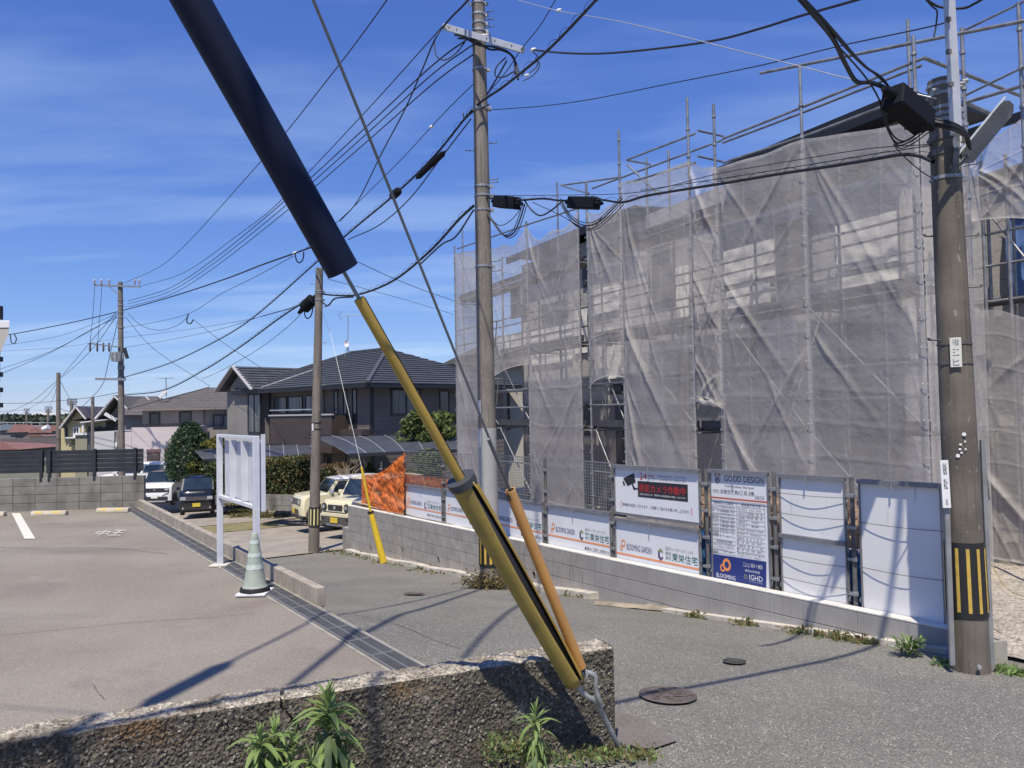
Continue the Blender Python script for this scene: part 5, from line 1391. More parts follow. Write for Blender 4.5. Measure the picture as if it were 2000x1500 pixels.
# --- right pole, close by
rootR, bR, tR_, axR = upole("nearest thick brown pole with wide black and yellow stripes at the right", 1895, 1306, 6.6, (1839, 158), .158, .112, M_POLE2, lean=.05)
stripes(rootR, axR, 1200, 1056, 12, 9.5, -1.95, .007)
for py in (170, 188, 215, 228, 240, 350): band(rootR, axR, py, .03, .006)
for py in (272, 300): band(rootR, axR, py, .05, .01, M_DPIPE)
for py in (673, 711): band(rootR, axR, py, .010, .006, M_DPIPE, "strap_wire", bolts=False)
for py, sd in ((462, 1), (562, 1), (462, -1), (664, -1)): step(rootR, axR, py, sd, .11)
pl = plate(rootR, axR, 690, .085, .25, .05, mat("cream_plate", (0.62, 0.62, 0.55), .5), lines=["千鳥南", "三二", "ヒ"], out=.02)
for i, (px, py, rr) in enumerate(((1883, 848, .016), (1876, 868, .010), (1875, 877, .010), (1871, 890, .016), (1885, 862, .008), (1878, 884, .009), (1886, 877, .008))):
    p, r = axR(py); v = ray(px, py); c = Vector((-p.x, -p.y, 0)).normalized(); t_ = Vector((-c.y, c.x, 0))
    k = (p.dot(c) + r * .97) / v.dot(c); q = v * k
    mb = MB(); mb.add([q + c * .012 + t_ * (rr * math.cos(2 * math.pi * a / 12)) + Vector((0, 0, rr * math.sin(2 * math.pi * a / 12))) for a in range(12)], [tuple(range(12))]); mb.build("paint_dot", M_PANEL, rootR)
# cable guards (angle section) left and right, and the leaflet plate
for (xt, yt, xb, yb, w, dd) in ((1848, 955, 1860, 1299, .040, 0), (1919, 860, 1938, 1310, .036, .06)):
    a, b = at(xt, yt, 6.55 + dd), at(xb, yb, 6.5 + dd)
    mb = MB(); mb.beam(b, a, w, .022, up=(0, 1, 0)); mb.beam(b + Vector((w * .4, .03, 0)), a + Vector((w * .4, .03, 0)), .02, .05, up=(0, 1, 0)); mb.build("cable_guard", mat("grey_angle_steel", (0.30, 0.30, 0.31), .5, .3, c2=(.22, .22, .225), ns=6), rootR)
a = at(1848, 945, 6.5)
pl = MB().obox(at(1842, 992, 6.5), Vector((.068, 0, 0)), Vector((0, .008, 0)), Vector((-.01, 0, .40))).build("leaflet_plate", M_PANEL, rootR)
mb = MB(); o_ = at(1843, 990, 6.5)
text_into(mb, "貼紙", lambda x, y: o_ + Vector((x - .01 * y / .4, -.004, y)), .012, .045, .27, .37); text_into(mb, "禁止", lambda x, y: o_ + Vector((x - .01 * y / .4, -.004, y)), .012, .045, .15, .24); text_into(mb, "区", lambda x, y: o_ + Vector((x - .01 * y / .4, -.004, y)), .02, .04, .02, .06)
mb.build("lettering", kind="stuff", mats=M_TEXTK, parent=pl)
MB().obox(at(1916, 977, 6.75), Vector((.08, 0, 0)), Vector((0, .04, 0)), Vector((-.03, 0, .42))).build("side_cover", M_DPIPE, rootR)
p = at(1912, 1302, 6.42); mb = MB(); mb.tube([p, p + Vector((0, -.012, 0))], .018, 12); mb.build("foot_stud", M_ALU, rootR)
# square steel mast bolted to the upper part
mt0, mt1 = at(1868, 262, 6.36), at(1849, -90, 6.36)
MB().beam(mt0, mt1, .068, .068, up=(0, 1, 0)).build("square_mast", mat("pale_steel_mast", (0.50, 0.51, 0.54), .45, .25, c2=(.42, .43, .45), ns=5), rootR, bevel=.004, bseg=1)
for (x, y) in ((1857, 165), (1852, 38), (1853, 101)):
    p = at(x, y, 6.31); mb = MB(); mb.box(p, .035, .03, .035); mb.build("mast_bolt", M_DPIPE, rootR)
for (x, y) in ((1872, 165), (1866, 172), (1878, 160), (1820, 178)):
    p = at(x, y, 6.5); mb = MB(); mb.tube([p, p + Vector((.05, .0, .01))], .022, 8); mb.build("clamp_lug", M_GALV, rootR)
mb = MB(); p = at(1870, 268, 6.42); mb.tube([p, p + Vector((0, 0, -.045)), p + Vector((0, 0, -.05)), p + Vector((0, 0, -.09))], [.032, .032, .028, .028], 16); mb.build("conduit_coupling", M_PANEL, rootR)
mb = MB(); mb.tube(catmull([at(1868, 290, 6.42), at(1867, 305, 6.42), at(1865, 335, 6.44)], 6), .02, 10); mb.build("conduit", M_DPIPE, rootR)

# street lamp with a long flat head
root = thing("street_lamp", "long flat grey lamp head slanting up right of the nearest pole", "street lamp", at(1876, 322, 6.5))
A_, B_ = at(1879, 318, 6.5), at(1975, 200, 6.25)
d = (B_ - A_); wv = Vector((.062, .02, -.045)); nv = d.normalized().cross(wv.normalized())
mb = MB()
n = 14
def headP(u, v):
    tp_ = min(1, (u * 9) ** .6, ((1 - u) * 9 + .15) ** .6)
    return A_ + d * u + wv * ((v - .5) * 2 * tp_ * .95) + nv * (.018 * math.cos((v - .5) * 2.2))
mb.grid(headP, 18, 6); mb.grid(lambda u, v: headP(1 - u, v) - nv * .02, 18, 6)
mb.build("lamp_head", mat("lamp_housing_grey", (0.25, 0.25, 0.26), .5, c2=(.2, .2, .21), ns=6), root, smooth=True)
MB().beam(A_ + wv * -.98, B_ + wv * -.9, .012, .02).build("edge_trim", M_WHITESTEEL, root)
mb = MB(); mb.tube(catmull([at(1872, 300, 6.5), at(1874, 320, 6.48), A_ + d * .12], 6), .02, 8); mb.build("lamp_arm", M_DPIPE, root)
mb = MB(); mb.tube(catmull([at(1918, 302, 6.45), at(1912, 318, 6.4), at(1895, 322, 6.4), at(1880, 326, 6.45)], 6), .004, 5); mb.build("lamp_wire", M_CABLE, root)

# ------------------------------------------------------------------ guy wires with guards
def along(A, B, f): return A + (B - A) * f
def guy_big():
    A = at(1121, 1329, 4.43); B = at(680, 546, 3.45); d = (B - A)
    root = thing("guy_wire", "thick guy wire with dark sleeve and big split yellow guard, hooked to its anchor rod", "guy wire", at(1215, 1474, 4.7))
    u = d.normalized(); toCam = (-A).normalized()
    s_ = u.cross(toCam).normalized(); c_ = s_.cross(u).normalized()
    def P(f): return A + d * f
    # big C-shaped guard: shell open to the right with a black liner
    L1_, L0_ = .552, .0
    n = 30; na = 26
    r_t, r_b = .066, .058
    vs = []
    if s_.dot(CR3 @ Vector((1, 0, 0))) < 0: s_ = -s_
    for i in range(n + 1):
        f = L0_ + (L1_ - L0_) * i / n; r = r_b + (r_t - r_b) * (i / n)
        gap = 5 + 15 * math.sin(math.pi * (i / n)) ** .8      # half-opening in degrees, widest half way
        for k in range(na + 1):
            a = math.radians(gap + (360 - 2 * gap) * k / na - 58)
            lip = 1 + .16 * (1 if k == 0 else 0)
            vs.append(P(f) + s_ * (r * lip * math.cos(a)) * -(-1) + c_ * (r * lip * math.sin(a)) * -1)
    mb = MB(); mb.add(vs, [(i * (na + 1) + k, i * (na + 1) + k + 1, (i + 1) * (na + 1) + k + 1, (i + 1) * (na + 1) + k) for i in range(n) for k in range(na)])
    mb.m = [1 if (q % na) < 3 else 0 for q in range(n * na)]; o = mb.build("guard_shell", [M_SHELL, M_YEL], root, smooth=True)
    sd = o.modifiers.new("thickness", 'SOLIDIFY'); sd.thickness = .006; sd.offset = 0
    mb = MB(); mb.tube([P(.002), P(L1_ - .002)], [r_b * .84, r_t * .86], 20); mb.build("black_liner", M_STRB, root, smooth=True)
    mb = MB(); mb.tube([P(L1_ - .006), P(L1_ + .010)], [.076, .076], 28); o = mb.build("guard_cap", mat("dark_grey_cap", (0.05, 0.053, 0.06), .55), root); shade_auto(o)
    mb = MB(); mb.tube([P(L1_ + .005), P(.962)], [.025, .025], 20); o = mb.build("upper_tube", M_YEL, root); shade_auto(o)
    mb = MB(); mb.beam(P(L1_ + .01) + s_ * .0255 + c_ * .005, P(.96) + s_ * .0255 + c_ * .005, .005, .008, up=c_); mb.build("tube_seam", M_STRB, root)
    mb = MB(); mb.tube([P(.95), P(1.02)], .009, 8); mb.build("strand", M_WIREL, root)
    e = P(1.018); f_ = P(2.4)
    mb = MB(); mb.tube([e, f_], [.075, .075], 36); o = mb.build("black_sleeve", M_NAVY, root); shade_auto(o)
    for ff in (1.28, 1.70):
        p = P(ff); c2_ = (c_ * -1 if c_.dot(-p) < 0 else c_); mb = MB(); mb.tube([p + c2_ * .074, p + c2_ * .079], .008, 10); mb.build("rivet", M_NAVY, root)
    mb = MB(); mb.tube([f_, P(6.0)], .008, 6); mb.build("strand", M_WIREL, root)
    # anchor rod with a twisted eye
    g = at(1216, 1474, 4.72); e1 = at(1163, 1368, 4.50)
    M_ROD = mat("grey_forged_rod", (0.40, 0.41, 0.42), .5, .3, c2=(.24, .23, .22), ns=14)
    mb = MB(); mb.tube([g - (e1 - g) * .2, g, e1], .0165, 12); o = mb.build("anchor_rod", M_ROD, root); shade_auto(o)
    loop = [at(x, y, D) for x, y, D in ((1163, 1368, 4.50), (1147, 1360, 4.47), (1132, 1346, 4.44), (1130, 1328, 4.43), (1138, 1315, 4.44), (1150, 1314, 4.45), (1162, 1322, 4.46), (1163, 1342, 4.47), (1168, 1362, 4.48), (1175, 1381, 4.51))]
    mb = MB(); mb.tube(catmull(loop, 6), .0150, 10); o = mb.build("anchor_eye", M_ROD, root, smooth=True)
    th = [at(x, y, D) for x, y, D in ((1141, 1332, 4.43), (1146, 1322, 4.42), (1145, 1310, 4.43), (1139, 1306, 4.44))]
    mb = MB(); mb.tube(catmull(th, 5), .009, 8); mb.build("thimble", M_GALV, root, smooth=True)
guy_big()
def guy_orange():
    A = at(1135, 1303, 4.43); 
    root = thing("guy_wire", "second guy wire with a faded orange pipe guard rising from the same anchor", "guy wire", A)
    D1 = 4.43 * 18.5 / 20; B = at(996, 957, D1 - .05)
    u = (B - A).normalized()
    n = 26; mb = MB(); ri, ro = .0235, .029
    rg = []
    ref = u.cross(Vector((0, 1, 0))).normalized(); rf2 = u.cross(ref)
    for p, r in ((A, ro), (B, ro), (B, ri), (B - u * .15, ri)):
        rg += [p + ref * (r * math.cos(2 * math.pi * k / n)) + rf2 * (r * math.sin(2 * math.pi * k / n)) for k in range(n)]
    mb.add(rg, [(j * n + k, j * n + (k + 1) % n, (j + 1) * n + (k + 1) % n, (j + 1) * n + k) for j in range(3) for k in range(n)])
    o = mb.build("pipe_guard", M_ORNG, root); shade_auto(o, 50)
    mb = MB(); cside = ref if ref.dot(CR3 @ Vector((1, 0, 0))) < 0 else -ref
    mb.beam(A + cside * .0285, B + cside * .0285, .003, .006, up=rf2); mb.build("pipe_slot", M_STRB, root)
    mb = MB(); mb.box(at(994, 972, D1 - .06), .02, .02, .035); mb.build("clip", M_STRB, root)
    pts = [A, B, at(800, 466, 3.45), at(700, 215, 3.1), at(606, -14, 2.85), at(540, -160, 2.7)]
    mb = MB(); mb.tube([A + u * .05, B] + catmull(pts[1:], 10)[1:], .0068, 7); mb.build("strand", M_WIREL, root, smooth=True)
    mb = MB()
    for k in range(26):
        f = k / 26; a = B.lerp(at(948, 845, D1 - .35), f * .9)
        mb.tube([a, a + (at(948, 845, D1 - .35) - B) * .03], .0088, 6)
    mb.build("grip_wrap", M_WIREL, root, kind="stuff")
    c1 = at(1124, 1262, 4.42); mb = MB()
    h = [A + (B - A) * (.02 + .16 * k / 40) - (CR3 @ Vector((1, 0, 0))) * .02 + Vector((0, 0, .002 * math.sin(k * 2))) for k in range(41)]
    mb.tube(h, .005, 6); mb.build("twisted_strand", mat("rusty_strand", (.12, .08, .05), .6), root)
guy_orange()
def guy_left():
    g = hitH(749, 1100) ; A = g + Vector((0, 0, .02)); D = A.y
    T_ = at(706, 912, D - .25)
    root = thing("guy_wire", "far guy wire with a bright yellow two-width guard before the block wall", "guy wire", g)
    m_ = at(724, 1000, D - .12)
    mb = MB(); mb.tube([A, m_], [.085, .062], 18); o = mb.build("lower_guard", M_YEL2, root); shade_auto(o)
    mb = MB(); mb.tube([m_ - (m_ - A) * .02, m_ + (m_ - A) * .015], .074, 16); mb.build("guard_cap", M_STRB, root)
    mb = MB(); mb.tube([m_, T_], [.03, .028], 12); o = mb.build("upper_tube", M_YEL2, root); shade_auto(o)
    mb = MB(); mb.tube([T_, at(645, 650, D + 1.6), axL(592)[0]], .0055, 5); mb.build("strand", M_WIREL, root)
guy_left()

# ------------------------------------------------------------------ cables
def cable(label, pts, r=.009, m=None, name="overhead_cable", per=10, spiral=None, extra=None, cat="cable", group="overhead wires"):
    P = [at(*p) for p in pts]; c = catmull(P, per)
    if spiral is None and not extra:
        mb = MB(); mb.tube(c, r, 5, cap=False); return mb.build(name, m or M_CABLE, smooth=True, label=label, category=cat, group=group)
    root = thing(name, label, cat, P[0], group=group)
    mb = MB(); mb.tube(c, r, 6, cap=False); mb.build("main_cable", m or M_CABLE, root, smooth=True)
    if spiral:
        rad, pitch, sr = spiral
        L = [0.0]
        for a, b in zip(c, c[1:]): L.append(L[-1] + (b - a).length)
        N_ = int(L[-1] / pitch * 8); h = []; 
        for k in range(N_):
            q = L[-1] * k / N_; i = max(0, min(len(c) - 2, next((j for j in range(len(L) - 1) if L[j + 1] >= q), 0)))
            f = (q - L[i]) / max(1e-6, L[i + 1] - L[i]); p = c[i].lerp(c[i + 1], f); t = (c[i + 1] - c[i]).normalized(); x = t.cross(Vector((0, 0, 1))).normalized(); y = x.cross(t)
            a = 2 * math.pi * k / 8
            h.append(p + y * rad * .55 + x * rad * math.cos(a) + y * rad * math.sin(a))
        mb = MB(); mb.tube(h, sr, 4, cap=False); mb.build("spiral_hanger", M_CABLE, root, smooth=True)
    for off, rr in (extra or []):
        mb = MB(); mb.tube([p + Vector(off) for p in c], rr, 5, cap=False); mb.build("strand", M_CABLE, root, smooth=True)
    return root
cable("highest thin wire, from the far pole's top up to the upper edge left of centre", [(243, 553, 40), (330, 508, 34), (500, 326, 22), (640, 155, 16), (757, -2, 12.6), (880, -190, 9.5)], .012)
cable("wire from the far pole's right insulator up to the left end of the crossarm", [(272, 560, 40), (360, 532, 34), (470, 455, 27), (545, 395, 23), (700, 233, 17.5), (863, 53, 13.1)], .011)
cable("middle wire of the three leading from the far pole to the central pole's top", [(250, 588, 40), (330, 563, 35), (410, 512, 30), (545, 402, 23), (700, 262, 17.5), (835, 136, 13.8), (908, 80, 13), (934, 64, 13)], .013, extra=[((0, 0, -.16), .012), ((.05, 0, -.30), .012)])
cable("short wire from the left crossarm end up to the upper photo edge", [(862, 56, 13.05), (882, 33, 12.7), (905, 10, 12.3), (930, -20, 11.8)], .018)
cable("black wire from the crossarm's left end falling steeply towards the left pole's left", [(862, 56, 13.05), (846, 84, 13.1), (825, 135, 13.8), (790, 215, 15), (745, 300, 17), (700, 390, 19), (664, 432, 20.5)], .014)
cable("thin wire with a white insulator sloping down from the central pole", [(934, 155, 13), (880, 208, 13.6), (843, 247, 14.2), (790, 305, 15.4), (730, 365, 17), (665, 428, 19.5), (592, 490, 22)], .008)
cable("thick messenger cable from the far pole rising towards the insulators by the sleeve", [(0, 654, 48), (28, 652, 46), (140, 630, 43), (237, 607, 40), (340, 578, 34), (440, 545, 29), (510, 518, 25.5), (575, 495, 22.6), (612, 482, 21.4), (660, 470, 20)], .026)
cable("thin wire sagging from the far pole to a loop of cable in mid air", [(240, 640, 40), (300, 630, 38), (370, 612, 34), (430, 575, 30), (500, 540, 26), (573, 500, 22.6)], .010)
cable("grey drop wire dipping under the messenger left of the gable roof", [(250, 612, 40), (275, 635, 39), (310, 645, 38), (345, 636, 37), (366, 620, 36)], .012)
cable("service wire running down from mid air to the black-roofed house", [(378, 624, 36), (430, 665, 35.5), (470, 692, 35.5), (510, 718, 36)], .012)
cable("lashed telephone cable from the far pole through the central pole to the top edge", [(240, 738, 40), (330, 710, 35), (430, 662, 30), (500, 616, 26.5), (607, 522, 21), (680, 456, 18.3), (772, 379, 15.6), (850, 303, 14), (925, 212, 13.0), (985, 168, 12.0), (1070, 98, 10.6), (1168, -4, 9), (1230, -70, 8)], .020, spiral=(.042, .42, .0035))
cable("second strand hanging below the lashed cable right of the black sleeve", [(680, 468, 18.3), (740, 440, 16.8), (800, 388, 15.2), (860, 310, 14.0), (920, 232, 13.1)], .012)
cable("lower lashed telephone cable from the far pole to the slender left pole", [(240, 772, 40), (320, 762, 36), (400, 722, 31.5), (470, 677, 28), (545, 622, 24), (606, 582, 21.1)], .024, spiral=(.05, .45, .004))
cable("thin wire parting below the lower lashed cable towards the grey roofs", [(395, 740, 33), (430, 725, 30), (500, 685, 27), (560, 640, 24), (600, 600, 21.4)], .009)
cable("lashed cable from the slender left pole up to the central pole", [(626, 574, 21), (660, 577, 20), (705, 574, 18.7), (770, 547, 17), (840, 490, 15), (895, 430, 13.5), (925, 402, 13.0)], .024, spiral=(.045, .42, .004))
cable("black slack loop below the lashed cable beside the slender left pole", [(628, 588, 21), (640, 597, 20.8), (655, 583, 20.4), (690, 580, 19.3)], .022)
cable("sagging black cable joining the central pole just below the lashed cable", [(820, 517, 15.6), (862, 478, 14.4), (890, 462, 13.8), (925, 410, 13.1)], .016)
cable("service wire falling right from behind the sleeve to the dark house roof", [(700, 512, 24), (760, 540, 26), (830, 568, 29), (886, 588, 31), (940, 615, 33)], .011)
cable("pair of thin wires falling right behind the yellow tube towards the nets", [(640, 545, 22), (720, 566, 25), (800, 588, 28), (886, 614, 31)], .008)
cable("upper thin wire crossing the left part of the sky below the messenger", [(0, 676, 45), (120, 655, 43), (232, 612, 40)], .010)
cable("second of the wires fanning out left from the far pole", [(0, 721, 44), (90, 690, 42), (170, 650, 41), (232, 614, 40)], .012)
cable("third of the wires fanning out left from the far pole", [(0, 731, 43), (100, 688, 42), (180, 643, 41), (234, 618, 40)], .014)
cable("long flat thin wire crossing behind the far pole at mid height", [(0, 686, 50), (120, 678, 48), (240, 660, 44), (370, 643, 40), (480, 625, 34), (560, 605, 26), (604, 590, 21.5)], .009)
cable("thin wire from the far pole's middle running right to the left pole's closure", [(244, 679, 40), (340, 662, 37), (430, 643, 32), (510, 618, 27), (560, 604, 24), (600, 590, 21.4)], .009)
cable("diagonal service wire from the far pole down to the grey hipped roof", [(246, 620, 40), (290, 672, 42), (340, 710, 44), (410, 754, 47)], .012)
cable("left vertical jumper wire of the far pole", [(185, 560, 40), (181, 620, 40), (176, 668, 40)], .012)
cable("right vertical jumper wire of the far pole", [(199, 560, 40), (195, 615, 40), (191, 670, 40)], .012)
for i, (lab, pts) in enumerate((
    ("heavy wire leaving the far pole's lower crossarm towards the cream house", [(205, 742, 40), (190, 765, 44), (160, 795, 50)]),
    ("steep wire bundle from the far pole's neck down to the plain dark pole", [(228, 616, 40), (190, 670, 46), (150, 712, 54), (119, 738, 62)]),
    ("thin wire beside the steep bundle towards the plain dark pole", [(226, 612, 40), (180, 664, 46), (145, 706, 54), (119, 736, 62)]),
    ("wire from the far pole's neck down to its lower crossarm", [(232, 620, 40), (220, 670, 40), (205, 738, 40)]),
    ("left wire from the plain dark pole falling to the left photo edge", [(110, 745, 62), (60, 785, 70), (0, 812, 80)]),
    ("second wire from the plain dark pole falling towards the distant poles", [(110, 750, 62), (85, 780, 80), (50, 803, 120)]),
    ("third wire from the plain dark pole to the nearer distant pole", [(111, 754, 62), (105, 775, 80), (94, 799, 115)]),
    ("level thin wire crossing the plain dark pole from the left edge", [(0, 788, 60), (60, 787, 60), (114, 783, 60), (180, 776, 55), (240, 765, 45)]),
    ("wire from the plain dark pole right to the pole top behind the cream gable", [(118, 745, 62), (130, 768, 68), (140, 784, 75)]),
    ("faint level wire above the dark tree belt at the left edge", [(0, 804, 90), (50, 801, 120), (94, 801, 115)]),
    ("slack black wire from the plain dark pole to the cream gable", [(118, 797, 62), (125, 801, 60), (136, 804, 57)]))):
    cable(lab, pts, .016 if i < 4 else .018)
cable("twisted black service cable from the right crossarm end to the top edge", [(1040, 98, 12), (1100, 104, 11.6), (1180, 105, 11), (1290, 95, 10.2), (1400, 79, 9.5), (1490, 55, 8.9), (1560, 33, 8.4), (1690, -4, 7.6), (1800, -40, 7)], .010, extra=[((0, 0, .012), .008)])
cable("pale thin stay with a white insulator crossing to the nearest pole's head", [(1000, -3, 12), (1090, 21, 11), (1200, 40, 10), (1300, 63, 9.2), (1430, 96, 8.3), (1560, 129, 7.5), (1650, 152, 7.0), (1740, 172, 6.7), (1830, 193, 6.5)], .006, M_ALU)
cable("thin dark wire from the central pole rising right to the scaffolding top", [(955, 215, 13), (1060, 207, 12), (1160, 193, 11), (1300, 165, 10), (1480, 129, 8.8), (1640, 90, 7.8), (1790, 58, 7), (1850, 44, 6.7)], .007)
cable("thin wire from the upper edge down behind the crossarm", [(1087, -4, 11), (1055, 50, 11.6), (1020, 94, 12.1), (985, 145, 12.6), (951, 183, 13)], .008)
cable("black jumper hanging from the crossarm between clamps", [(990, 118, 12.6), (975, 145, 12.7), (960, 170, 12.8), (952, 184, 13)], .014)
# bundle from the nearest pole, past the closure, up over the top edge
bund = [((1545, -20, 4.9), (1580, 20, 5.0), (1625, 75, 5.3), (1650, 125, 5.6), (1672, 160, 5.9), (1700, 162, 6.0), (1735, 175, 6.1)),
        ((1552, -15, 4.9), (1600, 30, 5.1), (1650, 90, 5.4), (1690, 130, 5.8), (1720, 150, 6.0), (1738, 172, 6.1)),
        ((1560, -15, 4.95), (1612, 40, 5.2), (1645, 78, 5.5), (1680, 118, 5.9), (1735, 168, 6.15))]
labs = ["thickest cable of the bundle entering the big closure from the top edge", "middle cable of the bundle above the big closure", "thin right cable of the bundle above the big closure"]
for i, b in enumerate(bund): cable(labs[i], list(b), (.014, .010, .006)[i], extra=[((.012, 0, .014), .006)] if i == 0 else None)
cable("thin cable dropping from the bundle past the big closure to the nets", [(1625, 78, 5.5), (1660, 115, 5.7), (1690, 150, 5.9), (1715, 190, 6.1), (1725, 225, 6.2), (1745, 265, 6.3), (1770, 275, 6.35), (1805, 250, 6.4)], .007)
cable("hanging slack loop below the big closure beside the nearest pole", [(1725, 215, 6.1), (1733, 250, 6.2), (1750, 278, 6.3), (1775, 272, 6.35), (1812, 246, 6.4)], .008, extra=[((.01, 0, -.02), .006), ((.02, 0, -.045), .005)])
cable("thin wire slanting down to the strap on the nearest pole", [(1745, 282, 6.3), (1765, 305, 6.35), (1800, 335, 6.4), (1828, 352, 6.45)], .005)
cable("thin trailing wire looping over the pipes near the steel mast", [(1805, -5, 6.2), (1820, 12, 6.3), (1830, 22, 6.35), (1828, 50, 6.4), (1824, 72, 6.4)], .007)
cable("dark cable crossing behind the steel mast at the top edge", [(1810, 0, 6.6), (1835, 13, 6.6), (1880, 16, 6.5), (1905, 6, 6.4), (1925, -6, 6.3)], .012)
cable("thick black cable curling round the nearest pole to the lamp", [(1790, 233, 6.4), (1830, 240, 6.28), (1860, 247, 6.26), (1885, 262, 6.33), (1893, 285, 6.4)], .020, extra=[((0, 0, .028), .012), ((.01, 0, -.03), .012)])
# cable span in front of the nets, right pole to central pole
cable("lashed cable span in front of the nets between the central and nearest poles", [(945, 385, 12.95), (960, 388, 12.8), (1010, 391, 12.3), (1060, 388, 11.9), (1100, 392, 11.5), (1168, 390, 10.9), (1215, 395, 10.5), (1260, 383, 10.1), (1330, 371, 9.6), (1420, 357, 9.0), (1520, 340, 8.3), (1620, 325, 7.7), (1700, 312, 7.2), (1760, 302, 6.9), (1795, 305, 6.75), (1822, 316, 6.6)], .017, spiral=(.036, .42, .003))
cable("upper thin line of the span in front of the nets", [(950, 382, 12.9), (1100, 381, 11.5), (1250, 375, 10.2), (1400, 340, 9.1), (1560, 312, 8.1), (1700, 290, 7.3), (1820, 282, 6.6)], .005)
cable("lower thin line of the span in front of the nets", [(1250, 372, 10.2), (1400, 350, 9.1), (1560, 325, 8.1), (1700, 302, 7.3), (1820, 284, 6.6)], .005)
cable("deep slack loop between the central pole and the left small closure", [(945, 408, 12.95), (965, 435, 12.8), (985, 460, 12.6), (1003, 455, 12.4), (1015, 430, 12.3), (1025, 398, 12.2)], .014, extra=[((.03, 0, -.03), .008), ((-.03, 0, .02), .008)])
cable("thin slack loop left of the small closures", [(950, 415, 12.95), (975, 440, 12.7), (1000, 428, 12.4), (1022, 400, 12.2)], .007)
cable("slack loop hanging between the two small closures", [(1025, 392, 12.2), (1038, 410, 12.1), (1055, 421, 11.9), (1075, 412, 11.7), (1098, 393, 11.5)], .013)
cable("long slack curve from between the closures to the cable in front of the nets", [(1095, 393, 11.5), (1115, 425, 11.4), (1140, 440, 11.2), (1165, 436, 11.0), (1190, 415, 10.8), (1215, 388, 10.5)], .010, extra=[((0, 0, -.045), .006), ((0, 0, .04), .006), ((.02, 0, -.075), .006)])
cable("slanting thin wire behind the right small closure", [(1040, 395, 12.1), (1090, 418, 11.7), (1150, 448, 11.2), (1175, 425, 10.9)], .006)

def closure(label, a, b, r, m=None, ribs=8, box=True):
    A, B = at(*a), at(*b); d = B - A; root = thing("cable_closure", label, "cable closure", A, group="black cable closures")
    u = d.normalized(); s_ = u.cross(Vector((0, 0, 1))).normalized(); w = s_.cross(u)
    mb = MB()
    if box: mb.obox(A - s_ * r - w * r, d, s_ * 2 * r, w * 2 * r)
    else: mb.tube([A, A + d * .06, B - d * .06, B], [r * .75, r, r, r * .75], 14)
    mb.build("body", m or mat("closure_black", (0.008, 0.009, 0.014), .7, spec=.2), root, bevel=r * .15 if box else 0, bseg=1)
    mb = MB()
    for k in range(ribs):
        p = A + d * ((k + .5) / ribs)
        if box: mb.obox(p - u * .004 - s_ * r * 1.03 - w * r * 1.0, u * .008, s_ * 2.06 * r, w * 2.04 * r)
        else: mb.tube([p - u * .008, p + u * .008], r * 1.06, 12)
    mb.build("ribs", MATS["closure_black"], root, kind="stuff")
    for q, sgn in ((A, -1), (B, 1)):
        mb = MB(); mb.tube([q, q + u * sgn * r * 1.4], [r * .55, r * .25], 10); mb.build("end_seal", MATS["closure_black"], root)
    return root
closure("left one of the two small square closures hanging by the central pole", (970, 394, 12.75), (1010, 397, 12.35), .095)
closure("right one of the two small square closures, in front of the net's top", (1115, 396, 11.4), (1166, 397, 10.95), .085)
closure("long thin closure on the lashed cable left of the central pole", (816, 346, 14.6), (866, 299, 13.8), .055, box=False)
closure("round ball closure on the lashed cable at the thin guy wire", (767, 383, 15.75), (778, 373, 15.5), .085, box=False, ribs=1)
closure("big dark closure box hanging beside the nearest pole's head", (1742, 186, 6.05), (1806, 240, 6.35), .092, ribs=2)
closure("dark closure beside the slender left pole's top", (593, 602, 21.2), (612, 584, 21.05), .16, box=False)

def insulator(label, x, y, D, r=.035):
    p = at(x, y, D); mb = MB(); mb.tube([p - Vector((r * 1.6, 0, r * .6)), p, p + Vector((r * 1.6, 0, r * .6))], [r * .6, r, r * .6], 10)
    mb.build("strain_insulator", mat("white_porcelain", (.75, .75, .72), .25), label=label, category="insulator", smooth=True)
insulator("white insulator on the thin wire left of the central pole", 843, 247, 14.2, .028)
insulator("white insulator on the pale stay near the top edge", 1091, 20, 11.0, .024)
insulator("white insulator at the right end of the crossarm", 1041, 97, 12.0, .028)
insulator("white connector on the cable right of the crossarm", 1029, 147, 11.9, .022)
insulator("small white insulator where the messenger meets the sleeve", 576, 494, 22.6, .04)
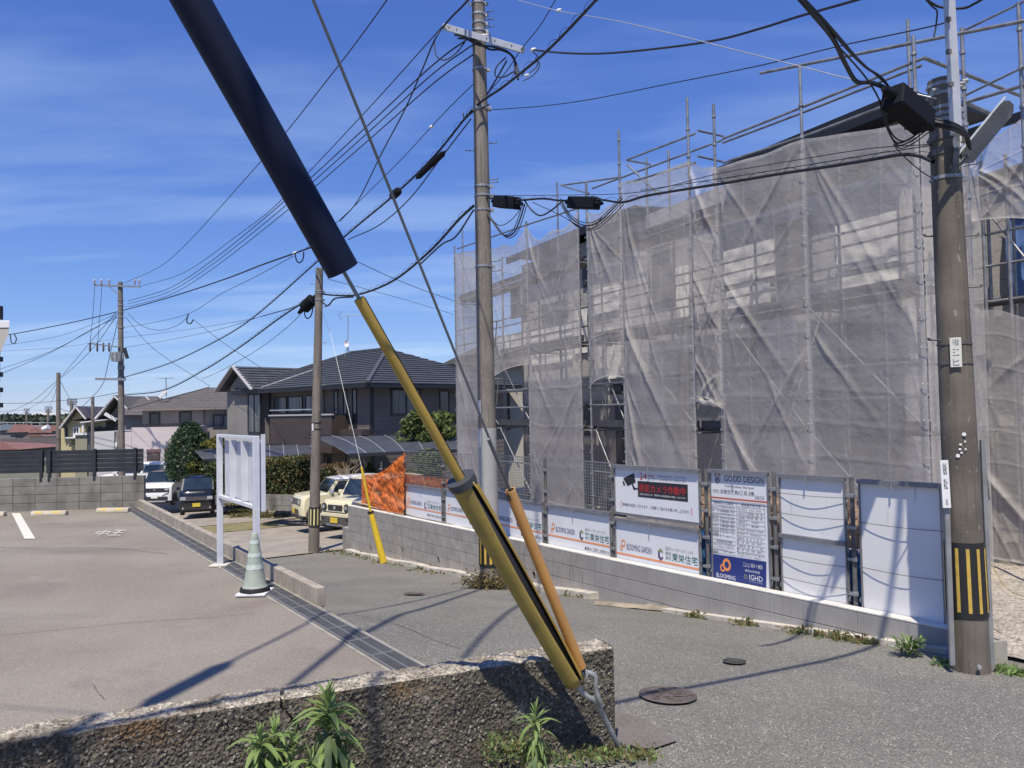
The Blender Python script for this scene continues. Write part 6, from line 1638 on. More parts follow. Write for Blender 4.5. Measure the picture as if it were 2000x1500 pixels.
# tangle of jumpers on the central pole
random.seed(21)
for i, (lab, pts) in enumerate((
    ("black jumper loop below the left half of the crossarm", [(848, 78, 13.1), (852, 108, 13.0), (868, 117, 12.9), (890, 104, 12.9), (908, 82, 12.9)]),
    ("thick jumper running under the crossarm into the pole head", [(888, 68, 12.9), (905, 72, 12.8), (935, 88, 12.7), (965, 92, 12.5), (995, 104, 12.4), (1010, 130, 12.3), (1012, 155, 12.2)]),
    ("second thick jumper under the crossarm", [(895, 75, 12.9), (925, 78, 12.7), (955, 96, 12.6), (980, 98, 12.5), (1003, 112, 12.4), (1006, 145, 12.3)]),
    ("curling jumper hanging right of the pole under the crossarm", [(988, 112, 12.5), (970, 130, 12.5), (968, 148, 12.5), (985, 150, 12.4), (1005, 140, 12.3), (1012, 152, 12.2)]),
    ("small loop of wire at the lashed cable right of the pole", [(1018, 150, 12.0), (1032, 128, 12.0), (1050, 120, 12.0), (1053, 132, 12.0), (1040, 148, 12.0), (1022, 158, 12.0)]),
    ("loop of wire hanging by the insulator at the crossarm end", [(1040, 100, 12.0), (1050, 112, 12.0), (1048, 130, 12.0), (1030, 146, 12.0)]),
    ("wire coil wrapped round the pole below the crossarm", [(905, 222, 13.0), (908, 232, 12.8), (925, 218, 12.75), (948, 208, 12.8), (955, 204, 12.95)]),
    ("slack drop loops below the closure at the slender left pole", [(600, 596, 21.2), (595, 612, 21.2), (600, 622, 21.2), (608, 615, 21.1), (612, 596, 21.0)]),
    ("hanging loops of cable at the left photo edge", [(20, 653, 46), (22, 668, 46), (28, 671, 46), (32, 662, 46), (28, 652, 46)]),
    ("small loop of cable in mid air left of the gable house", [(368, 612, 36), (365, 628, 36), (372, 632, 36), (378, 624, 36)]),
    ("loop of cable hanging from the messenger beside the sleeve", [(576, 496, 22.6), (580, 510, 22.6), (586, 513, 22.6), (592, 505, 22.5), (593, 492, 22.4)]))):
    cable(lab, pts, (.012, .02, .018, .012, .009, .009, .014, .018, .03, .03, .02)[i])

# spans that pass over the viewer (they lie outside the picture and cast the cable shadows on the ground)
def span(label, pts, r, m=None):
    mb = MB(); mb.tube(catmull([Vector(p) for p in pts], 10), r, 6, cap=False); return mb.build("overhead_cable", m or M_CABLE, smooth=True, label=label, category="cable", group="overhead wires")
mtop = at(1850, -85, 6.36)
span("lashed cable leaving the mast of the nearest pole over the viewer, out of the picture", [mtop, (2.85, 4.05, 4.25), (.15, 2.3, 4.2), (-3.2, .1, 4.6), (-8, -3, 5.4)], .030)
span("first thick cable from the central pole's head passing above the viewer", [tM + Vector((-.1, -.1, .1)), (-1.35, 8.6, 7.05), (-2.45, 2.1, 6.7), (-3.3, -3, 6.9)], .034)
span("second thick cable from the central pole's head passing above the viewer", [tM + Vector((.1, -.1, .1)), (-.55, 8.0, 7.0), (-1.3, 2.4, 6.6), (-1.9, -3, 6.8)], .026)
span("third thick cable from the central pole's head passing above the viewer", [tM + Vector((-.15, -.05, 0)), (-1.9, 7.0, 6.95), (-2.9, 3.0, 6.8), (-3.42, 1.25, 6.75), (-4.4, -2.5, 6.95)], .022)
a_, b_ = Vector((-3.55, .75, 6.74)), Vector((-3.27, 1.75, 6.76))
mb = MB(); mb.tube([a_, a_.lerp(b_, .15), a_.lerp(b_, .85), b_], [.03, .09, .09, .03], 10); mb.build("cable_closure", M_CABLE, label="closure on the third thick cable above the viewer", category="cable closure", group="black cable closures")
# ------------------------------------------------------------------ houses beyond
def facade_box(root, plane, t0, t1, o0, o1, z0, z1, m, name="wall", bevel=0):
    return MB().obox(plane.P(t0, o0, z0), plane.u * (t1 - t0), plane.n * (o1 - o0), (0, 0, z1 - z0)).build(name, m, root, bevel=bevel)
def win(root, plane, x0, x1, yt, yb, off=0.0, glass=None, frame=None, mull=1, name="window", fw=.05):
    ym = (yt + yb) / 2; xm = (x0 + x1) / 2
    ta, tb = plane.hit(x0, ym, off)[0], plane.hit(x1, ym, off)[0]; t0, t1 = min(ta, tb), max(ta, tb)
    zt, zb = plane.hit(xm, yt, off)[1], plane.hit(xm, yb, off)[1]
    fr = MB(); w_ = t1 - t0; h_ = zt - zb
    o0, d = off - .05, .07
    for a, b, c, e in ((0, 0, w_, fw), (0, h_ - fw, w_, fw), (0, fw, fw, h_ - 2 * fw), (w_ - fw, fw, fw, h_ - 2 * fw)) + tuple(((w_ * (k + 1) / (mull + 1) - fw * .4), fw, fw * .8, h_ - 2 * fw) for k in range(mull)):
        fr.obox(plane.P(t0 + a, o0, zb + b), plane.u * c, plane.n * d, (0, 0, e))
    f = fr.build(name, frame or M_FRAME, root)
    MB().obox(plane.P(t0 + fw * .5, off - .022, zb + fw * .5), plane.u * (w_ - fw), plane.n * .012, (0, 0, h_ - fw)).build("pane", glass or M_GLASS, f)
    return f
def roof_rows(root, a, b, c, d, m, rows, th=.06, name="roof_slope", lift=.02):
    """sloped quad a-b (eave) d-c (ridge), built as overlapping tile courses"""
    a, b, c, d = map(Vector, (a, b, c, d)); n = (b - a).cross(d - a).normalized()
    if n.z < 0: n = -n
    mb = MB()
    for r in range(rows):
        f0, f1 = r / rows, min(1, (r + 1.12) / rows)
        p, q, s_, t_ = a.lerp(d, f0) + n * th, b.lerp(c, f0) + n * th, b.lerp(c, f1) + n * .006, a.lerp(d, f1) + n * .006
        p2, q2 = a.lerp(d, f0), b.lerp(c, f0)
        mb.add([p, q, s_, t_, p2, q2], [(0, 1, 2, 3), (4, 5, 1, 0)])
    mb.add([a, b, c, d], [(0, 1, 2, 3)])
    return mb.build(name, m, root)
M_TILE = mat("dark_grey_tiles", (0.075, 0.08, 0.092), 0.6, c2=(0.055, 0.06, 0.07), ns=2, bump=.2, bs=20)
M_SLATE = mat("brown_grey_shingles", (0.115, 0.105, 0.10), 0.8, c2=(0.088, 0.08, 0.078), ns=3, bump=.3, bs=12)
M_BROWNW = mat("grey_brown_siding", (0.175, 0.150, 0.135), 0.8, c2=(0.15, 0.128, 0.115), ns=1.2)
M_PALEW = mat("pale_grey_render", (0.25, 0.235, 0.225), 0.85, c2=(0.215, 0.20, 0.19), ns=1.5)
M_DBROWN = mat("dark_brown_panel", (0.055, 0.040, 0.036), 0.6, c2=(0.065, 0.048, 0.043), ns=2)
M_GUTTER = mat("dark_gutter", (0.015, 0.016, 0.022), .5)
M_TRIMG = mat("pale_barge_board", (0.42, 0.40, 0.42), .6)

# --- big dark house
C0 = Vector((-6.05, 33.0, 0)); av = Vector((-.733, .680, 0)).normalized(); bv = Vector((.680, .733, 0)).normalized()
HA = VP(C0.x, C0.y, av.x, av.y); HB = VP(C0.x, C0.y, bv.x, bv.y)
ZE = 1.36; ZG = -4.5
hr = thing("dark_house", "large two-storey grey-brown house with dark tiled roof and balcony behind the carports", "house", C0 + Vector((0, 0, ZG)))
def hp(a, b, z): return C0 + av * a + bv * b + Vector((0, 0, z))
ev = .75
LA, LB = 10.2, 8.2
MB().obox(hp(0, 0, ZG), av * LA, bv * LB, (0, 0, ZE - ZG + .1)).build("wall", M_BROWNW, hr)
# siding courses, proud boards on both seen faces
sid = MB()
for k in range(26):
    z = ZG + .6 + k * .21
    if z > ZE - .15: break
    sid.obox(hp(-.02, 0, z) - bv * .0, av * 3.6, bv * -.014, (0, 0, .17)); sid.obox(hp(0, 0, z), bv * LB, av * -.014, (0, 0, .17))
sid.build("siding_boards", M_BROWNW, hr, kind="stuff")
MB().obox(hp(-.03, -.03, ZG), av * .14, bv * .14, (0, 0, ZE - ZG)).build("corner_post", M_GUTTER, hr)
RZ = 3.22; rd = 4.1
e1, e2, e3, e4 = hp(-ev, -ev, ZE - .12), hp(LA + ev, -ev, ZE - .12), hp(LA + ev, LB + ev, ZE - .12), hp(-ev, LB + ev, ZE - .12)
r1, r2 = hp(rd, rd, RZ), hp(7.2, rd, RZ)
roof_rows(hr, e1, e2, r2, r1, M_TILE, 17); roof_rows(hr, e4, e1, r1, r1, M_TILE, 17); roof_rows(hr, e2, e3, r2, r2, M_TILE, 17); roof_rows(hr, e3, e4, r1, r2, M_TILE, 10)
for a, b in ((e1, r1), (e2, r2), (r1, r2)):
    MB().beam(a + Vector((0, 0, .06)), b + Vector((0, 0, .06)), .16, .09).build("ridge_tiles", M_TILE, hr)
MB().obox(e1 - Vector((0, 0, .16)), e2 - e1, bv * .12, (0, 0, .15)).build("gutter", M_GUTTER, hr)
MB().obox(e1 - Vector((0, 0, .16)), e4 - e1, av * .12, (0, 0, .15)).build("gutter", M_GUTTER, hr)
mb = MB(); mb.add([e1 - Vector((0, 0, .03)), e2 - Vector((0, 0, .03)), e3 - Vector((0, 0, .03)), e4 - Vector((0, 0, .03))], [(0, 1, 2, 3)]); mb.build("soffit", M_DBROWN, hr)
# gabled wing at the left
ga, gb = HA.hit(512, 757, -.5)[0], HA.hit(440, 765, -.5)[0]
gc = (ga + gb) / 2 + .05; gh = (gb - ga) / 2
GW = -.5
zfoot = HA.hit(476, 762, -.5 - .5)[1]; zap = HA.hit(476, 713, -.5 - .5)[1]
MB().obox(hp(gc - gh + .25, GW, ZG), av * (2 * gh - .5), bv * 5.5, (0, 0, zfoot - ZG + .1)).build("wing_wall", M_PALEW, hr)
mb = MB(); mb.prism([hp(gc - gh + .25, GW, zfoot), hp(gc + gh - .25, GW, zfoot), hp(gc, GW, zap - .15)], bv * 5.5); mb.build("gable_wall", M_PALEW, hr)
g0, g1, g2 = hp(gc - gh, GW - .5, zfoot), hp(gc + gh, GW - .5, zfoot), hp(gc, GW - .5, zap)
roof_rows(hr, g0, g0 + bv * 6.5, g2 + bv * 6.5, g2, M_TILE, 9); roof_rows(hr, g1 + bv * 6.5, g1, g2, g2 + bv * 6.5, M_TILE, 9)
for q in (g0, g1):
    MB().beam(q, g2 + (g2 - q) * .01, .05, .24, up=bv).build("barge_board", M_TRIMG, hr)
MB().beam(hp(ga - .15, -ev + .1, ZE + .02), hp(6.9, rd * .42, ZE + .95), .05, .05).build("valley_strip", M_TRIMG, hr)
# windows of the dark house
win(hr, VP(*hp(0, GW, 0).xy, av.x, av.y), 485, 510, 769, 846, mull=1, glass=M_CURT, fw=.07)
for a in ((536, 561, 775, 808), (563, 592, 774, 806), (597, 612, 772, 806)): win(hr, HA, *a, glass=M_CURT, mull=0)
for a in ((653, 661, 762, 838), (671, 679, 762, 838), (689, 698, 760, 838)): win(hr, HA, *a, mull=0, fw=.04)
win(hr, HB, 763, 822, 759, 811, glass=M_CURT, mull=1, fw=.08); win(hr, HB, 858, 877, 763, 808, mull=0)
win(hr, HA, 676, 684, 889, 917, mull=0); win(hr, HA, 640, 648, 886, 915, mull=0)
# balcony
t0, t1 = HA.hit(648, 840, -.9)[0], HA.hit(527, 840, -.9)[0]
zt_, zb__ = HA.hit(590, 812, -.9)[1], HA.hit(590, 870, -.9)[1]
MB().obox(HA.P(t0, -.9, zb__ - .3), HA.u * (t1 - t0), HA.n * .9, (0, 0, zt_ - zb__ + .3)).build("balcony_parapet", M_DBROWN, hr)
MB().obox(HA.P(t0 - .05, -.95, zt_), HA.u * (t1 - t0 + .1), HA.n * .14, (0, 0, .07)).build("parapet_cap", M_TRIMG, hr)
mb = MB(); mb.beam(HA.P(t0 + 1.6, -.88, zt_ + .28), HA.P(t1, -.88, zt_ + .28), .05, .05)
for k in range(5): f = k / 4; mb.beam(HA.P(t0 + 1.6 + (t1 - t0 - 1.6) * f, -.88, zt_), HA.P(t0 + 1.6 + (t1 - t0 - 1.6) * f, -.88, zt_ + .28), .03, .03)
mb.build("balcony_rail", M_ALU, hr)
MB().obox(HA.P(t0 - 1.6, -.5, HA.hit(680, 850, -.5)[1]), HA.u * 1.6, HA.n * .5, (0, 0, .25)).build("sill_shelf", M_DBROWN, hr)
for (x, y0, y1) in ((527, 764, 870), (631, 762, 870)):
    t, z = HA.hit(x, y0, -.05); MB().tube([HA.P(t, -.06, z), HA.P(t, -.06, ZG)], .045, 8).build("downpipe", M_GUTTER if x < 600 else M_PALEW, hr)
# canopy brackets and antenna
p = hp(6.6, rd - .4, RZ - .05)
pa = at(679, 688, p.y)
an = thing("tv_antenna", "tall television antenna with a small white dish on the dark house roof", "antenna", pa)
top_ = at(680, 617, p.y)
mb = MB(); mb.tube([pa - Vector((0, 0, .4)), top_], .022, 6)
for dx in (-.14, .14): mb.tube([pa + Vector((dx, -.1, -.3)), pa + Vector((0, 0, .45))], .014, 5)
mb.build("mast", M_GALV, an)
mb = MB(); l_, r_ = at(668, 616, p.y), at(706, 615, p.y); mb.tube([l_, r_], .014, 5)
for k in range(9):
    q = l_.lerp(r_, k / 8); mb.tube([q + Vector((0, -.22, 0)), q + Vector((0, .22, 0))], .008, 4)
mb.tube([at(667, 608, p.y), at(661, 616, p.y), at(667, 624, p.y)], .016, 5); mb.build("yagi_array", M_GALV, an)
mb = MB(); dc = at(677, 671, p.y - .2); n = 14
mb.add([dc + Vector((.26 * math.cos(6.283 * k / n), -.05, .33 * math.sin(6.283 * k / n))) * .55 for k in range(n)] + [dc + Vector((0, .05, 0))], [(k, (k + 1) % n, n) for k in range(n)]); mb.build("dish", M_PANEL, an)

# --- neighbouring wall right of the dark house
nb_ = thing("neighbour_house", "pale beige house edge with a small dark roof behind the left net", "house", at(888, 930, 40))
a = at(878, 712, 40); 
MB().obox(Vector((a.x, 40, -4.6)), (5, 0, 0), (0, 5, 0), (0, 0, a.z + 4.6)).build("wall", mat("beige_render", (0.36, 0.34, 0.30), .85), nb_)
mb = MB(); e_ = at(862, 711, 39.4); mb.prism([e_, e_ + Vector((5.6, 0, 0)), e_ + Vector((5.6, .0, 1.5)), e_ + Vector((3.0, 0, 1.4))], (0, 6.2, 0)); mb.build("roof", M_SLATE, nb_)
MB().obox(e_ - Vector((0, .02, .14)), (5.6, 0, 0), (0, .1, 0), (0, 0, .13)).build("gutter", M_GUTTER, nb_)

# --- grey house with a hipped shingle roof
gD = 48.0
GP = VP(at(270, 900, gD).x, gD, 1, .05)
gr = thing("grey_house", "pale grey house with brown-grey hipped roof left of the dark house", "house", at(360, 930, gD))
t0, t1 = GP.hit(278, 800)[0], GP.hit(500, 800)[0]; ze = GP.hit(372, 797)[1]
facade_box(gr, GP, t0, t1, 0, 8, -5.2, ze, M_PALEW)
r = lambda t, o, z: GP.P(t, o, z)
E1, E2, E3, E4 = r(t0 - .6, -.6, ze), r(t1, -.6, ze), r(t1, 8.6, ze), r(t0 - .6, 8.6, ze)
tr1 = GP.hit(408, 757, 4)[0]; zr_ = GP.hit(420, 757, 4)[1]; tr0 = GP.hit(366, 768, 4)[0]
R1, R2 = r(tr1, 4, zr_), r(t1, 4, zr_)
roof_rows(gr, E1, E2, R2, R1, M_SLATE, 12, .02); roof_rows(gr, E4, E1, R1, R1, M_SLATE, 12, .02)
MB().beam(E1, R1, .16, .10).build("hip_ridge", M_TRIMG if False else M_SLATE, gr)
MB().obox(E1 - Vector((0, 0, .12)), E2 - E1, (0, .1, 0), (0, 0, .12)).build("gutter", mat("pale_brown_gutter", (.2, .17, .16), .6), gr)
for a in ((292, 313, 806, 833), (350, 374, 804, 833), (416, 457, 809, 836)): win(gr, GP, *a, mull=1 if a[0] > 400 else 0, glass=M_CURT if a[0] > 400 else M_GLASS, fw=.09)
t_, z_ = GP.hit(397, 798, -.03); MB().tube([GP.P(t_, -.06, z_), GP.P(t_, -.06, -4)], .05, 6).build("downpipe", M_PALEW, gr)
# terrace in front: pale pink wall, dark rail, shutters
PP = VP(at(170, 900, 44.5).x, 44.5, 1, .02)
pk = thing("pink_terrace_wall", "pale pink two-level terrace building with dark rail and brown roller shutters", "building", at(300, 925, 44.5))
M_PINK = mat("pale_pink_siding", (0.56, 0.49, 0.49), .85, c2=(.50, .44, .44), ns=.6, stretch=(1, 1, 14))
M_OFFW = mat("off_white_siding", (0.50, 0.485, 0.49), .85, c2=(.45, .435, .44), ns=.6, stretch=(1, 1, 14))
for x0, x1, yt, m in ((257, 362, 834, M_PINK), (243, 256.6, 844, M_PINK), (184, 223, 843, M_OFFW)):
    a_, b_ = PP.hit(x0, 870)[0], PP.hit(x1, 870)[0]; zt = PP.hit((x0 + x1) / 2, yt)[1]
    facade_box(pk, PP, a_, b_, 0, 3.4, -5.6, zt, m)
facade_box(pk, PP, PP.hit(223.3, 870)[0], PP.hit(242.7, 870)[0], .1, 3, -5.6, PP.hit(232, 845)[1], M_PALEW)
a_, b_ = PP.hit(258, 830)[0], PP.hit(362, 830)[0]; zt = PP.hit(300, 834)[1]
mb = MB(); mb.beam(PP.P(a_, .1, zt + .16), PP.P(b_, .1, zt + .16), .05, .05); mb.beam(PP.P(a_, .1, zt + .03), PP.P(b_, .1, zt + .03), .08, .08)
for k in range(28): t = a_ + (b_ - a_) * k / 27; mb.beam(PP.P(t, .1, zt), PP.P(t, .1, zt + .16), .03, .03, up=(0, 1, 0))
mb.build("terrace_rail", M_FRAME, pk, kind="stuff")
M_SHUT = mat("brown_roller_shutter", (0.12, 0.09, 0.085), .6, c2=(.10, .075, .07), ns=2)
for x0, x1 in ((289, 311.5), (324, 345)):
    a_, b_ = PP.hit(x0, 900)[0], PP.hit(x1, 900)[0]; zt, zb = PP.hit(300, 878)[1], PP.hit(300, 925)[1]
    f = MB().obox(PP.P(a_ - .06, -.06, zt - .16), PP.u * (b_ - a_ + .12), PP.n * .08, (0, 0, .18)).build("shutter_box", mat("reddish_shutter_box", (.17, .09, .09), .5), pk)
    mb = MB(); k = 0; z = zb
    while z < zt - .18: mb.obox(PP.P(a_, -.03, z), PP.u * (b_ - a_), PP.n * .035, (0, 0, .085)); z += .10
    mb.build("shutter", M_SHUT, pk, kind="stuff")
    facade_box(pk, PP, a_ - .05, b_ + .05, -.02, .0, zb, zt, M_FRAME, "recess")
facade_box(pk, PP, PP.hit(225, 0)[0], PP.hit(229, 0)[0], -.06, .1, PP.hit(228, 873)[1], PP.hit(228, 864)[1], M_PANEL, "meter_box")

# --- cream gabled house
cD = 57.0
CP = VP(at(118, 900, cD).x, cD, 1, .0)
ch = thing("cream_house", "cream gabled house with two small windows between the two left poles", "house", at(142, 930, cD))
M_CREAM = mat("cream_render", (0.50, 0.42, 0.25), .85, c2=(.46, .385, .225), ns=2)
tq = lambda x, o=0: CP.hit(x, 830, o)[0]; zq = lambda y, o=0: CP.hit(140, y, o)[1]
facade_box(ch, CP, tq(119), tq(166.5), 0, 9, -6.5, zq(822), M_CREAM)
mb = MB(); mb.prism([CP.P(tq(119), 0, zq(826)), CP.P(tq(166.5), 0, zq(816)), CP.P(tq(166.3), 0, zq(813)), CP.P(tq(148.5), 0, zq(798)), CP.P(tq(119), 0, zq(824))], CP.n * 9); mb.build("gable_wall", M_CREAM, ch)
g_l, g_r, g_a = CP.P(tq(117, -.6), -.6, zq(836, -.6)), CP.P(tq(168, -.6), -.6, zq(819, -.6)), CP.P(tq(148.5, -.6), -.6, zq(795, -.6))
for a_, b_, nm in ((g_l, g_a, 0), (g_a, g_r, 1)):
    roof_rows(ch, a_, b_, b_ + Vector((0, 9.6, 0)), a_ + Vector((0, 9.6, 0)), mat("brown_grey_tiles", (.10, .09, .10), .7, c2=(.08, .07, .08), ns=2), 1, .1)
    MB().beam(a_, b_, .06, .22, up=(0, 1, 0)).build("barge_board", M_PANEL, ch)
# side roof seen right of the gable
sr = [CP.P(tq(168), 0, zq(822)), CP.P(tq(210), 0, zq(822)), CP.P(tq(207), 6, CP.hit(207, 795, 6)[1]), CP.P(tq(150), 6, CP.hit(150, 796, 6)[1])]
roof_rows(ch, *sr, MATS["brown_grey_tiles"], 6, .04)
win(ch, CP, 128, 132.5, 835, 853, mull=0, fw=.08); win(ch, CP, 143, 156.5, 833.5, 853, mull=1, fw=.1, frame=M_PANEL)
facade_box(ch, CP, tq(133), tq(155), -.35, 0, zq(856), zq(853.5), M_PANEL, "window_ledge")
for k in range(5): facade_box(ch, CP, tq(140), tq(157), -.06, -.0, zq(862 + k * 5), zq(859.5 + k * 5), mat("olive_louvre", (.12, .11, .06), .7), "louvre_slat")
facade_box(ch, CP, tq(159), tq(182), -.8, 0, -6.5, zq(849), mat("olive_grey_render", (.27, .26, .19), .85), "porch_wall")
facade_box(ch, CP, tq(157), tq(183), -.95, -.78, zq(849.5), zq(845.5), M_PANEL, "porch_rail")
# --- second gable and sun deck
sg = thing("gabled_house", "grey house with a white-edged gable and a roofed sun deck behind the tall far pole", "house", at(215, 930, 52))
SP = VP(at(186, 900, 52).x, 52, 1, 0)
ts = lambda x, o=0: SP.hit(x, 830, o)[0]; zs = lambda y, o=0: SP.hit(215, y, o)[1]
mb = MB(); mb.prism([SP.P(ts(188), 1.2, zs(822, 1)), SP.P(ts(250), 1.2, zs(822, 1)), SP.P(ts(250), 1.2, zs(800, 1)), SP.P(ts(225), 1.2, zs(777, 1))], SP.n * 6); mb.build("gable_wall", M_PALEW, sg)
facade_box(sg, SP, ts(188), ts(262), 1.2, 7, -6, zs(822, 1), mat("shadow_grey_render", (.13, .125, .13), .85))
gl_, ga_, gr_ = SP.P(ts(185, 0), 0, zs(819)), SP.P(ts(224), 0, zs(774)), SP.P(ts(262), 0, zs(812))
for a_, b_ in ((gl_, ga_), (ga_, gr_)): roof_rows(sg, a_, b_, b_ + Vector((0, 7, 0)), a_ + Vector((0, 7, 0)), M_SLATE, 1, .1)
MB().beam(gl_, ga_, .06, .26, up=(0, 1, 0)).build("barge_board", M_PANEL, sg); MB().beam(ga_, gr_, .06, .2, up=(0, 1, 0)).build("barge_board", M_PANEL, sg)
mb = MB(); mb.prism([SP.P(ts(166), -.6, zs(825)), SP.P(ts(221), -.6, zs(819.5)), SP.P(ts(221), -.6, zs(818.3)), SP.P(ts(166), -.6, zs(823))], SP.n * 2.4); mb.build("deck_canopy", M_PANEL, sg)
for x in (168, 186): MB().obox(SP.P(ts(x), -.5, zs(848)), (.12, 0, 0), (0, .1, 0), (0, 0, zs(824) - zs(848))).build("canopy_post", M_PANEL, sg)
MB().beam(at(205, 808, 51.2), at(228, 821, 51.2), .12, .2).build("awning_arm", M_PANEL, sg)
facade_box(sg, SP, ts(170), ts(232), .2, 1.2, -6, zs(843), M_PALEW, "deck_base")
mb = MB()
random.seed(5)
for k in range(26): x = 171 + k * 2.3; mb.obox(SP.P(ts(x), .1, zs(843)), (.05, 0, 0), (0, .05, 0), (0, 0, random.uniform(.25, .42)))
mb.beam(SP.P(ts(170), .12, zs(835)), SP.P(ts(232), .12, zs(835)), .05, .05); mb.build("deck_rail", M_FRAME, sg, kind="stuff")
# roof sections behind, between the gable and the grey house
rb = thing("roofed_house", "low dark roof with a pale ridge strip showing between the gable and the grey roof", "house", at(262, 900, 54))
roof_rows(rb, at(236, 811, 50), at(290, 811, 50), at(312, 774, 56), at(252, 774, 56), M_SLATE, 8, .03)
MB().obox(at(240, 870, 50.5), (4, 0, 0), (0, 3, 0), (0, 0, at(240, 811, 50.5).z - at(240, 870, 50.5).z)).build("wall", M_PALEW, rb)
MB().beam(at(285, 775, 55.6), at(292, 783, 54.5), .1, .08).build("ridge_strip", M_TRIMG, rb)
# roof of grey house: dish and antenna
dh = thing("tv_antenna", "thin television antenna with a tilted white dish on the grey house roof", "antenna", at(325, 772, 49))
mb = MB(); mb.tube([at(325, 775, 49), at(324, 739, 49)], .03, 6); mb.tube([at(309, 738, 49), at(344, 739, 49)], .02, 5)
for k in range(7): q = at(311 + k * 4.6, 738.4, 49); mb.tube([q + Vector((0, -.3, 0)), q + Vector((0, .3, 0))], .012, 4)
mb.build("mast", M_GALV, dh)
mb = MB(); dc = at(318, 770, 48.6); mb.beam(dc - Vector((.22, 0, .2)), dc + Vector((.2, 0, .25)), .22, .06, up=(0, 1, 0)); mb.build("dish", M_PANEL, dh)

# --- distant roofs on the left
M_RED = mat("faded_red_tiles", (0.24, 0.115, 0.095), .85, c2=(.17, .09, .08), ns=.8, stretch=(1, 1, 6))
M_BRN = mat("brown_roof_sheet", (0.105, 0.08, 0.075), .8, c2=(.085, .065, .06), ns=.7, stretch=(.3, 1, 6))
M_TEAL = mat("blue_grey_roof", (0.12, 0.15, 0.17), .7)
def fhouse(label, D, xl, xr, ye, xa, xb, yr, yb, m, wallm=None, depth=9, cat="house"):
    root = thing("distant_house", label, cat, at((xl + xr) / 2, yb, D))
    a_, b_ = at(xl, ye, D), at(xr, ye, D); a_.y = b_.y = D; b_.z = a_.z
    z = a_.z; c_, d_ = at(xb, yr, D + depth * .5), at(xa, yr, D + depth * .5)
    roof_rows(root, a_, b_, c_, d_, m, 9, .05)
    a2, b2 = a_ + Vector((0, depth, 0)), b_ + Vector((0, depth, 0))
    mb = MB(); mb.add([a_, a2, d_, b_, b2, c_], [(1, 0, 2), (3, 4, 5), (4, 1, 2, 5)]); mb.build("roof_slope", m, root)
    zb = at((xl + xr) / 2, yb, D).z
    MB().obox(a_ + Vector((.4, .4, -(z - zb))), (b_.x - a_.x - .8, 0, 0), (0, depth - .8, 0), (0, 0, z - zb - .02)).build("wall", wallm or mat("far_wall_grey", (.17, .165, .17), .85), root)
    if xr - xl > 50:
        MB().obox(a_ + Vector((1.2, .36, -1.4)), (1.2, 0, 0), (0, .05, 0), (0, 0, .9)).build("window", M_GLASS, root)
    return root
fhouse("distant house with faded red hipped roof under the tree belt", 120, 12, 78, 845, 28, 50, 829, 862, M_RED)
fhouse("distant house with blue-grey roof just left of the red hipped roof", 122, -10, 30, 841, 6, 26, 829, 860, M_TEAL)
fhouse("distant house with red roof and small hips right of the red hipped roof", 112, 55, 93, 846, 62, 74, 836, 862, M_RED)
fhouse("distant house with short orange-red roof beside the plain dark pole", 105, 92, 112, 842, 97, 112, 831, 862, M_RED)
fhouse("long low house with a brown sheet roof just beyond the slat fence", 70, -30, 108, 878, -22, 106, 856, 900, M_BRN, depth=12)
fhouse("low house with brown ragged roof edge at the far left beyond the fence", 60, -60, 34, 880, -30, 2, 862, 900, M_RED, depth=8)
fhouse("distant house with small orange tile roof patches below the red hipped roof", 95, 48, 85, 853, 56, 78, 849, 868, M_RED, mat("far_white_wall", (.5, .5, .5), .8))
MB().tube([at(84, 838.5, 92), at(95, 834, 92)], .3, 12).build("solar_tank", M_PANEL, label="white cylindrical solar water tank on a roof near the plain dark pole", category="water tank", smooth=False)
fhouse("long pale distant building on the horizon above the tree belt", 420, 62, 135, 812, 66, 132, 806, 824, mat("far_pale_roof", (.5, .5, .47), .8), mat("far_white_wall", (.5, .5, .5)), depth=20, cat="building")

# --- corner of the near building at the left edge
le = thing("neighbour_building", "corner of a white-trimmed building with a black chimney pipe cut by the left photo edge", "building", at(-10, 820, 19))
p0 = at(18, 628, 19)
MB().obox(at(-60, 642, 19), (at(18.5, 640, 19).x - at(-60, 642, 19).x, 0, 0), (-1.2, 1.6, 0), (0, 0, .19)).build("eave_trim", M_PANEL, le, bevel=.02)
mb = MB(); mb.prism([at(-60, 642, 19.02), at(18, 642, 19.02), at(17, 652, 19.02), at(2, 686, 19.02), at(-60, 690, 19.02)], (-1.2, 1.5, 0)); mb.build("eave_bracket", mat("beige_bracket", (.42, .40, .37), .8), le)
MB().obox(at(-60, 980, 19.4), (at(0.5, 700, 19.4).x - at(-60, 980, 19.4).x, 0, 0), (-1.2, 1.4, 0), (0, 0, at(0, 684, 19.4).z - at(0, 980, 19.4).z)).build("wall", mat("beige_bracket", (.42, .4, .37)), le)
for y in (692, 722, 752, 782): MB().obox(at(-3.5, y + 14, 19.35), (.06, 0, 0), (0, .1, 0), (0, 0, .12)).build("wall_notch", M_FRAME, le)
mb = MB(); mb.tube([at(-1, 624, 19.2), at(-1, 598, 19.2)], .08, 8); mb.build("chimney_pipe", M_BLACK, le)

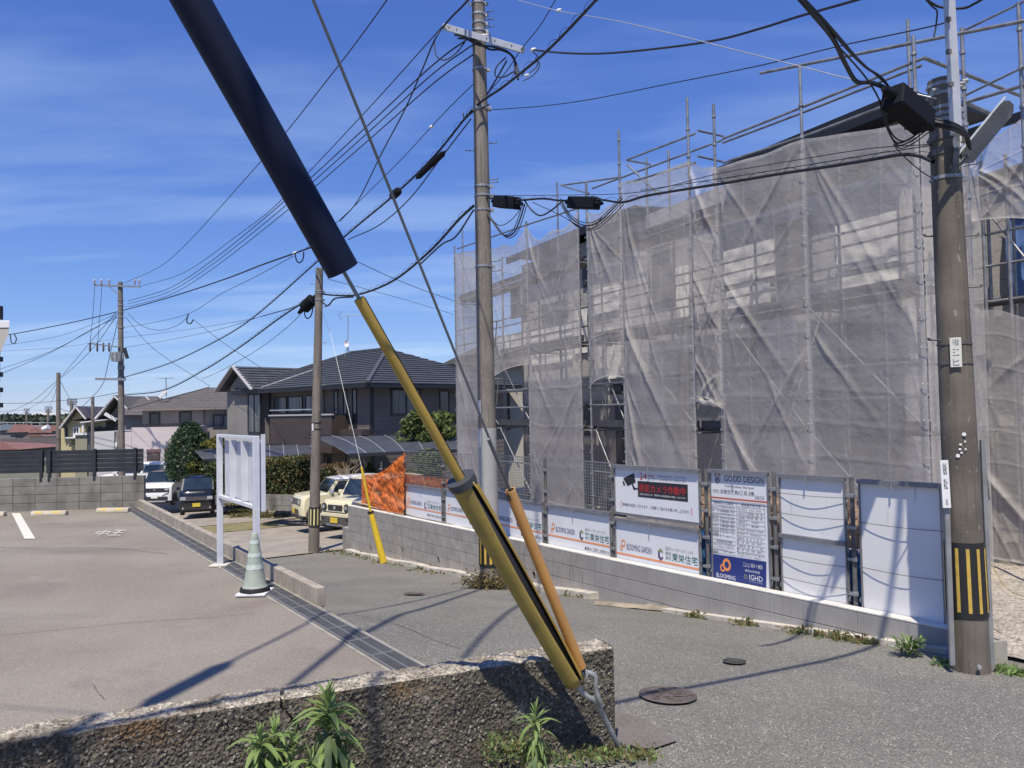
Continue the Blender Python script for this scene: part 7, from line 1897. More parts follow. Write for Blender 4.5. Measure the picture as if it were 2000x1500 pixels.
# ------------------------------------------------------------------ carports
def carport(label, fl, fr_, bl_, br_, n, m=None, legs=(), arch=.10):
    root = thing("carport", label, "carport", Vector((fl.x, fl.y, H(fl.x, fl.y))), group="curved-roof carports")
    M_CPR = mat("smoked_carport_sheet", (0.085, 0.095, 0.12), .3, c2=(.065, .072, .095), ns=1.5, spec=.6)
    def P(u, v):
        f = fl.lerp(fr_, u); b = bl_.lerp(br_, u); return f.lerp(b, v) + Vector((0, 0, arch * math.sin(math.pi * v) ** .9))
    for i in range(n):
        mb = MB(); mb.grid(lambda a, b: P((i + .03 + a * .94) / n, b), 1, 10); mb.grid(lambda a, b: P((i + .97 - a * .94) / n, b) - Vector((0, 0, .02)), 1, 10)
        mb.build("roof_sheet", M_CPR, root, smooth=True)
    for i in range(n + 1):
        mb = MB(); mb.tube([P(i / n, k / 10) + Vector((0, 0, .015)) for k in range(11)], .018, 6); mb.build("rib", M_ALU if i else M_DPIPE, root)
    MB().beam(fl, fr_, .06, .12).build("front_beam", M_GUTTER, root); MB().beam(bl_, br_, .06, .12).build("rear_beam", M_GUTTER, root)
    for u, v in legs:
        p = P(u, v); MB().beam(Vector((p.x, p.y, H(p.x, p.y) - .3)), p, .10, .08).build("post", M_GUTTER, root)
carport("largest carport with smoked curved roof between the slender pole and the nets", at(682, 889, 28), at(905, 880, 27), at(596, 852, 33), at(905, 850, 33), 6, legs=((.02, .15), (.02, .9), (.95, .5)))
carport("middle carport with dark curved roof behind the notice board and hedge", at(500, 896, 32), at(612, 891, 31), at(500, 870, 36), at(605, 868, 36), 4, legs=((.55, .1), (.95, .9)))
carport("leftmost carport with curved smoked roof over the black van", at(397, 899, 38), at(450, 897, 37.5), at(366, 873, 42), at(450, 871, 42), 2, legs=((.1, .1),))

# ------------------------------------------------------------------ vegetation
def leaves(mb, P, size, mi=0, up=0.3, elong=1.7):
    d = Vector((random.gauss(0, 1), random.gauss(0, 1), random.gauss(0, 1) + up)).normalized(); e = d.orthogonal().normalized()
    e = (Matrix.Rotation(random.uniform(0, 6.28), 3, d) @ e)
    s = size * random.uniform(.6, 1.35); l = d * s * elong * .5; w = e * s * .5
    mb.add([P - l, P + w, P + l, P - w], [(0, 1, 2, 3)], mi)
def crown(mb, c, rx, ry, rz, n, size, clumps=14, mis=(0,), seed=0, shell=.55, elong=1.7, squash=None):
    random.seed(seed); c = Vector(c); cl = []
    for k in range(clumps):
        a, b = random.uniform(0, 6.28), math.acos(random.uniform(-1, 1)); r = random.uniform(.25, .82)
        cl.append((Vector((rx * r * math.sin(b) * math.cos(a), ry * r * math.sin(b) * math.sin(a), rz * r * math.cos(b))), random.uniform(.24, .46)))
    for _ in range(n):
        o, q = random.choice(cl); v = Vector((random.gauss(0, 1), random.gauss(0, 1), random.gauss(0, 1))).normalized() * random.uniform(.35, 1) ** shell
        p = c + o + Vector((v.x * rx * q, v.y * ry * q, v.z * rz * q)); leaves(mb, p, size, random.choice(mis), elong=elong)
L_CON = leafmat("dark_conifer_leaf", (0.030, 0.060, 0.030), (0.060, 0.100, 0.045), 2.0, .15)
L_MID = leafmat("mid_green_leaf", (0.075, 0.115, 0.035), (0.14, 0.18, 0.055), 2.0, .3)
L_YEL = leafmat("yellow_green_leaf", (0.30, 0.26, 0.05), (0.42, 0.36, 0.09), 3.0, .3)
L_DRK = leafmat("dark_hedge_leaf", (0.032, 0.048, 0.022), (0.085, 0.095, 0.04), 3.0, .2)
L_RED = leafmat("reddish_hedge_leaf", (0.16, 0.10, 0.045), (0.22, 0.16, 0.07), 3.0, .25)
L_WEED = leafmat("fresh_weed_leaf", (0.19, 0.28, 0.085), (0.27, 0.36, 0.12), 9.0, .35)
L_WEED2 = leafmat("grey_green_weed_leaf", (0.12, 0.17, 0.075), (0.16, 0.22, 0.095), 9.0, .3)
L_DRY = leafmat("dry_weed_leaf", (0.22, 0.16, 0.085), (0.14, 0.12, 0.06), 9.0, .2)
L_GRS = leafmat("sparse_grass_leaf", (0.14, 0.16, 0.05), (0.24, 0.22, 0.09), 6.0, .3)
M_BARK = mat("grey_brown_bark", (0.10, 0.08, 0.06), .95, c2=(.06, .05, .04), ns=8, bump=.6, bs=30)
def tree(name, label, cat, c, rx, ry, rz, n, size, mats, mis, seed, clumps=16, trunk=.09, group=None, gz=None, elong=1.7):
    c = Vector(c); gz = H(c.x, c.y) - .3 if gz is None else gz
    root = thing(name, label, cat, (c.x, c.y, gz), group=group)
    mb = MB(); random.seed(seed + 100)
    mb.tube([Vector((c.x, c.y, gz)), Vector((c.x + .05, c.y, (gz + c.z) / 2)), c], [trunk, trunk * .8, trunk * .5], 8)
    for k in range(7):
        a = random.uniform(0, 6.28); q = Vector((rx * .6 * math.cos(a), ry * .6 * math.sin(a), rz * random.uniform(-.1, .7)))
        s_ = Vector((c.x, c.y, gz + (c.z - gz) * random.uniform(.55, .95))); mb.tube([s_, s_.lerp(c + q, .5) + Vector((0, 0, .08)), c + q], [trunk * .45, trunk * .3, trunk * .12], 6)
    mb.build("trunk", M_BARK, root)
    mb = MB(); crown(mb, c, rx, ry, rz, n, size, clumps, mis, seed, elong=elong); mb.build("crown", mats, root)
    return root
c = at(373, 880, 41)
rt = thing("conifer", "tall dark rounded conifer beside the pink terrace wall and yellow shrubs", "tree", (c.x, c.y, H(c.x, c.y) - .2))
mb = MB(); mb.tube([(c.x, c.y, H(c.x, c.y) - .2), (c.x, c.y, c.z + .8)], [.12, .04], 8); mb.build("trunk", M_BARK, rt)
mb = MB(); random.seed(3)
top = at(378, 824, 41).z; bot = at(360, 935, 41).z
for k in range(9000):
    f = random.random(); z = bot + (top - bot) * f; rad = (1.20 * math.sin(math.pi * min(1, (1 - f) * .62 + .03)) ** .7) * (1 + .13 * math.sin(z * 5 + k % 7)) * random.uniform(.72, 1.04)
    a = random.uniform(0, 6.28); leaves(mb, Vector((c.x - .05 + rad * math.cos(a), c.y + rad * math.sin(a), z)), .085, 0 if random.random() < .8 else 1, up=.8)
mb.build("crown", [L_CON, leafmat("conifer_tip", (.04, .075, .035), (.06, .10, .045))], rt)
c = at(424, 868, 39.5); tree("yellow_shrub", "yellow-flowering shrub above the carport left of the notice board", "shrub", c, .85, .7, .42, 2600, .085, [L_YEL, L_MID], (0, 0, 1), 11, trunk=.04)
c = at(385, 911, 40.2); tree("yellow_shrub", "yellow-green shrub directly behind the roof of the black van", "shrub", c, .75, .6, .55, 3000, .085, [L_YEL, L_MID, L_DRK], (0, 1, 2), 12, trunk=.04)
c = at(424, 925, 39.8); tree("shrub", "dark shrub with yellow tips between the black van and the notice board", "shrub", c, .6, .6, .85, 2600, .08, [L_MID, L_DRK, L_YEL], (0, 1, 1, 2), 13, trunk=.04)
c = at(832, 835, 30); tree("broadleaf_tree", "bright green tree behind the yellow guy tube in front of the dark house", "tree", c, 1.15, 1.0, .95, 6500, .10, [L_MID, leafmat("light_green_leaf", (.16, .21, .06), (.22, .27, .08)), L_DRK], (0, 0, 1, 2), 14, clumps=24, trunk=.08)
c = at(838, 908, 27.5); tree("shrub", "light green bush seen through the wire mesh above the orange net", "shrub", c, .95, .7, .6, 4200, .085, [L_MID, MATS["light_green_leaf"], L_DRK], (0, 1, 1, 2), 15, clumps=16, trunk=.04)
c = at(722, 918, 29); tree("shrub", "small green bush under the largest carport beside the orange net", "shrub", c, .25, .25, .3, 700, .07, [L_MID, L_DRK], (0, 1), 16, clumps=6, trunk=.02)
# hedges
def hedge(label, a, b, hgt, thick, n, size, mats, mis, seed):
    random.seed(seed); a, b = Vector(a), Vector(b); mb = MB(); d = b - a; s_ = Vector((-d.y, d.x, 0)).normalized()
    for _ in range(n):
        u = random.random(); w = random.gauss(0, .5); h = random.random() ** .8
        top = hgt * (1 + .07 * noise.noise(Vector((u * 9, seed, 0))) + .04 * noise.noise(Vector((u * 30, seed, 4))))
        p = a + d * u + s_ * (thick * .5 * max(-1, min(1, w))) + Vector((0, 0, h * top)); leaves(mb, p, size, random.choice(mis) if h < .85 else random.choice(mis[-2:]))
    return mb.build("hedge", mats, label=label, category="hedge")
ha, hb_ = at(500, 968, 30.5), at(668, 962, 28.5)
for nm, x0, x1, lab in ((0, 500, 600, "dark trimmed hedge between the notice board and the slender pole"), (1, 628, 672, "trimmed hedge with reddish tips right of the slender pole, behind the beige cars")):
    a = at(x0, 968, 30.3 - nm * .7); b = at(x1, 964, 29.6 - nm)
    hedge(lab, a, b, 1.45 if nm == 0 else 1.15, 1.1, 15000 if nm == 0 else 8000, .062, [L_DRK, L_MID, L_RED], (0, 0, 0, 1, 2) if nm == 0 else (0, 0, 1, 2, 2), 31 + nm)
a = at(410, 965, 37); b = at(450, 965, 36); hedge("low dark hedge between the black van and the notice board's left post", a, b, 1.5, 1.0, 3000, .09, [L_DRK, L_MID], (0, 0, 1), 35)
# low wall under the hedges
lw = thing("garden_block_wall", "low dark block wall under the hedge behind the notice board", "wall", at(560, 985, 29.3))
a, b = at(500, 993, 29.6), at(622, 978, 28.6); d = b - a
for rr in range(3):
    for k in range(7):
        p = a + Vector((d.x, d.y, 0)) * (k / 7) + Vector((0, 0, rr * .2 - .05))
        MB().obox(p, Vector((d.x, d.y, 0)) / 7 * .985, Vector((-d.y, d.x, 0)).normalized() * .15, (0, 0, .19)).build("block", M_OBLOCK, lw)
a, b = at(436, 985, 31), at(500, 1000, 29.9)
# bare pruned twigs
random.seed(4); mb = MB()
for k in range(26):
    p = at(672 + random.uniform(-8, 22), 935, 27.5); mb.tube([p, p + Vector((random.uniform(-.1, .1), 0, .25)), p + Vector((random.uniform(-.4, .4), random.uniform(-.2, .2), random.uniform(.35, .6)))], [.012, .008, .004], 4)
mb.build("bare_shrub", mat("pale_twig", (.35, .28, .2), .9), label="bare pale twigs of a pruned shrub behind the beige car roof", category="shrub")

# far tree belt
random.seed(8); mb = MB()
for k in range(5200):
    x = random.uniform(-160, 300); D = random.uniform(255, 330); yt = 812 + 3 * noise.noise(Vector((x * .05, 0, 1))) + 2.5 * noise.noise(Vector((x * .3, 0, 2)))
    f = random.random() ** .7; p = at(x, 846 - (846 - yt) * f, D); leaves(mb, p, 1.7, random.choice((0, 0, 1)), elong=1.2)
mb.build("distant_woods", [leafmat("far_wood_leaf", (.035, .055, .035), (.06, .08, .05), .1, .1), leafmat("far_wood_leaf_pale", (.07, .09, .055), (.09, .11, .07), .1, .1)], kind="stuff", label="dark belt of trees along the left horizon")
for i, (x, ya, w) in enumerate(((20, 838, 90), (40, 846, 70))):
    pass
rl = thing("railing_line", "pale horizontal railing line before the distant tree belt", "railing", at(40, 842, 150))
for y in (825, 831): MB().beam(at(-60, y, 150), at(112, y + .5, 150), .12, .14).build("rail", M_ALU, rl)
for x in range(-50, 112, 16): MB().beam(at(x, 835, 150), at(x, 824, 150), .1, .1, up=(0, 1, 0)).build("rail_post", M_ALU, rl)

# ------------------------------------------------------------------ weeds
def leafmesh(name, L, w, droop, m):
    mb = MB(); vs = []; n = 6
    for i in range(n + 1):
        f = i / n; ww = w * math.sin(math.pi * min(1, f * .93 + .04)) ** .8 * (1 - .2 * f); z = L * (.42 * f - droop * f * f); x = L * f * (1 - .18 * droop * f)
        vs += [(x, -ww, z + ww * .35), (x, 0, z), (x, ww, z + ww * .35)]
    fs = []
    for i in range(n):
        b = i * 3; fs += [(b, b + 3, b + 4, b + 1), (b + 1, b + 4, b + 5, b + 2)]
    mb.add(vs, fs); return mb.mesh(name, [m], smooth=True)
LM = [leafmesh("leaf", .145, .0135, .75, L_WEED), leafmesh("leaf", .12, .012, 1.2, L_WEED), leafmesh("leaf", .10, .009, .15, L_WEED), leafmesh("leaf", .16, .0145, 1.5, L_WEED2)]
def weed(label, base, h, nl, seed, lean=(0, 0), sc=1.0):
    random.seed(seed); base = Vector(base); root = thing("tall_weed", label, "weed", base, group="leafy weeds growing at the old wall")
    tipv = Vector((lean[0], lean[1], h)); mb = MB(); mb.tube([base + tipv * (k / 6) for k in range(7)], [.006 * (1.1 - k / 8) for k in range(7)], 7); mb.build("stem", L_WEED2, root)
    for k in range(nl):
        f = .16 + .84 * (k / (nl - 1)) ** .75; a = k * 2.39996 + random.uniform(-.2, .2)
        if f > .93: me = LM[2]; tilt = -math.radians(random.uniform(25, 62)); s = sc * random.uniform(.65, .85)
        elif f > .75: me = LM[random.choice((0, 2))]; tilt = -math.radians(random.uniform(0, 30)); s = sc * random.uniform(.8, 1.1)
        else: me = LM[random.choice((0, 1, 3))]; tilt = math.radians(random.uniform(0, 32)); s = sc * random.uniform(.8, 1.15)
        M = Matrix.Translation(base + tipv * f) @ Matrix.Rotation(a, 4, 'Z') @ Matrix.Rotation(tilt, 4, 'Y') @ Matrix.Scale(s, 4)
        inst("leaf", me, M, root)
wy = lambda x: FWL.P(FWL.hit(x, 1430)[0], -.10, 0)
def wb(px, pytop, D, h): p = at(px, pytop, D); return Vector((p.x, p.y, p.z - h))
weed("tallest leafy weed standing before the old wall, in full sun", wb(640, 1366, 3.68, .64), .64, 150, 41, sc=1.28)
weed("leftmost leafy weed of the left clump at the lower photo edge", wb(507, 1440, 3.62, .34), .34, 66, 42, sc=1.1)
weed("leafy weed behind the leftmost one in the left clump", wb(536, 1424, 3.70, .38), .38, 62, 43, sc=1.05)
weed("short drooping weed between the left clump and the tallest weed", wb(572, 1447, 3.66, .30), .30, 40, 44, sc=1.05)
weed("small weed at the right foot of the tallest weed", wb(676, 1455, 3.70, .26), .26, 34, 45, sc=.85)
weed("leafy weed in the guard's shadow near the wall's right end", wb(1046, 1390, 4.20, .50), .50, 72, 46, sc=.95)
weed("low spreading weed beside the tallest weed at the lower photo edge", wb(608, 1480, 3.6, .2), .2, 24, 47, sc=.9)

def groundweeds(label, pts, n, size, mats, hmax, seed, name="ground_weeds", spread=.12, elong=2.2, dzf=None):
    random.seed(seed); mb = MB()
    for _ in range(n):
        p = random.choice(pts); q = Vector(p) + Vector((random.gauss(0, spread), random.gauss(0, spread), abs(random.gauss(0, hmax * .5))))
        leaves(mb, q, size, random.randrange(len(mats)), up=1.2, elong=elong)
    return mb.build(name, mats, kind="stuff", label=label)
fw = [at(x, y, D) for x, y, D in ((985, 1478, 4.3), (1010, 1470, 4.35), (1040, 1478, 4.35), (1080, 1484, 4.4), (1120, 1482, 4.45), (1160, 1480, 4.5), (1200, 1478, 4.6), (1240, 1474, 4.65), (975, 1450, 4.3), (1030, 1455, 4.35))]
groundweeds("low tangled weeds along the foot of the old wall's right end", fw, 1200, .017, [L_WEED, L_WEED2, L_GRS, L_WEED2, L_DRY], .035, 51, spread=.055, elong=1.7)
fw2 = [at(x, y, D) for x, y, D in ((1225, 1480, 4.7), (1250, 1476, 4.72), (1180, 1470, 4.62), (1265, 1474, 4.75))]
groundweeds("yellowing weeds round the foot of the anchor rod", fw2, 380, .016, [L_GRS, L_DRY, L_WEED], .025, 52, spread=.04, elong=1.6)
# tufts along the foot of the block wall
def footpt(px):
    t = FEN.hit(px, 1200)[0]; p = FEN.P(t, -.14, 0); return Vector((p.x, p.y, H(p.x, p.y) + .01))
groundweeds("dry grass tufts along the foot of the near block wall", [footpt(x) for x in (1375, 1380, 1470, 1475, 1570, 1578, 1625, 1650, 1660, 1670, 1700, 1715, 1130, 1150)], 620, .030, [L_GRS, L_DRY, L_GRS, L_WEED2], .04, 53, spread=.07, elong=2.6)
groundweeds("small weeds along the foot of the far block wall", [footpt(x) for x in (690, 700, 715, 735, 762, 800, 840, 860, 885)] + [hitH(625, 1076), hitH(650, 1078)], 520, .04, [L_GRS, L_WEED2, L_DRY], .04, 54, spread=.14, elong=2.2)
groundweeds("green weed patches at the foot of the nearest pole and the concrete block", [hitH(1962, 1312), hitH(1990, 1318), hitH(1850, 1300)], 380, .03, [L_WEED, L_WEED2], .04, 57, spread=.045)
# leafy weed by the wall near the striped pole
bw = hitH(1778, 1280); root = thing("leafy_weed", "bushy green weed at the wall foot left of the striped pole", "weed", bw)
random.seed(61)
me_ = leafmesh("leaf", .13, .014, .45, L_WEED2); me2 = leafmesh("leaf", .10, .012, .1, L_WEED)
for k in range(110):
    a = random.uniform(0, 6.28); r_ = random.uniform(0, .085); p = bw + Vector((r_ * 1.5 * math.cos(a), r_ * .8 * math.sin(a), random.uniform(.0, .13)))
    M = Matrix.Translation(p) @ Matrix.Rotation(a + random.uniform(-.6, .6), 4, 'Z') @ Matrix.Rotation(-math.radians(random.uniform(-10, 65)), 4, 'Y') @ Matrix.Scale(random.uniform(.7, 1.1), 4)
    inst("leaf", random.choice((me_, me2)), M, root)
# dry bush round the foot of the central pole
random.seed(62); mb = MB(); bb = Vector((bM.x, bM.y, H(bM.x, bM.y)))
for k in range(150):
    a = random.uniform(-math.pi, 0.4) if random.random() < .8 else random.uniform(0, 6.28); r_ = .17 + random.uniform(0, .10); p = bb + Vector((r_ * math.cos(a), r_ * math.sin(a), 0))
    q = p + Vector((random.gauss(0, .16) - .03, random.gauss(0, .10), random.uniform(.10, .34))); mb.tube([p, p.lerp(q, .6) + Vector((0, 0, .03)), q], [.004, .003, .002], 3, mi=0)
    for _ in range(9): leaves(mb, p.lerp(q, random.uniform(.3, 1.1)) + Vector((random.gauss(0, .03), random.gauss(0, .03), random.gauss(0, .02))), .03, random.choice((1, 1, 2)), elong=2)
mb.build("dry_bush", [mat("dry_stalk", (.24, .18, .10), .9), L_DRY, L_GRS], label="dried brown bush round the foot of the central pole", category="bush")
# lawn tufts between the strips
groundweeds("dry grass on the plot between the hedge wall and the beige cars", [Vector((p.x, p.y, H(p.x, p.y) + .06)) for p in (hitH(random.uniform(450, 570), random.uniform(985, 1015)) for _ in range(60))], 2600, .10, [L_GRS, L_DRY], .05, 65, spread=.25, name="dry_grass")
# pale strips in the grass
for i, (x0, y0, x1, y1) in enumerate(((480, 1012, 572, 1001), (505, 1021, 600, 1008), (545, 1026, 612, 1019))):
    a, b = hitH(x0, y0, .07), hitH(x1, y1, .07); MB().beam(a, b, .45, .05).build("paving_strip", M_APRON, kind="structure")

# concrete block near the striped pole
cb = hitH(1953, 1300); root = thing("hollow_block", "hollow concrete block standing on the gravel right of the striped pole", "concrete block", cb)
mb = MB(); u_ = Vector((.97, .24, 0)); v_ = Vector((-.24, .97, 0)); o_ = cb - u_ * .085
for x0, x1, y0, y1 in ((0, .17, 0, .03), (0, .17, .10, .13), (0, .03, .03, .10), (.07, .10, .03, .10), (.14, .17, .03, .10)):
    mb.obox(o_ + u_ * x0 + v_ * y0, u_ * (x1 - x0), v_ * (y1 - y0), (0, 0, .205))
mb.build("shell", mat("pale_new_block", (.36, .335, .285), .92, c2=(.30, .28, .235), ns=12, bump=.3, bs=90), root)
MB().obox(o_ + u_ * .031 + v_ * .031, u_ * .108, v_ * .068, (0, 0, .14)).build("core_shadow", M_GROUT, root)
# loose wire on the gravel
mb = MB(); mb.tube(catmull([at(1918, 1080, 7.6), at(1935, 1100, 7.5), at(1960, 1142, 7.3), at(1985, 1160, 7.1), at(2030, 1170, 6.9)], 8), .004, 5); mb.build("loose_wire", mat("yellow_brown_wire", (.3, .22, .07), .6), label="thin yellow-brown wire trailing over the gravel behind the striped pole", category="wire")

# ------------------------------------------------------------------ vehicles
M_TYRE = mat("tyre_rubber", (0.014, 0.014, 0.015), .8); M_RIM = mat("alloy_rim", (0.35, 0.35, 0.37), .35, .7)
M_CARGL = mat("car_window_glass", (0.012, 0.018, 0.028), .05, spec=.9, c2=(.03, .045, .06), ns=.8)
M_CHR = mat("bright_lamp", (0.6, 0.62, 0.66), .15, .6)
M_LAMPD = mat("dark_lamp_surround", (0.03, 0.03, 0.035), .3)
def car(label, pos, heading, spec, name="parked_car", tilt=0.0):
    W_, L_, Hh, hood, belt, hl = spec['W'], spec['L'], spec['H'], spec['hood'], spec['belt'], spec['hl']
    M = Matrix.Translation(Vector(pos)) @ Matrix.Rotation(heading, 4, 'Z') @ Matrix.Rotation(tilt, 4, 'X')
    root = thing(name, label, spec.get('cat', 'car'), pos, M=M)
    body, roofm, lower = spec['body'], spec.get('roof', spec['body']), spec.get('lower', M_LAMPD)
    f = L_ / 2; hw = W_ / 2
    K = dict(M=M, parent=root)
    def B(mb, nm, m, par=root, **k): return mb.build(nm, m, par, M=M, **k)
    # lower body, side profile lofted across with rounded plan corners
    prof = [(-f, .30), (-f - .02, .62), (-f + .02, belt), (f - hl - .02, belt + .02), (f - hl * .55, hood + (belt - hood) * .35 + .03), (f - .10, hood), (f - .01, hood - .13), (f + .02, .55), (f, .30)]
    stations = [(-1, .0), (-.93, .5), (-.78, .9), (-.4, 1.0), (.4, 1.0), (.78, .9), (.93, .5), (1, .0)]
    mb = MB(); vs = []; np_ = len(prof)
    for sx, rr in stations:
        for y, z in prof:
            yy = y - (1 - rr) * (.11 if y > 0 else -.07) * (1 if abs(y) > f - .2 else 0)
            zz = z - (1 - rr) * (.05 if z > .7 else 0)
            vs.append((sx * hw, yy, zz))
    fs = [(a * np_ + b, a * np_ + (b + 1) % np_, (a + 1) * np_ + (b + 1) % np_, (a + 1) * np_ + b) for a in range(len(stations) - 1) for b in range(np_)]
    fs += [tuple(range(np_ - 1, -1, -1)), tuple((len(stations) - 1) * np_ + k for k in range(np_))]
    mb.add(vs, fs); o = B(mb, "body", body, weld=True); shade_auto(o, 35)
    # greenhouse
    yb0, yb1 = -f + .04, f - hl - .05; yt0, yt1 = -f + .16, f - hl - spec.get('rake', .42); zt = Hh - .09; ti = spec.get('ti', .10)
    wp, wt = hw - .03, hw - ti
    def gh(sx, y, z): return (sx, y, z)
    mb = MB(); vs = [(-wp, yb0, belt), (wp, yb0, belt), (wp, yb1, belt), (-wp, yb1, belt), (-wt, yt0, zt), (wt, yt0, zt), (wt, yt1, zt), (-wt, yt1, zt)]
    mb.add(vs, [(0, 1, 5, 4), (1, 2, 6, 5), (2, 3, 7, 6), (3, 0, 4, 7), (4, 5, 6, 7)]); B(mb, "cabin", spec.get('pillar', body))
    mb = MB(); n = 8
    mb.grid(lambda u, v: (-wt * 1.03 + 2.06 * wt * u, yt0 - .03 + (yt1 - yt0 + .07) * v, zt + .09 * (1 - abs(2 * u - 1) ** 4) * (1 - abs(2 * v - 1) ** 5)), 10, 10); mb.grid(lambda u, v: (wt * 1.03 - 2.06 * wt * u, yt0 - .03 + (yt1 - yt0 + .07) * v, zt - .01), 1, 1)
    B(mb, "roof", roofm, smooth=True)
    def q4(a, b, c_, d, e, nm, m, t=.008):
        a, b, c_, d = map(Vector, (a, b, c_, d)); n_ = (b - a).cross(d - a).normalized() * e
        ce = (a + b + c_ + d) / 4; pts = [ce + (p - ce) * 1.0 + n_ * t for p in (a, b, c_, d)]
        mb = MB(); mb.prism(pts, n_ * .004); return B(mb, nm, m)
    def lerp3(A, B_, t): return tuple(A[i] + (B_[i] - A[i]) * t for i in range(3))
    def panel(A, Bq, Cq, D_, u0, u1, v0, v1):
        def pt(u, v): return lerp3(lerp3(A, Bq, u), lerp3(D_, Cq, u), v)
        return pt(u0, v0), pt(u1, v0), pt(u1, v1), pt(u0, v1)
    q4(*panel(vs[3], vs[2], vs[6], vs[7], .05, .95, .04, .94), -1, "windscreen", M_CARGL)
    q4(*panel(vs[0], vs[1], vs[5], vs[4], .1, .9, .1, .85), 1, "rear_window", M_CARGL)
    for sd, (p0, p1, p2, p3), e in (("r", (vs[2], vs[1], vs[5], vs[6]), -1), ("l", (vs[3], vs[0], vs[4], vs[7]), 1)):
        for u0, u1 in spec.get('sidewin', ((.05, .42), (.46, .78), (.82, .96))):
            q4(*panel(p0, p1, p2, p3, u0, u1, .08, .88), e, "side_window", M_CARGL)
    # wheels
    wr = spec.get('wr', .29)
    for sx in (-1, 1):
        for y in (f - spec.get('fo', .55), -f + .52):
            c_ = Vector((sx * (hw - .10), y, wr)); mb = MB(); mb.tube([c_ - Vector((.085, 0, 0)), c_ + Vector((.085, 0, 0))], wr, 22); w = B(mb, "wheel", M_TYRE, bevel=.02, bseg=1)
            mb = MB(); mb.tube([c_ + Vector((sx * .070, 0, 0)), c_ + Vector((sx * .094, 0, 0))], wr * .62, 18)
            for k in range(5):
                a = k * 1.2566; mb.beam(c_ + Vector((sx * .096, 0, 0)), c_ + Vector((sx * .096, wr * .58 * math.cos(a), wr * .58 * math.sin(a))), .05, .012, up=(1, 0, 0))
            B(mb, "rim", M_RIM, w)
            # wheel arch
            mb = MB(); vsr = []
            for k in range(15):
                a = math.pi * (k / 14) * 1.12 - .19
                for rr in (wr * .9, wr + .12): vsr.append((sx * (hw + .008), y + rr * math.cos(a), wr + rr * math.sin(a)))
            mb.add(vsr, [(2 * k, 2 * k + 1, 2 * k + 3, 2 * k + 2) for k in range(14)]); mb.add([(sx * (hw + .005), y + wr * .95 * math.cos(a_), wr + wr * .95 * math.sin(a_)) for a_ in [6.283 * k / 20 for k in range(20)]], [tuple(range(20))]) if False else None
            B(mb, "wheel_arch", lower)
            mb = MB(); mb.prism([(sx * (hw - .3), y - wr * 1.02, .2), (sx * (hw - .3), y + wr * 1.02, .2), (sx * (hw - .3), y + wr * .8, wr + wr * .75), (sx * (hw - .3), y, wr + wr * 1.03), (sx * (hw - .3), y - wr * .8, wr + wr * .75)], (sx * .305, 0, 0)); B(mb, "wheel_housing", M_BLACK)
    mb = MB(); mb.box((0, 0, .24), W_ - .1, L_ - .1, .14); B(mb, "underbody", M_BLACK)
    for sx in (-1, 1):
        mb = MB(); mb.box((sx * (hw + .11), yb1 - .12, belt + .08), .17, .09, .15); B(mb, "mirror", spec.get('mirror', roofm), bevel=.04, bseg=2)
    spec['front'](B, f, hw, hood, belt)
    return root
def plate_of(B, f, z, col, x=0, w=.33, h=.165):
    mb = MB(); mb.box((x, f + .035, z), w, .012, h); p = B(mb, "licence_plate", col)
    return p
M_KEI = mat("yellow_licence_plate", (0.62, 0.46, 0.05), .5); M_WPL = mat("white_licence_plate", (.7, .7, .68), .5)
M_CREAMP = mat("cream_car_paint", (0.70, 0.64, 0.44), .3, coat=.5); M_WHITEP = mat("white_car_paint", (0.78, 0.79, 0.80), .3, coat=.5); M_BLKP = mat("black_car_paint", (0.008, 0.009, 0.012), .18, coat=.8)
M_GREYC = mat("grey_cladding", (.075, .072, .068), .7)
def circ(mb, c, r, n=18, e=(0, 1, 0)):
    mb.tube([Vector(c), Vector(c) + Vector(e) * .03], r, n)
def front_suv(B, f, hw, hood, belt):
    for sx in (-1, 1):
        mb = MB(); circ(mb, (sx * (hw - .22), f - .03, .80), .155); B(mb, "headlight_ring", M_CREAMP)
        mb = MB(); circ(mb, (sx * (hw - .22), f - .015, .80), .125); h_ = B(mb, "headlight", M_LAMPD)
        mb = MB(); circ(mb, (sx * (hw - .22) + .02, f - .005, .81), .06); B(mb, "lens", M_CHR, h_)
        mb = MB(); circ(mb, (sx * (hw - .17), f + .01, .48), .07); B(mb, "fog_lamp", M_LAMPD)
        mb = MB(); mb.box((sx * (hw - .15), f + .0, .47), .26, .06, .24); B(mb, "bumper_corner", M_CREAMP, bevel=.03)
    mb = MB(); mb.box((0, f + .01, .80), .66, .03, .17); g = B(mb, "grille", M_LAMPD, bevel=.01)
    for z in (.75, .80, .85):
        mb = MB(); mb.box((0, f + .03, z), .62, .01, .012); B(mb, "grille_bar", M_GREYC, g)
    mb = MB(); mb.box((0, f + .035, .80), .09, .012, .09); B(mb, "grille_badge", M_CHR, g)
    mb = MB(); mb.box((0, f + .01, .655), 1.06, .06, .035); B(mb, "grille_trim", M_GREYC)
    mb = MB(); mb.box((0, f + .015, .58), 1.22, .07, .12); B(mb, "bumper_bar", M_CREAMP, bevel=.02)
    mb = MB(); mb.box((0, f - .0, .38), 1.32, .07, .26); B(mb, "lower_bumper", M_GREYC, bevel=.03)
    mb = MB(); mb.box((0, f + .02, .27), .8, .06, .06); B(mb, "skid_plate", M_RIM, bevel=.01)
    plate_of(B, f + .03, .42, M_KEI, .0)
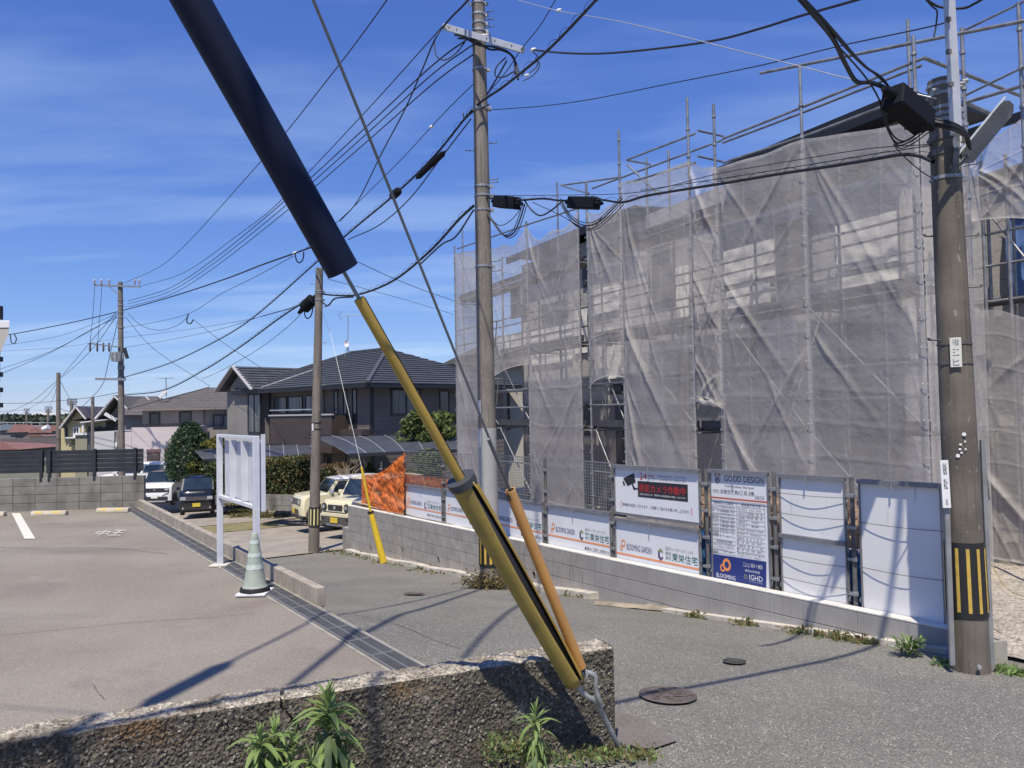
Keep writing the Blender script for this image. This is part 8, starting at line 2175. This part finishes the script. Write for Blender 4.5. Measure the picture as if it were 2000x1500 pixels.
def front_small(B, f, hw, hood, belt):
    mb = MB(); mb.box((0, f - .0, .76), 1.16, .05, .21); g = B(mb, "grille_surround", M_GREYC, bevel=.04, bseg=3)
    for z in (.70, .735, .77, .805):
        mb = MB(); mb.box((0, f + .028, z), .78, .01, .014); B(mb, "grille_bar", M_RIM, g)
    for sx in (-1, 1):
        mb = MB(); mb.box((sx * .47, f + .02, .76), .22, .04, .15); B(mb, "headlight", M_CHR, bevel=.03)
    mb = MB(); mb.box((0, f + .005, .42), .72, .05, .18); g2 = B(mb, "lower_grille", M_LAMPD, bevel=.02)
    for z in (.37, .42, .47):
        mb = MB(); mb.box((0, f + .033, z), .68, .01, .012); B(mb, "grille_bar", M_GREYC, g2)
    mb = MB(); mb.box((0, f - .02, .27), 1.3, .05, .1); B(mb, "lower_bumper", M_GREYC, bevel=.02)
    plate_of(B, f + .02, .44, M_KEI, .12)
def front_van(B, f, hw, hood, belt):
    mb = MB(); mb.box((0, f + .0, .78), 1.38, .05, .20); g = B(mb, "grille", M_LAMPD, bevel=.02)
    for z in (.72, .77, .83):
        mb = MB(); mb.box((0, f + .03, z), 1.0, .01, .018); B(mb, "grille_bar", M_RIM, g)
    for sx in (-1, 1):
        mb = MB(); mb.box((sx * .57, f + .02, .80), .24, .04, .15); B(mb, "headlight", M_CHR, bevel=.02)
        mb = MB(); circ(mb, (sx * .56, f + .0, .36), .05); B(mb, "fog_lamp", M_CHR)
    mb = MB(); mb.box((0, f + .01, .34), 1.1, .05, .16); B(mb, "lower_grille", M_LAMPD, bevel=.02)
    plate_of(B, f + .02, .50, M_KEI)
def front_white(B, f, hw, hood, belt):
    mb = MB(); mb.box((0, f + .0, .84), 1.42, .05, .22); g = B(mb, "grille", M_LAMPD, bevel=.03)
    mb = MB(); mb.prism([(0, f + .03, .92), (-.05, f + .03, .83), (.05, f + .03, .83)], (0, .012, 0)); B(mb, "grille_badge", M_CHR, g)
    for sx in (-1, 1):
        mb = MB(); mb.box((sx * .60, f + .02, .88), .20, .04, .10); B(mb, "headlight", M_CHR, bevel=.02)
        mb = MB(); mb.beam((sx * .66, f + .03, .74), (sx * .38, f + .03, .60), .03, .06, up=(0, 1, 0)); B(mb, "bumper_strake", M_WHITEP)
    mb = MB(); mb.box((0, f + .01, .42), 1.3, .05, .20); B(mb, "lower_grille", M_LAMPD, bevel=.02)
    mb = MB(); mb.box((0, f + .02, .27), 1.1, .05, .05); B(mb, "skid_plate", M_CHR)
    plate_of(B, f + .02, .52, M_WPL)
def head_to(dx, dy): return math.atan2(-dx, dy)
kei = dict(W=1.475, L=3.4)
# beige high car, nose towards the road
def place(px, py, D, dz=0.0): p = at(px, py, D); return p
def carpos(px_front, D, dirv, L):
    p = at(px_front, 1000, D); z = H(p.x, p.y) + .04; c = Vector((p.x, p.y, z)) - Vector((dirv[0], dirv[1], 0)) * (L / 2); return c
d1 = Vector((-.60, -.80, 0)).normalized()
c1 = carpos(655, 23.8, d1, 3.4); c1.z = at(680, 1044, 23.6).z
car("cream high-riding small car with round headlights and yellow plate, nearest the block wall", c1, head_to(d1.x, d1.y), dict(kei, H=1.68, hood=1.02, belt=1.08, hl=.78, body=M_CREAMP, roof=M_CREAMP, lower=M_GREYC, rake=.34, front=front_suv, wr=.30))
d2 = Vector((-.86, -.50, 0)).normalized()
c2 = carpos(578, 26.6, d2, 3.4); c2.z = at(600, 1024, 26.3).z
car("cream small car with a white roof and mirrors behind the slender pole", c2, head_to(d2.x, d2.y), dict(kei, H=1.56, hood=.98, belt=1.02, hl=.85, body=M_CREAMP, roof=M_WHITEP, mirror=M_WHITEP, lower=M_GREYC, rake=.40, front=front_small, wr=.29))
d3 = Vector((.30, -.95, 0)).normalized()
c3 = Vector(at(384, 1000, 35.0)) ; c3 = c3 - d3 * 1.65; c3.z = at(385, 1004, 35.6).z
car("black box-shaped small van with a yellow plate parked beyond the kerb", c3, head_to(d3.x, d3.y), dict(kei, H=1.76, hood=1.08, belt=1.12, hl=.55, body=M_BLKP, rake=.45, front=front_van, wr=.28, cat="van", ti=.09), name="parked_van")
d4 = Vector((.06, -1, 0)).normalized()
c4 = Vector(at(302, 990, 39.5)); c4 = c4 - d4 * 1.9; c4.z = at(302, 990, 39.5).z
car("white van with a black windscreen half hidden behind the back wall's end", c4, head_to(d4.x, d4.y), dict(W=1.62, L=3.8, H=1.80, hood=1.14, belt=1.18, hl=.6, body=M_WHITEP, roof=M_BLKP, pillar=M_BLKP, mirror=M_BLKP, rake=.45, front=front_white, wr=.3, cat="van"), name="parked_van")
d5 = Vector((-.97, -.25, 0)).normalized()
c5 = Vector(at(272, 940, 43)); c5.z = at(290, 962, 43).z
car("silver-white minivan standing behind the white van, only its roof and side windows showing", c5, head_to(d5.x, d5.y), dict(W=1.7, L=4.3, H=1.72, hood=1.0, belt=1.12, hl=.9, body=M_WHITEP, roof=M_WHITEP, rake=.5, front=front_van, wr=.3, cat="minivan"), name="parked_minivan")
